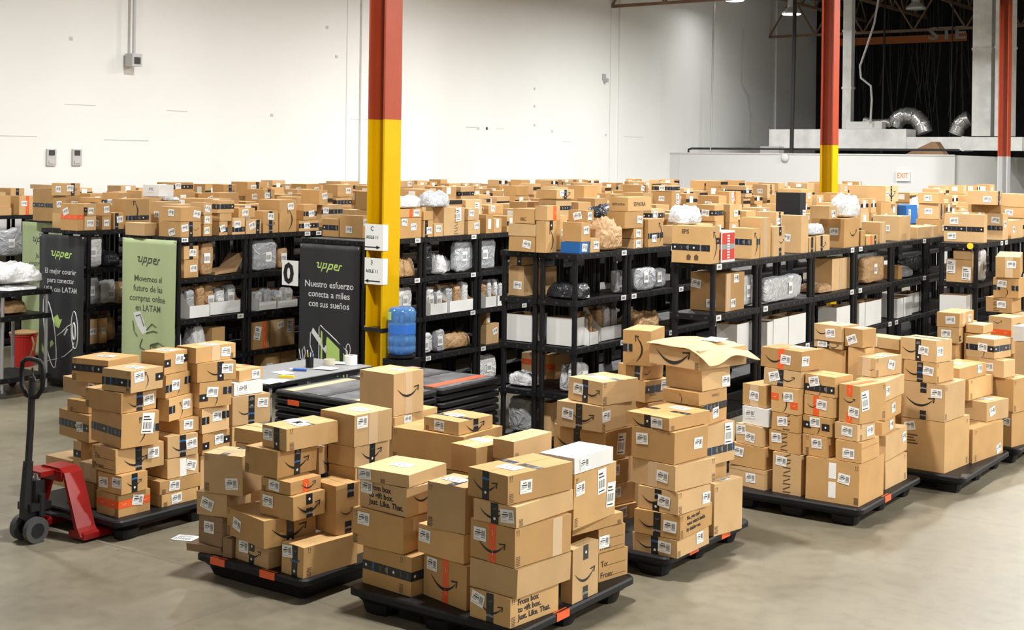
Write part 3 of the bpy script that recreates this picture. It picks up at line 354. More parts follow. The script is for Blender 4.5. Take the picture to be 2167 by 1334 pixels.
SB=[
(-11.27,14.26,2.174,1,0.29,0.32,0.155,46),
(-9.51,17.89,2.021,-2,0.26,0.34,0.211,58),
(-17.27,13.76,2.061,1,0.32,0.29,0.156,9),
(-14.88,13.42,2.059,2,0.23,0.38,0.234,63),
(-11.73,13.35,2.122,-1,0.35,0.19,0.213,60),
(-11.68,16.1,1.962,-2,0.27,0.31,0.196,49),
(-9.99,11.46,1.832,2,0.31,0.34,0.118,51),
(-11.69,22.64,2.201,0,0.29,0.27,0.159,26),
(-9.56,13.26,1.832,2,0.33,0.18,0.188,61),
(-9.56,22.39,2.258,2,0.31,0.34,0.102,39),
(-11.69,16.99,2.174,2,0.26,0.21,0.168,17),
(-9.56,16.6,2.02,1,0.31,0.29,0.24,13),
(-7.32,23.89,2.209,1,0.3,0.17,0.148,45),
(-11.26,22.45,2.06,2,0.31,0.28,0.199,63),
(-16.79,11.17,1.94,2,0.21,0.43,0.166,46),
(-11.26,22.45,2.261,-1,0.3,0.28,0.099,18),
(-13.43,11.55,2.025,2,0.32,0.36,0.219,28),
(-13.4,18.51,2.251,1,0.23,0.25,0.109,29),
(-13.41,9.88,1.832,-2,0.23,0.19,0.179,5),
(-9.52,12.97,1.832,-1,0.28,0.16,0.169,41),
(-6.88,18.31,2.03,2,0.25,0.21,0.193,30),
(-16.79,11.17,1.832,-2,0.26,0.42,0.106,35),
(-17.28,17.07,2.058,2,0.28,0.32,0.228,62),
(-13.44,22.35,2.071,1,0.31,0.26,0.22,63),
(-12.97,19.35,2.25,-2,0.34,0.18,0.11,27),
(-11.69,10.57,2.103,2,0.23,0.42,0.111,13),
(-11.73,15.68,2.004,-1,0.31,0.27,0.19,17),
(-11.72,18.74,2.136,-2,0.31,0.3,0.205,2),
(-7.32,15.7,1.959,1,0.24,0.33,0.178,24),
(-7.31,21.2,2.107,-1,0.26,0.29,0.154,51),
(-7.31,22.65,2.1,1,0.27,0.4,0.208,29),
(-12.95,17.47,2.029,-1,0.23,0.25,0.201,63),
(-6.89,13.89,1.832,-2,0.29,0.22,0.189,46),
(-13.4,19.18,2.203,1,0.23,0.26,0.157,5),
(-11.67,16.6,1.98,-1,0.22,0.35,0.185,26),
(-11.7,24.09,2.19,-1,0.32,0.25,0.17,23),
(-6.89,21.93,2.061,1,0.31,0.31,0.163,27),
(-7.31,25.64,2.137,-1,0.24,0.31,0.222,46),
(-14.92,11.4,1.964,2,0.25,0.25,0.218,26),
(-9.52,14.89,2.018,-2,0.3,0.29,0.142,36),
(-9.56,19.82,1.977,-1,0.31,0.25,0.171,49),
(-9.98,23.88,2.145,1,0.34,0.22,0.2,46),
(-9.97,22.08,2.221,1,0.3,0.31,0.139,4),
(-7.32,15.28,1.832,1,0.25,0.29,0.275,20),
(-17.27,19.89,2.057,2,0.27,0.34,0.2,5),
(-12.96,13.32,2.026,-2,0.25,0.36,0.237,55),
(-11.7,10.13,1.832,1,0.27,0.28,0.324,19),
(-11.7,11.84,2.032,2,0.26,0.17,0.184,0),
(-9.54,20.24,2.042,2,0.28,0.33,0.125,31),
(-6.9,17.91,1.832,0,0.34,0.31,0.209,47),
(-7.32,17.41,2.072,2,0.29,0.25,0.201,9),
(-7.34,16.35,1.938,0,0.32,0.18,0.23,25),
(-15.38,15.14,2.038,0,0.31,0.27,0.183,1),
(-15.37,19.69,2.045,0,0.29,0.35,0.208,46),
(-13.42,20.51,2.206,1,0.26,0.37,0.154,24),
(-11.29,12.64,1.832,-2,0.35,0.25,0.218,17),
(-11.23,21.65,2.056,2,0.22,0.33,0.137,22),
(-11.71,12.25,2.065,0,0.31,0.4,0.184,23),
(-7.33,24.86,2.215,-2,0.23,0.16,0.137,56),
(-17.27,21.77,2.07,2,0.29,0.23,0.213,1),
(-12.96,23.79,2.229,2,0.28,0.23,0.131,49),
(-11.69,13.05,2.104,0,0.26,0.19,0.174,38),
(-11.7,19.11,2.165,-1,0.25,0.19,0.113,17),
(-9.95,12.64,2.118,0,0.25,0.42,0.102,18),
(-9.95,18.65,2.118,1,0.22,0.31,0.179,62),
(-6.87,13.55,1.832,-1,0.23,0.2,0.214,61),
(-7.36,23.05,2.15,2,0.29,0.21,0.202,49),
(-5.43,16.95,2.055,-2,0.3,0.22,0.175,26),
(-13.43,15.97,2.036,1,0.26,0.36,0.22,10),
(-11.73,11.05,2.018,0,0.29,0.28,0.116,60),
(-5.37,18.13,1.984,-1,0.27,0.39,0.124,45),
(-14.93,12.21,2.006,1,0.31,0.21,0.205,0),
(-15.38,11.53,2.073,-2,0.29,0.24,0.171,62),
(-12.98,17.91,1.976,1,0.34,0.37,0.217,45),
(-11.72,17.73,2.046,-2,0.29,0.4,0.239,47),
(-6.92,19.12,1.934,-1,0.34,0.25,0.196,11),
(-10.02,25.94,2.231,0,0.33,0.22,0.129,43),
(-11.25,15.69,1.969,0,0.32,0.19,0.101,10),
(-11.28,19.65,2.208,0,0.3,0.25,0.152,42),
(-9.52,13.61,1.962,-2,0.24,0.34,0.137,54),
(-10.01,12.24,2.204,2,0.37,0.22,0.135,35),
(-17.3,22.95,2.011,1,0.3,0.33,0.186,29),
(-13.42,16.43,2.059,-2,0.27,0.35,0.23,32),
(-13.4,18.51,2.034,2,0.26,0.25,0.215,63),
(-11.27,18.35,1.983,1,0.31,0.16,0.206,38),
(-11.69,20.26,2.165,-1,0.27,0.38,0.195,11),
(-6.9,17.91,2.043,-1,0.33,0.27,0.168,59),
(-7.35,16.61,2.166,-2,0.32,0.16,0.12,40),
(-16.78,20.52,2.061,1,0.21,0.32,0.213,30),
(-16.81,17.09,2.05,2,0.28,0.27,0.176,62),
(-11.74,21.44,2.108,1,0.29,0.28,0.22,44),
(-9.53,17.01,1.832,0,0.29,0.38,0.253,50),
(-6.92,22.9,1.985,2,0.35,0.32,0.105,25),
(-13.0,11.45,2.06,-1,0.29,0.32,0.108,60),
(-13.4,20.95,2.226,-2,0.24,0.27,0.134,43),
(-11.26,24.03,2.201,0,0.27,0.16,0.131,16),
(-9.51,20.68,1.999,0,0.27,0.31,0.125,48),
(-6.88,18.31,1.832,-1,0.28,0.21,0.196,58),
(-7.37,18.49,2.165,0,0.37,0.25,0.122,26),
(-12.99,12.3,1.832,0,0.3,0.2,0.282,11),
(-12.97,12.91,1.978,2,0.3,0.21,0.223,4),
(-13.4,20.03,2.204,1,0.25,0.32,0.156,25),
(-6.89,21.93,1.832,1,0.26,0.31,0.227,10),
(-6.92,23.34,2.03,-1,0.36,0.32,0.164,16),
(-17.25,22.52,2.04,0,0.27,0.24,0.157,59),
(-13.43,11.98,2.003,-1,0.31,0.31,0.213,46),
(-11.68,19.81,2.022,-1,0.26,0.28,0.188,21),
(-9.54,20.24,1.832,2,0.34,0.27,0.208,60),
(-9.98,13.59,1.832,1,0.29,0.36,0.19,55),
(-13.44,12.83,1.978,0,0.34,0.41,0.185,34),
(-13.4,23.09,2.157,1,0.22,0.26,0.203,41),
(-11.71,12.25,1.832,-2,0.3,0.4,0.125,5),
(-11.69,16.99,1.968,2,0.27,0.17,0.204,52),
(-17.24,11.42,1.98,1,0.24,0.35,0.162,19),
(-17.26,19.48,1.978,-1,0.31,0.22,0.22,20),
(-12.96,15.84,2.032,2,0.27,0.24,0.214,34),
(-12.97,20.17,2.136,-2,0.24,0.21,0.182,59),
(-13.42,21.4,2.22,2,0.26,0.42,0.13,62),
(-6.89,22.41,1.832,-1,0.28,0.36,0.191,58),
(-7.36,17.0,1.994,-2,0.32,0.37,0.183,56),
(-7.32,23.89,2.026,1,0.29,0.18,0.181,28),
(-17.26,21.43,2.052,1,0.27,0.24,0.185,56),
(-12.93,19.74,2.092,-1,0.23,0.37,0.179,3),
(-6.89,17.13,2.055,2,0.27,0.39,0.131,15),
(-14.94,19.9,2.031,1,0.33,0.35,0.18,26),
(-13.38,23.96,2.137,-2,0.22,0.16,0.205,27),
(-11.24,15.02,1.832,-2,0.22,0.19,0.311,52),
(-11.72,11.47,1.832,-1,0.26,0.34,0.304,7),
(-6.91,21.52,2.06,-1,0.29,0.33,0.101,2),
(-11.27,18.77,1.993,1,0.3,0.44,0.177,3),
(-11.69,12.69,1.832,-1,0.25,0.27,0.235,16),
(-7.31,21.2,1.943,0,0.25,0.26,0.162,34),
(-16.79,18.03,2.046,2,0.23,0.39,0.189,8),
(-17.3,14.1,2.044,0,0.31,0.21,0.135,7),
(-11.24,16.47,2.001,-1,0.28,0.31,0.103,61),
(-11.69,20.74,2.223,0,0.24,0.32,0.101,48),
(-9.52,19.38,1.832,1,0.27,0.44,0.215,42),
(-9.97,14.87,1.993,2,0.28,0.31,0.195,16),
(-9.97,23.18,2.211,2,0.29,0.33,0.149,48),
(-14.93,20.35,2.021,2,0.26,0.19,0.226,37),
(-12.98,22.25,2.154,0,0.3,0.27,0.117,46),
(-13.43,19.55,2.113,-2,0.33,0.33,0.183,47),
(-11.73,11.05,1.832,-1,0.32,0.28,0.184,9),
(-11.69,13.05,2.001,2,0.27,0.22,0.101,47),
(-11.72,14.08,2.029,-2,0.28,0.27,0.221,4),
(-9.56,22.39,2.072,-2,0.31,0.34,0.184,53),
(-9.5,23.15,1.832,-1,0.24,0.27,0.34,63),
(-9.96,22.46,2.161,-2,0.24,0.22,0.137,47),
(-10.0,24.47,2.204,-2,0.28,0.21,0.156,38),
(-9.99,25.29,2.057,-2,0.32,0.33,0.231,18),
(-6.91,16.73,1.832,-1,0.33,0.2,0.261,25),
(-14.93,15.79,2.021,-1,0.3,0.34,0.23,16),
(-14.89,21.02,2.057,-1,0.25,0.29,0.232,36),
(-12.98,21.85,2.014,0,0.28,0.39,0.147,53),
(-11.27,14.26,1.961,0,0.32,0.27,0.21,37),
(-9.97,15.79,2.053,2,0.29,0.39,0.103,8),
(-9.99,24.19,2.228,-1,0.35,0.16,0.132,41),
(-6.86,16.36,1.949,-1,0.27,0.32,0.109,55),
(-7.35,20.28,2.022,1,0.33,0.3,0.109,5),
(-17.3,12.95,1.935,0,0.32,0.36,0.196,32),
(-17.28,16.72,2.011,2,0.33,0.18,0.2,59),
(-11.28,15.36,1.832,2,0.33,0.29,0.229,24),
(-10.01,12.24,1.972,-2,0.32,0.21,0.23,12),
(-9.99,17.27,2.003,0,0.31,0.28,0.229,27),
(-9.97,22.08,2.056,2,0.28,0.34,0.163,3),
(-5.38,17.33,1.832,-1,0.23,0.28,0.264,32),
(-16.8,12.05,1.832,2,0.22,0.32,0.202,41),
(-16.8,12.55,1.832,1,0.25,0.41,0.128,53),
(-16.8,12.55,1.962,2,0.25,0.37,0.193,29),
(-16.8,12.98,1.832,-2,0.27,0.23,0.282,17),
(-16.81,13.37,1.832,2,0.26,0.28,0.163,58),
(-16.81,13.37,1.997,-2,0.3,0.28,0.143,52),
(-16.79,13.72,1.832,-1,0.24,0.21,0.115,6),
(-16.79,13.72,1.949,0,0.25,0.21,0.136,30),
(-16.83,14.14,1.832,-2,0.3,0.42,0.219,28),
(-16.84,14.61,1.832,-1,0.33,0.33,0.191,31),
(-16.84,14.61,2.025,-2,0.35,0.34,0.221,13),
(-16.84,15.07,1.832,0,0.32,0.36,0.22,40),
(-16.84,15.07,2.054,1,0.36,0.36,0.104,7),
(-16.83,15.47,1.832,2,0.32,0.2,0.197,50),
(-16.83,15.47,2.031,0,0.3,0.21,0.141,60),
(-16.84,15.86,1.832,-1,0.33,0.37,0.334,31),
(-16.82,16.34,1.832,2,0.26,0.36,0.117,34),
(-16.82,16.34,1.951,-1,0.27,0.39,0.157,31),
(-16.8,16.75,1.832,-2,0.29,0.17,0.118,13),
(-16.8,16.75,1.952,1,0.28,0.17,0.15,29),
(-16.81,17.09,1.832,2,0.29,0.29,0.216,13),
(-16.81,17.55,1.832,1,0.23,0.35,0.318,13),
(-16.79,18.03,1.832,-1,0.22,0.36,0.212,13),
(-16.84,18.5,1.832,2,0.31,0.33,0.177,57),
(-16.83,18.94,1.832,-1,0.3,0.26,0.16,8),
(-16.83,18.94,1.994,2,0.31,0.27,0.157,6),
(-16.85,19.27,1.832,0,0.33,0.17,0.232,15),
(-16.85,19.27,2.066,2,0.34,0.17,0.116,47),
(-16.79,19.6,1.832,-2,0.24,0.27,0.154,40),
(-16.83,20.03,1.832,0,0.28,0.35,0.157,62),
(-16.83,20.03,1.991,-2,0.31,0.35,0.155,14),
(-16.78,20.52,1.832,2,0.23,0.32,0.227,45),
(-16.82,20.9,1.832,-1,0.28,0.2,0.226,18),
(-16.84,21.29,1.832,-2,0.29,0.34,0.143,59),
(-16.86,21.71,1.832,-1,0.32,0.19,0.3,0),
(-16.81,22.12,1.832,0,0.22,0.39,0.261,54),
(-16.83,22.54,1.832,1,0.32,0.26,0.19,41),
(-16.83,22.54,2.024,-1,0.3,0.27,0.118,32),
(-16.82,22.97,1.832,2,0.29,0.32,0.205,39),
(-16.82,22.97,2.039,1,0.29,0.33,0.109,3),
(-16.83,23.4,1.832,0,0.28,0.31,0.168,7),
(-16.83,23.4,2.002,1,0.31,0.35,0.163,45),
(-17.29,11.06,1.832,-1,0.35,0.2,0.204,14),
(-17.29,11.06,2.038,1,0.33,0.2,0.112,5),
(-17.24,11.42,1.832,1,0.26,0.3,0.146,27),
(-17.3,11.8,1.832,-1,0.33,0.21,0.151,36),
(-17.27,12.09,1.832,0,0.31,0.17,0.103,21),
(-17.27,12.09,1.937,-2,0.26,0.16,0.138,19),
(-17.28,12.45,1.832,1,0.27,0.37,0.155,61),
(-17.28,12.45,1.989,2,0.31,0.33,0.199,38),
(-17.3,12.95,1.832,2,0.31,0.41,0.101,35),
(-17.26,13.39,1.832,-1,0.25,0.25,0.143,31),
(-17.27,13.76,1.832,2,0.31,0.28,0.227,27),
(-17.3,14.1,1.832,2,0.29,0.22,0.21,2),
(-17.29,14.42,1.832,2,0.33,0.17,0.121,4),
(-17.29,14.42,1.955,0,0.33,0.18,0.138,29),
(-17.28,14.77,1.832,0,0.3,0.24,0.216,21),
(-17.28,14.77,2.05,0,0.29,0.23,0.144,18),
(-17.28,15.1,1.832,-1,0.27,0.27,0.142,53),
(-17.25,15.56,1.832,1,0.27,0.39,0.231,6),
(-17.25,15.56,2.065,-1,0.23,0.34,0.153,16),
(-17.27,15.94,1.832,0,0.29,0.2,0.125,46),
(-17.27,15.94,1.959,2,0.29,0.17,0.117,51),
(-17.26,16.34,1.832,1,0.28,0.34,0.202,61),
(-17.26,16.34,2.036,0,0.25,0.34,0.137,36),
(-17.28,16.72,1.832,-2,0.3,0.19,0.177,12),
(-17.28,17.07,1.832,-1,0.3,0.32,0.224,52),
(-17.27,17.47,1.832,-2,0.27,0.3,0.126,15),
(-17.27,17.47,1.96,1,0.26,0.34,0.192,23),
(-17.26,17.83,1.832,-1,0.27,0.19,0.157,59),
(-17.26,17.83,1.991,0,0.3,0.21,0.201,24),
(-17.26,18.22,1.832,0,0.27,0.29,0.22,43),
(-17.26,18.22,2.054,-2,0.3,0.29,0.161,30),
(-17.26,18.67,1.832,2,0.25,0.37,0.218,8),
(-17.26,18.67,2.052,2,0.27,0.38,0.176,21),
(-17.26,19.1,1.832,1,0.32,0.27,0.179,31),
(-17.26,19.1,2.013,-1,0.28,0.28,0.1,24),
(-17.26,19.48,1.832,1,0.28,0.23,0.144,31),
(-17.27,19.89,1.832,1,0.26,0.3,0.223,29),
(-17.24,20.34,1.832,0,0.24,0.36,0.199,22),
(-17.24,20.75,1.832,0,0.25,0.21,0.238,27),
(-17.24,20.75,2.072,-1,0.27,0.19,0.135,7),
(-17.31,21.07,1.832,2,0.34,0.19,0.323,46),
(-17.26,21.43,1.832,2,0.3,0.24,0.218,21),
(-17.27,21.77,1.832,2,0.26,0.22,0.236,32),
(-17.29,22.15,1.832,0,0.3,0.31,0.106,17),
(-17.29,22.15,1.94,-2,0.29,0.28,0.215,49),
(-17.25,22.52,1.832,1,0.28,0.24,0.206,44),
(-17.3,22.95,1.832,2,0.32,0.33,0.177,43),
(-17.29,23.41,1.832,0,0.32,0.27,0.13,22),
(-17.29,23.41,1.964,1,0.32,0.31,0.167,8),
(-14.92,11.4,1.832,1,0.25,0.2,0.13,12),
(-14.92,11.81,1.832,0,0.27,0.34,0.133,62),
(-14.92,11.81,1.967,-1,0.28,0.39,0.176,2),
(-14.93,12.21,1.832,-1,0.3,0.21,0.172,34),
(-14.9,12.61,1.832,0,0.28,0.27,0.133,32),
(-14.9,12.61,1.967,-2,0.27,0.28,0.146,18),
(-14.89,12.99,1.832,2,0.24,0.21,0.213,34),
(-14.89,12.99,2.047,-1,0.26,0.24,0.117,6),
(-14.88,13.42,1.832,1,0.24,0.35,0.225,50),
(-14.91,13.86,1.832,-2,0.28,0.24,0.153,6),
(-14.91,13.86,1.987,-1,0.24,0.24,0.237,0),
(-14.9,14.23,1.832,2,0.23,0.28,0.207,34),
(-14.9,14.23,2.041,-1,0.23,0.28,0.115,39),
(-14.94,14.58,1.832,0,0.29,0.26,0.152,62),
(-14.94,14.58,1.986,-2,0.31,0.22,0.125,40),
(-14.94,14.93,1.832,-1,0.31,0.27,0.264,61),
(-14.92,15.32,1.832,2,0.29,0.34,0.207,50),
(-14.93,15.79,1.832,2,0.3,0.37,0.187,29),
(-14.96,16.17,1.832,-2,0.36,0.23,0.197,12),
(-14.91,16.51,1.832,1,0.26,0.26,0.14,27),
(-14.91,16.51,1.974,-2,0.28,0.23,0.176,6),
(-14.9,16.84,1.832,-1,0.25,0.19,0.18,11),
(-14.9,16.84,2.014,1,0.24,0.17,0.178,19),
(-14.95,17.21,1.832,-2,0.36,0.34,0.223,30),
(-14.95,17.69,1.832,2,0.36,0.35,0.18,2),
(-14.95,17.69,2.014,-2,0.29,0.39,0.138,48),
(-14.9,18.17,1.832,1,0.25,0.35,0.169,25),
(-14.9,18.17,2.003,2,0.28,0.34,0.167,21),
(-14.91,18.62,1.832,-2,0.28,0.32,0.188,11),
(-14.91,18.62,2.022,-2,0.27,0.3,0.13,23),
(-14.89,19.02,1.832,0,0.24,0.24,0.17,35),
(-14.89,19.02,2.004,2,0.26,0.23,0.145,30),
(-14.89,19.42,1.832,1,0.27,0.36,0.155,30),
(-14.89,19.42,1.989,1,0.27,0.3,0.193,25),
(-14.94,19.9,1.832,0,0.33,0.41,0.197,30),
(-14.93,20.35,1.832,0,0.26,0.2,0.187,29),
(-14.9,20.64,1.832,0,0.24,0.24,0.282,63),
(-14.89,21.02,1.832,-2,0.21,0.32,0.223,33),
(-14.91,21.41,1.832,2,0.33,0.24,0.186,42),
(-14.91,21.41,2.02,0,0.28,0.27,0.202,50),
(-14.93,21.78,1.832,-2,0.27,0.24,0.293,31),
(-14.88,22.13,1.832,0,0.22,0.23,0.287,39),
(-14.92,22.52,1.832,0,0.29,0.25,0.209,43),
(-14.93,22.95,1.832,1,0.27,0.3,0.128,42),
(-14.93,22.95,1.962,-2,0.27,0.34,0.192,1),
(-14.91,23.42,1.832,0,0.29,0.38,0.304,56),
(-14.94,23.85,1.832,1,0.33,0.28,0.239,39),
(-14.94,23.85,2.073,-2,0.31,0.26,0.171,4),
(-14.91,24.19,1.832,1,0.29,0.21,0.153,37),
(-14.92,24.5,1.832,1,0.3,0.21,0.141,45),
(-15.36,11.1,1.832,-1,0.3,0.33,0.232,20),
(-15.36,11.1,2.066,-2,0.27,0.37,0.21,36),
(-15.38,11.53,1.832,-2,0.32,0.22,0.239,5),
(-15.36,11.92,1.832,-2,0.23,0.36,0.283,54),
(-15.34,12.42,1.832,2,0.24,0.36,0.175,24),
(-15.34,12.42,2.009,-2,0.26,0.4,0.119,18),
(-15.38,12.79,1.832,-2,0.29,0.2,0.163,30),
(-15.38,12.79,1.997,-1,0.29,0.18,0.131,24),
(-15.37,13.07,1.832,1,0.26,0.19,0.211,10),
(-15.35,13.34,1.832,1,0.23,0.2,0.113,12),
(-15.35,13.34,1.947,2,0.25,0.19,0.14,28),
(-15.37,13.76,1.832,1,0.3,0.38,0.187,16),
(-15.37,13.76,2.021,0,0.27,0.37,0.181,32),
(-15.37,14.2,1.832,2,0.3,0.34,0.195,32),
(-15.37,14.2,2.029,1,0.3,0.37,0.15,44),
(-15.34,14.67,1.832,-2,0.26,0.37,0.165,51),
(-15.38,15.14,1.832,-1,0.28,0.29,0.204,10),
(-15.36,15.6,1.832,2,0.26,0.35,0.21,55),
(-15.33,16.1,1.832,1,0.24,0.36,0.164,48),
(-15.33,16.1,1.998,0,0.25,0.38,0.105,27),
(-15.35,16.61,1.832,-2,0.25,0.34,0.312,40),
(-15.35,17.02,1.832,-1,0.27,0.22,0.216,52),
(-15.35,17.02,2.05,-2,0.24,0.23,0.14,6),
(-15.39,17.36,1.832,1,0.34,0.26,0.249,34),
(-15.37,17.77,1.832,1,0.26,0.36,0.196,10),
(-15.37,17.77,2.03,2,0.27,0.39,0.111,2),
(-15.35,18.32,1.832,-2,0.26,0.35,0.109,57),
(-15.35,18.32,1.943,-2,0.27,0.39,0.22,58),
(-15.35,18.77,1.832,2,0.26,0.25,0.127,7),
(-15.35,18.77,1.961,-2,0.24,0.27,0.136,13),
(-15.38,19.2,1.832,1,0.29,0.33,0.226,47),
(-15.38,19.2,2.06,0,0.28,0.39,0.142,52),
(-15.37,19.69,1.832,0,0.34,0.37,0.211,17),
(-15.34,20.16,1.832,1,0.27,0.35,0.131,31),
(-15.34,20.16,1.965,-2,0.22,0.36,0.18,33),
(-15.35,20.55,1.832,-1,0.23,0.25,0.13,31),
(-15.35,20.55,1.964,1,0.22,0.24,0.154,14),
(-15.38,20.92,1.832,-2,0.34,0.3,0.105,60),
(-15.38,20.92,1.939,-2,0.3,0.28,0.132,61),
(-15.36,21.34,1.832,2,0.23,0.31,0.152,17),
(-15.36,21.34,1.986,-2,0.24,0.31,0.107,61),
(-15.39,21.79,1.832,1,0.37,0.32,0.229,14),
(-15.39,21.79,2.063,0,0.33,0.31,0.115,14),
(-15.37,22.12,1.832,-2,0.25,0.19,0.156,32),
(-15.37,22.12,1.99,1,0.3,0.2,0.131,16),
(-15.36,22.4,1.832,-2,0.27,0.16,0.135,15),
(-15.36,22.4,1.969,0,0.24,0.19,0.182,4),
(-15.38,22.74,1.832,1,0.3,0.27,0.203,59),
(-15.35,23.11,1.832,0,0.25,0.27,0.196,48),
(-15.35,23.11,2.03,-2,0.25,0.25,0.145,61),
(-15.37,23.43,1.832,0,0.29,0.17,0.226,29),
(-15.37,23.43,2.06,-1,0.32,0.18,0.141,53),
(-15.4,23.86,1.832,2,0.35,0.37,0.213,47),
(-15.4,23.86,2.047,1,0.33,0.38,0.103,53),
(-15.37,24.27,1.832,1,0.28,0.19,0.143,9),
(-15.37,24.27,1.977,1,0.27,0.2,0.202,27),
(-15.37,24.66,1.832,-1,0.28,0.35,0.224,37),
(-15.37,24.66,2.058,-2,0.28,0.33,0.16,6),
(-13.0,11.45,1.832,2,0.3,0.32,0.226,20),
(-12.98,11.9,1.832,-1,0.34,0.3,0.237,21),
(-13.01,12.62,1.832,1,0.36,0.21,0.238,6),
(-12.97,12.91,1.832,-1,0.31,0.21,0.144,26),
(-12.96,13.32,1.832,1,0.27,0.33,0.192,34),
(-12.97,13.72,1.832,-2,0.27,0.22,0.289,35),
(-12.96,14.14,1.832,0,0.28,0.34,0.135,32),
(-12.96,14.14,1.969,-1,0.28,0.37,0.145,51),
(-13.0,14.56,1.832,-2,0.36,0.32,0.227,15),
(-13.0,14.56,2.061,0,0.29,0.3,0.162,52),
(-12.96,14.94,1.832,-1,0.26,0.22,0.212,55),
(-12.95,15.4,1.832,-2,0.27,0.34,0.322,36),
(-12.96,15.84,1.832,-1,0.26,0.25,0.198,13),
(-12.96,16.25,1.832,1,0.25,0.4,0.125,63),
(-12.96,16.25,1.959,0,0.26,0.42,0.208,54),
(-12.99,16.77,1.832,1,0.3,0.35,0.103,56),
(-12.99,16.77,1.937,1,0.31,0.37,0.211,12),
(-12.98,17.15,1.832,-1,0.31,0.17,0.211,21),
(-12.95,17.47,1.832,2,0.22,0.23,0.195,7),
(-12.98,17.91,1.832,1,0.29,0.38,0.142,18),
(-13.0,18.43,1.832,0,0.33,0.38,0.162,20),
(-12.96,18.95,1.832,0,0.3,0.41,0.3,10),
(-12.97,19.35,1.832,0,0.32,0.17,0.226,32),
(-12.97,19.35,2.06,1,0.28,0.17,0.188,45),
(-12.93,19.74,1.832,-2,0.22,0.31,0.12,15),
(-12.93,19.74,1.954,1,0.25,0.32,0.136,35),
(-12.97,20.17,1.832,-1,0.25,0.23,0.112,18),
(-12.97,20.17,1.946,2,0.27,0.23,0.189,32),
(-12.98,20.59,1.832,0,0.3,0.41,0.24,5),
(-12.93,21.07,1.832,-2,0.23,0.36,0.132,58),
(-12.93,21.07,1.966,2,0.22,0.38,0.109,57),
(-12.97,21.48,1.832,0,0.25,0.18,0.259,53),
(-12.98,21.85,1.832,0,0.32,0.35,0.18,23),
(-12.98,22.25,1.832,-1,0.32,0.24,0.115,25),
(-12.98,22.25,1.949,2,0.32,0.26,0.203,44),
(-12.95,22.63,1.832,0,0.23,0.23,0.234,38),
(-12.95,22.63,2.068,1,0.24,0.22,0.188,49),
(-12.97,23.0,1.832,1,0.26,0.22,0.248,20),
(-12.97,23.4,1.832,0,0.3,0.3,0.153,20),
(-12.96,23.79,1.832,2,0.28,0.25,0.209,2),
(-12.96,23.79,2.043,2,0.29,0.24,0.184,24),
(-13.0,24.14,1.832,-2,0.29,0.26,0.268,0),
(-12.99,24.53,1.832,0,0.33,0.3,0.215,8),
(-12.96,24.92,1.832,-1,0.25,0.24,0.166,57),
(-12.96,24.92,2.0,1,0.26,0.25,0.108,62),
(-12.99,25.3,1.832,-1,0.31,0.28,0.168,5),
(-12.99,25.3,2.002,-2,0.33,0.26,0.111,29),
(-12.99,25.3,2.115,2,0.3,0.28,0.162,53),
(-13.45,10.26,1.832,2,0.32,0.36,0.264,5),
(-13.46,10.68,1.832,-1,0.36,0.3,0.172,63),
(-13.43,11.55,1.832,-1,0.29,0.34,0.191,39),
(-13.43,11.98,1.832,1,0.3,0.28,0.169,41),
(-13.4,12.36,1.832,-2,0.24,0.25,0.163,26),
(-13.4,12.36,1.997,0,0.26,0.29,0.15,54),
(-13.44,12.83,1.832,2,0.29,0.39,0.144,21),
(-13.41,13.24,1.832,-1,0.29,0.17,0.113,57),
(-13.41,13.24,1.947,0,0.27,0.18,0.158,13),
(-13.42,13.53,1.832,0,0.3,0.22,0.183,54),
(-13.43,13.91,1.832,0,0.32,0.31,0.132,12),
(-13.43,13.91,1.966,0,0.31,0.3,0.191,15),
(-13.38,14.29,1.832,-1,0.22,0.23,0.131,20),
(-13.38,14.29,1.965,-2,0.24,0.24,0.196,27),
(-13.44,14.69,1.832,0,0.35,0.34,0.208,48),
(-13.44,14.69,2.042,1,0.36,0.39,0.137,15),
(-13.45,15.1,1.832,-1,0.36,0.23,0.141,14),
(-13.45,15.1,1.975,0,0.32,0.22,0.158,16),
(-13.45,15.1,2.135,0,0.31,0.23,0.138,32),
(-13.4,15.51,1.832,0,0.22,0.31,0.142,9),
(-13.4,15.51,1.976,-2,0.24,0.31,0.162,28),
(-13.43,15.97,1.832,0,0.3,0.34,0.202,24),
(-13.42,16.43,1.832,1,0.26,0.35,0.225,50),
(-13.42,16.85,1.832,0,0.26,0.25,0.194,50),
(-13.42,16.85,2.028,2,0.31,0.28,0.232,1),
(-13.42,17.26,1.832,2,0.29,0.34,0.118,3),
(-13.42,17.26,1.952,0,0.24,0.33,0.117,62),
(-13.42,17.63,1.832,-2,0.28,0.21,0.184,13),
(-13.42,17.63,2.018,1,0.25,0.18,0.204,45),
(-13.45,18.04,1.832,2,0.35,0.37,0.109,53),
(-13.45,18.04,1.943,1,0.35,0.36,0.193,54),
(-13.4,18.51,1.832,2,0.23,0.3,0.2,49),
(-13.42,18.85,1.832,-2,0.31,0.18,0.303,0),
(-13.4,19.18,1.832,1,0.21,0.22,0.168,53),
(-13.4,19.18,2.002,-2,0.23,0.27,0.199,28),
(-13.43,19.55,1.832,-1,0.29,0.34,0.102,56),
(-13.43,19.55,1.936,-1,0.28,0.3,0.175,2),
(-13.4,20.03,1.832,2,0.24,0.33,0.165,63),
(-13.4,20.03,1.999,-2,0.22,0.32,0.203,6),
(-13.42,20.51,1.832,1,0.28,0.32,0.2,45),
(-13.42,20.51,2.034,1,0.28,0.32,0.169,21),
(-13.4,20.95,1.832,-2,0.25,0.27,0.208,22),
(-13.4,20.95,2.042,-2,0.23,0.27,0.182,48),
(-13.42,21.4,1.832,0,0.26,0.4,0.165,56),
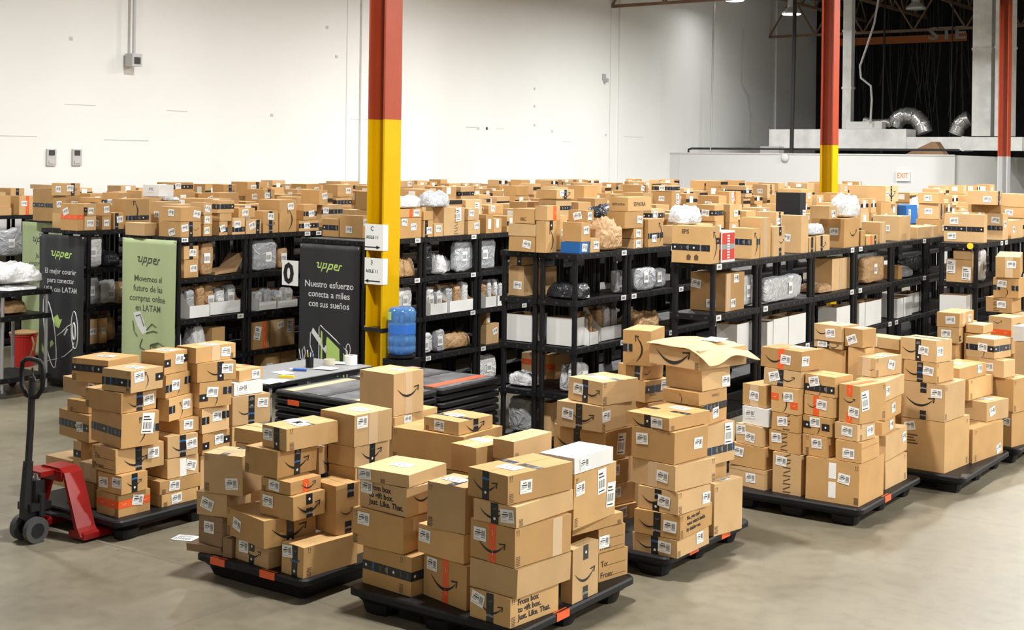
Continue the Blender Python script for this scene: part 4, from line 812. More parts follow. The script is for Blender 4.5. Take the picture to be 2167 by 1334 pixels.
(-13.42,21.4,1.999,-1,0.28,0.36,0.219,37),
(-13.45,21.89,1.832,-2,0.34,0.39,0.161,33),
(-13.45,21.89,1.995,-1,0.31,0.41,0.213,3),
(-13.44,22.35,1.832,-1,0.28,0.31,0.237,49),
(-13.43,22.72,1.832,0,0.31,0.28,0.112,7),
(-13.43,22.72,1.946,2,0.3,0.28,0.119,14),
(-13.4,23.09,1.832,0,0.25,0.26,0.193,25),
(-13.4,23.09,2.027,0,0.23,0.28,0.128,57),
(-13.43,23.57,1.832,0,0.29,0.34,0.109,43),
(-13.43,23.57,1.943,1,0.29,0.34,0.164,19),
(-13.38,23.96,1.832,0,0.22,0.16,0.115,15),
(-13.38,23.96,1.949,0,0.27,0.18,0.186,16),
(-13.4,24.3,1.832,0,0.23,0.25,0.314,52),
(-13.42,24.68,1.832,-1,0.31,0.25,0.222,30),
(-13.42,24.68,2.056,-2,0.28,0.21,0.191,11),
(-13.43,25.02,1.832,-2,0.32,0.21,0.1,11),
(-13.43,25.02,1.934,-1,0.29,0.2,0.186,12),
(-13.39,25.42,1.832,0,0.26,0.33,0.249,9),
(-11.25,13.0,1.832,0,0.29,0.24,0.101,62),
(-11.25,13.0,1.935,-2,0.26,0.24,0.15,1),
(-11.26,13.39,1.832,0,0.26,0.31,0.196,0),
(-11.26,13.39,2.03,-1,0.26,0.29,0.169,13),
(-11.28,13.83,1.832,-1,0.34,0.3,0.237,17),
(-11.28,13.83,2.071,2,0.36,0.3,0.136,43),
(-11.27,14.26,1.832,0,0.28,0.27,0.127,24),
(-11.25,14.65,1.832,-1,0.31,0.3,0.115,36),
(-11.25,14.65,1.949,-2,0.26,0.29,0.182,19),
(-11.25,15.69,1.832,2,0.25,0.19,0.135,29),
(-11.27,16.06,1.832,-2,0.32,0.36,0.101,54),
(-11.27,16.06,1.935,1,0.33,0.36,0.135,51),
(-11.24,16.47,1.832,1,0.27,0.26,0.167,32),
(-11.23,16.88,1.832,2,0.22,0.35,0.207,10),
(-11.23,16.88,2.041,0,0.22,0.35,0.11,33),
(-11.28,17.31,1.832,1,0.35,0.28,0.337,14),
(-11.27,17.68,1.832,2,0.32,0.21,0.149,23),
(-11.27,17.68,1.983,2,0.27,0.23,0.171,14),
(-11.27,18.04,1.832,0,0.33,0.26,0.144,53),
(-11.27,18.04,1.978,-2,0.3,0.29,0.139,20),
(-11.27,18.35,1.832,1,0.34,0.17,0.149,60),
(-11.27,18.77,1.832,0,0.33,0.42,0.159,31),
(-11.28,19.25,1.832,-2,0.31,0.32,0.137,49),
(-11.28,19.25,1.971,0,0.29,0.36,0.127,57),
(-11.28,19.65,1.832,1,0.29,0.27,0.218,35),
(-11.28,19.65,2.052,-1,0.3,0.23,0.154,29),
(-11.28,20.1,1.832,-1,0.3,0.39,0.164,19),
(-11.28,20.1,1.998,-2,0.3,0.4,0.211,49),
(-11.27,20.52,1.832,-1,0.28,0.22,0.194,2),
(-11.25,20.85,1.832,1,0.28,0.2,0.215,3),
(-11.25,20.85,2.049,1,0.28,0.18,0.159,61),
(-11.27,21.22,1.832,0,0.31,0.28,0.199,36),
(-11.23,21.65,1.832,2,0.25,0.36,0.222,4),
(-11.27,22.07,1.832,-1,0.34,0.3,0.14,22),
(-11.27,22.07,1.974,0,0.35,0.33,0.105,6),
(-11.26,22.45,1.832,2,0.29,0.28,0.226,62),
(-11.26,22.87,1.832,1,0.32,0.34,0.241,0),
(-11.23,23.32,1.832,2,0.22,0.27,0.172,33),
(-11.23,23.32,2.006,-2,0.25,0.26,0.125,4),
(-11.26,23.7,1.832,1,0.3,0.35,0.159,19),
(-11.26,23.7,1.993,1,0.27,0.33,0.143,23),
(-11.26,23.7,2.138,1,0.32,0.33,0.125,20),
(-11.26,24.03,1.832,2,0.26,0.19,0.198,50),
(-11.26,24.03,2.032,2,0.3,0.19,0.167,7),
(-11.28,24.4,1.832,0,0.35,0.3,0.17,43),
(-11.28,24.4,2.004,2,0.3,0.33,0.232,23),
(-11.27,24.88,1.832,-1,0.3,0.39,0.174,63),
(-11.24,25.32,1.832,0,0.21,0.23,0.297,41),
(-11.22,25.66,1.832,0,0.24,0.3,0.186,34),
(-11.22,25.66,2.02,0,0.24,0.26,0.178,51),
(-11.69,10.57,1.832,1,0.28,0.39,0.101,33),
(-11.69,10.57,1.935,2,0.26,0.36,0.166,49),
(-11.7,11.84,1.832,1,0.29,0.17,0.198,21),
(-11.71,12.25,1.959,2,0.31,0.42,0.104,59),
(-11.69,13.05,1.832,0,0.29,0.18,0.167,22),
(-11.73,13.35,1.832,-2,0.33,0.23,0.116,60),
(-11.73,13.35,1.95,2,0.32,0.23,0.171,37),
(-11.74,13.69,1.832,-2,0.34,0.25,0.192,6),
(-11.74,13.69,2.026,-2,0.31,0.26,0.171,5),
(-11.72,14.08,1.832,-2,0.32,0.28,0.195,15),
(-11.72,14.5,1.832,-2,0.34,0.34,0.112,15),
(-11.72,14.5,1.946,-2,0.34,0.28,0.179,8),
(-11.72,14.5,2.126,-1,0.31,0.3,0.113,28),
(-11.73,14.96,1.832,2,0.35,0.34,0.126,17),
(-11.73,14.96,1.96,-2,0.37,0.35,0.13,19),
(-11.69,15.33,1.832,-2,0.23,0.2,0.283,9),
(-11.73,15.68,1.832,-2,0.28,0.31,0.17,40),
(-11.68,16.1,1.832,-1,0.26,0.3,0.128,14),
(-11.67,16.6,1.832,-2,0.22,0.38,0.146,22),
(-11.69,16.99,1.832,-2,0.29,0.2,0.134,1),
(-11.68,17.3,1.832,2,0.25,0.22,0.226,11),
(-11.72,17.73,1.832,1,0.29,0.42,0.212,11),
(-11.72,18.25,1.832,0,0.32,0.35,0.21,19),
(-11.72,18.25,2.044,-1,0.31,0.4,0.225,63),
(-11.72,18.74,1.832,1,0.26,0.3,0.17,29),
(-11.72,18.74,2.004,-1,0.31,0.32,0.13,35),
(-11.7,19.11,1.832,0,0.25,0.18,0.196,6),
(-11.7,19.11,2.03,-1,0.26,0.18,0.132,26),
(-11.72,19.4,1.832,2,0.32,0.26,0.154,57),
(-11.72,19.4,1.988,0,0.32,0.25,0.114,21),
(-11.68,19.81,1.832,-1,0.23,0.28,0.188,34),
(-11.69,20.26,1.832,1,0.28,0.31,0.151,40),
(-11.69,20.26,1.985,-2,0.26,0.38,0.178,4),
(-11.69,20.74,1.832,0,0.27,0.33,0.212,37),
(-11.69,20.74,2.046,-1,0.22,0.27,0.175,19),
(-11.71,21.13,1.832,0,0.31,0.19,0.292,8),
(-11.74,21.44,1.832,2,0.36,0.29,0.159,2),
(-11.74,21.44,1.993,1,0.3,0.25,0.113,9),
(-11.71,21.77,1.832,2,0.32,0.18,0.11,43),
(-11.71,21.77,1.944,1,0.31,0.18,0.126,63),
(-11.71,22.18,1.832,0,0.29,0.43,0.198,35),
(-11.71,22.18,2.032,2,0.31,0.35,0.145,37),
(-11.69,22.64,1.832,-1,0.25,0.28,0.212,37),
(-11.69,22.64,2.046,2,0.27,0.33,0.153,24),
(-11.72,23.05,1.832,2,0.26,0.24,0.161,46),
(-11.72,23.05,1.995,1,0.27,0.25,0.226,56),
(-11.72,23.05,2.223,-1,0.31,0.28,0.137,25),
(-11.72,23.39,1.832,0,0.31,0.19,0.235,13),
(-11.72,23.39,2.069,2,0.29,0.17,0.156,36),
(-11.72,23.39,2.227,0,0.29,0.17,0.133,1),
(-11.7,23.7,1.832,-1,0.27,0.29,0.175,28),
(-11.7,23.7,2.009,-2,0.25,0.25,0.199,36),
(-11.7,24.09,1.832,1,0.26,0.28,0.206,26),
(-11.7,24.09,2.04,-2,0.29,0.29,0.148,4),
(-11.71,24.49,1.832,-1,0.29,0.24,0.313,45),
(-11.69,24.83,1.832,-1,0.23,0.24,0.273,29),
(-11.72,25.17,1.832,1,0.27,0.23,0.175,41),
(-11.72,25.17,2.009,0,0.31,0.24,0.106,11),
(-11.72,25.17,2.117,-1,0.26,0.25,0.141,24),
(-11.71,25.55,1.832,1,0.27,0.25,0.116,1),
(-11.71,25.55,1.95,-2,0.29,0.28,0.169,23),
(-9.52,13.61,1.832,0,0.24,0.33,0.128,28),
(-9.55,14.04,1.832,2,0.31,0.25,0.261,22),
(-9.54,14.44,1.832,1,0.34,0.38,0.143,31),
(-9.52,14.89,1.832,2,0.29,0.28,0.184,45),
(-9.54,15.33,1.832,-1,0.31,0.41,0.16,12),
(-9.52,15.84,1.832,-1,0.26,0.36,0.144,17),
(-9.52,15.84,1.978,1,0.24,0.38,0.106,31),
(-9.53,16.25,1.832,2,0.29,0.23,0.191,7),
(-9.56,16.6,1.832,1,0.36,0.26,0.186,12),
(-9.57,17.43,1.832,-2,0.37,0.29,0.227,8),
(-9.51,17.89,1.832,0,0.23,0.33,0.187,54),
(-9.52,18.36,1.832,0,0.29,0.4,0.177,40),
(-9.52,18.36,2.011,0,0.3,0.38,0.137,9),
(-9.53,18.86,1.832,-1,0.26,0.36,0.212,32),
(-9.56,19.82,1.832,1,0.33,0.31,0.143,8),
(-9.51,20.68,1.832,-1,0.25,0.26,0.165,19),
(-9.5,21.07,1.832,1,0.22,0.25,0.117,57),
(-9.5,21.07,1.951,-2,0.25,0.24,0.103,45),
(-9.52,21.52,1.832,0,0.28,0.35,0.119,5),
(-9.52,21.52,1.953,1,0.27,0.35,0.239,52),
(-9.56,21.96,1.832,-1,0.31,0.25,0.197,26),
(-9.56,21.96,2.031,2,0.34,0.24,0.236,42),
(-9.56,22.39,1.832,-1,0.3,0.36,0.238,13),
(-9.51,22.81,1.832,2,0.21,0.2,0.213,38),
(-9.52,23.48,1.832,1,0.25,0.19,0.31,60),
(-9.53,23.88,1.832,-2,0.31,0.42,0.136,24),
(-9.53,23.88,1.97,-2,0.3,0.42,0.191,28),
(-9.51,24.36,1.832,1,0.28,0.28,0.196,59),
(-9.51,24.36,2.03,0,0.26,0.27,0.121,10),
(-9.49,24.77,1.832,-2,0.24,0.25,0.233,56),
(-9.52,25.23,1.832,-1,0.29,0.37,0.32,60),
(-9.51,25.66,1.832,-2,0.24,0.28,0.266,28),
(-9.51,26.08,1.832,1,0.27,0.29,0.316,32),
(-10.01,11.87,1.832,1,0.31,0.32,0.123,16),
(-10.01,11.87,1.957,0,0.31,0.33,0.173,62),
(-10.01,11.87,2.132,-1,0.33,0.3,0.112,57),
(-10.01,12.24,1.832,-2,0.32,0.2,0.138,30),
(-9.95,12.64,1.832,-1,0.27,0.38,0.144,34),
(-9.95,12.64,1.978,0,0.28,0.43,0.138,31),
(-10.01,13.11,1.832,2,0.35,0.29,0.161,6),
(-9.96,13.98,1.832,-2,0.24,0.22,0.169,39),
(-9.97,14.87,1.832,2,0.29,0.35,0.159,6),
(-10.0,15.3,1.832,0,0.34,0.29,0.193,57),
(-9.97,15.79,1.832,-2,0.28,0.41,0.219,10),
(-9.99,16.31,1.832,-1,0.32,0.36,0.164,2),
(-9.99,16.31,1.998,-2,0.31,0.35,0.136,22),
(-9.96,16.81,1.832,0,0.22,0.36,0.156,2),
(-9.96,16.81,1.99,2,0.25,0.37,0.124,7),
(-9.99,17.27,1.832,-1,0.29,0.28,0.169,32),
(-10.0,17.73,1.832,2,0.3,0.34,0.171,32),
(-10.0,17.73,2.005,-2,0.31,0.39,0.149,5),
(-9.97,18.21,1.832,-1,0.24,0.3,0.311,60),
(-9.95,18.65,1.832,2,0.25,0.32,0.148,21),
(-9.95,18.65,1.982,-1,0.22,0.31,0.134,63),
(-10.01,19.12,1.832,2,0.36,0.38,0.142,1),
(-9.98,19.62,1.832,0,0.28,0.38,0.21,23),
(-9.96,20.07,1.832,0,0.24,0.26,0.166,56),
(-9.97,20.53,1.832,-2,0.24,0.33,0.145,32),
(-9.99,20.98,1.832,0,0.28,0.27,0.217,60),
(-9.99,20.98,2.051,1,0.29,0.28,0.222,51),
(-9.98,21.35,1.832,0,0.31,0.2,0.131,6),
(-9.98,21.35,1.965,-1,0.28,0.23,0.179,13),
(-9.96,21.68,1.832,0,0.21,0.29,0.178,36),
(-9.96,21.68,2.012,2,0.24,0.28,0.163,17),
(-9.97,22.08,1.832,2,0.26,0.35,0.222,37),
(-9.96,22.46,1.832,-2,0.28,0.2,0.214,50),
(-9.96,22.46,2.048,0,0.26,0.22,0.111,21),
(-9.97,22.81,1.832,1,0.25,0.21,0.102,19),
(-9.97,22.81,1.936,-1,0.25,0.2,0.218,60),
(-9.97,23.18,1.832,2,0.28,0.29,0.185,54),
(-9.97,23.18,2.019,-2,0.3,0.34,0.19,13),
(-9.97,23.58,1.832,2,0.26,0.21,0.189,2),
(-9.97,23.58,2.023,0,0.27,0.17,0.131,23),
(-9.98,23.88,1.832,-2,0.31,0.21,0.169,49),
(-9.98,23.88,2.003,1,0.3,0.21,0.14,52),
(-9.99,24.19,1.832,1,0.34,0.19,0.166,20),
(-9.99,24.19,2.0,0,0.31,0.18,0.226,19),
(-10.0,24.47,1.832,0,0.31,0.18,0.189,11),
(-10.0,24.47,2.023,-2,0.29,0.2,0.178,14),
(-9.97,24.86,1.832,-2,0.3,0.37,0.209,43),
(-9.97,24.86,2.043,2,0.31,0.34,0.118,46),
(-9.97,24.86,2.163,0,0.29,0.37,0.158,29),
(-9.99,25.29,1.832,0,0.27,0.32,0.107,12),
(-9.99,25.29,1.941,-1,0.28,0.33,0.113,9),
(-9.98,25.67,1.832,1,0.3,0.19,0.131,57),
(-9.98,25.67,1.965,1,0.33,0.19,0.187,5),
(-10.02,25.94,1.832,-2,0.37,0.18,0.211,59),
(-10.02,25.94,2.045,1,0.33,0.19,0.184,13),
(-6.87,14.35,1.832,0,0.27,0.4,0.214,33),
(-6.86,14.79,1.832,1,0.23,0.29,0.146,29),
(-6.86,16.36,1.832,1,0.28,0.33,0.115,49),
(-6.89,17.13,1.832,0,0.26,0.37,0.118,56),
(-6.89,17.13,1.952,1,0.32,0.38,0.1,17),
(-6.89,17.55,1.832,0,0.28,0.26,0.226,32),
(-6.89,17.55,2.06,-1,0.28,0.24,0.215,35),
(-6.92,19.12,1.832,0,0.3,0.25,0.1,48),
(-6.91,21.52,1.832,0,0.28,0.32,0.226,19),
(-6.92,22.9,1.832,1,0.3,0.37,0.151,13),
(-6.92,23.34,1.832,-2,0.35,0.34,0.196,17),
(-6.86,23.76,1.832,2,0.25,0.23,0.294,33),
(-6.93,24.06,1.832,-1,0.36,0.18,0.29,55),
(-6.91,24.5,1.832,0,0.38,0.42,0.326,17),
(-6.9,24.96,1.832,2,0.28,0.34,0.142,25),
(-6.9,24.96,1.976,2,0.31,0.33,0.217,14),
(-6.89,25.42,1.832,-2,0.27,0.42,0.287,8),
(-6.91,25.84,1.832,0,0.31,0.23,0.204,4),
(-6.87,26.15,1.832,-2,0.26,0.23,0.188,22),
(-7.33,12.92,1.832,2,0.26,0.28,0.208,55),
(-7.34,13.39,1.832,1,0.3,0.31,0.284,36),
(-7.37,13.75,1.832,0,0.34,0.17,0.305,54),
(-7.32,14.12,1.832,-2,0.24,0.36,0.216,2),
(-7.32,14.12,2.05,1,0.28,0.36,0.102,58),
(-7.33,14.49,1.832,-2,0.31,0.22,0.129,33),
(-7.33,14.49,1.963,0,0.3,0.21,0.129,42),
(-7.36,14.87,1.832,0,0.3,0.3,0.159,5),
(-7.36,14.87,1.993,-1,0.29,0.29,0.184,55),
(-7.32,15.7,1.832,2,0.26,0.32,0.125,54),
(-7.35,16.05,1.832,2,0.32,0.17,0.215,47),
(-7.34,16.35,1.832,1,0.32,0.2,0.104,21),
(-7.35,16.61,1.832,2,0.27,0.18,0.143,21),
(-7.35,16.61,1.977,-1,0.3,0.17,0.187,32),
(-7.36,17.0,1.832,-1,0.28,0.39,0.16,31),
(-7.32,17.41,1.832,0,0.28,0.23,0.238,24),
(-7.32,17.76,1.832,-1,0.24,0.24,0.221,11),
(-7.32,17.76,2.055,1,0.24,0.25,0.109,38),
(-7.37,18.13,1.832,-2,0.35,0.31,0.186,32),
(-7.37,18.13,2.02,-1,0.3,0.32,0.108,33),
(-7.37,18.49,1.832,1,0.35,0.26,0.14,11),
(-7.37,18.49,1.974,1,0.32,0.24,0.189,46),
(-7.36,18.9,1.832,-1,0.32,0.35,0.149,35),
(-7.32,19.41,1.832,-2,0.27,0.35,0.107,57),
(-7.32,19.41,1.941,-1,0.28,0.35,0.202,14),
(-7.38,19.86,1.832,1,0.3,0.27,0.226,21),
(-7.38,19.86,2.06,2,0.35,0.3,0.149,43),
(-7.38,19.86,2.211,1,0.36,0.29,0.131,9),
(-7.35,20.28,1.832,0,0.28,0.29,0.188,34),
(-7.35,20.28,2.133,-2,0.33,0.29,0.16,2),
(-7.34,20.74,1.832,-2,0.26,0.36,0.108,8),
(-7.34,20.74,1.942,2,0.28,0.34,0.127,59),
(-7.31,21.2,1.832,1,0.27,0.28,0.109,33),
(-7.32,21.53,1.832,-1,0.26,0.23,0.29,3),
(-7.32,21.88,1.832,-1,0.25,0.27,0.185,3),
(-7.32,21.88,2.019,1,0.21,0.27,0.212,2),
(-7.33,22.23,1.832,0,0.29,0.29,0.113,23),
(-7.33,22.23,1.947,-2,0.26,0.27,0.214,51),
(-7.31,22.65,1.832,-2,0.26,0.36,0.119,17),
(-7.31,22.65,1.953,-2,0.26,0.38,0.145,6),
(-7.36,23.05,1.832,2,0.35,0.23,0.14,12),
(-7.36,23.05,1.974,2,0.31,0.24,0.174,47),
(-7.37,23.48,1.832,2,0.34,0.4,0.131,38),
(-7.37,23.48,1.965,-1,0.34,0.36,0.21,55),
(-7.32,23.89,1.832,-1,0.27,0.18,0.192,43),
(-7.38,24.23,1.832,0,0.32,0.22,0.131,22),
(-7.38,24.23,1.965,2,0.35,0.23,0.149,44),
(-7.35,24.54,1.832,0,0.32,0.23,0.223,36),
(-7.35,24.54,2.057,0,0.31,0.2,0.177,56),
(-7.33,24.86,1.832,0,0.27,0.19,0.215,59),
(-7.33,24.86,2.049,-2,0.23,0.16,0.164,22),
(-7.33,25.21,1.832,1,0.24,0.33,0.207,9),
(-7.33,25.21,2.041,0,0.24,0.36,0.12,43),
(-7.31,25.64,1.832,1,0.26,0.29,0.144,30),
(-7.31,25.64,1.978,-1,0.28,0.32,0.156,42),
(-7.34,26.03,1.832,0,0.27,0.33,0.174,21),
(-7.34,26.03,2.008,2,0.31,0.31,0.119,14),
(-5.43,16.95,1.832,-2,0.34,0.22,0.221,52),
(-5.44,17.72,1.832,1,0.38,0.27,0.152,48),
(-5.37,18.13,1.832,2,0.27,0.33,0.15,49),
(-5.4,18.59,1.832,-2,0.26,0.35,0.151,45),
(-5.4,18.59,1.985,2,0.27,0.31,0.107,51),
(-5.4,19.01,1.832,-2,0.27,0.25,0.141,50),
(-5.4,19.01,1.975,2,0.32,0.27,0.182,14),
(-4.61,17.4,1.832,-1,0.32,0.35,0.227,49),
(-4.57,17.76,1.832,-1,0.24,0.16,0.2,12),
(-4.57,17.76,2.034,0,0.26,0.15,0.205,3),
(-4.62,18.06,1.832,0,0.3,0.22,0.168,40),
(-4.62,18.06,2.002,1,0.32,0.22,0.215,10),
(-4.62,18.06,2.22,2,0.29,0.26,0.105,3),
(-4.6,18.47,1.832,0,0.32,0.33,0.165,58),
(-4.61,18.86,1.832,1,0.31,0.2,0.233,32),
(-4.61,18.86,2.067,-2,0.33,0.21,0.213,52),
(-4.6,19.25,1.832,2,0.3,0.3,0.235,50),
(-4.6,19.25,2.069,-2,0.33,0.29,0.239,0),
(-4.59,19.69,1.832,-2,0.29,0.35,0.274,9),
(-4.59,20.14,1.832,2,0.34,0.29,0.221,39),
(-4.59,20.14,2.055,0,0.3,0.26,0.237,59),
(-4.58,20.56,1.832,-2,0.24,0.4,0.209,49),
(-4.58,20.56,2.043,2,0.24,0.37,0.157,14),
(-4.59,21.04,1.832,1,0.27,0.25,0.221,59),
(-4.59,21.04,2.055,0,0.3,0.3,0.166,29),
(-4.57,21.46,1.832,2,0.24,0.32,0.22,28),
(-4.57,21.46,2.054,-2,0.26,0.32,0.191,3),
]
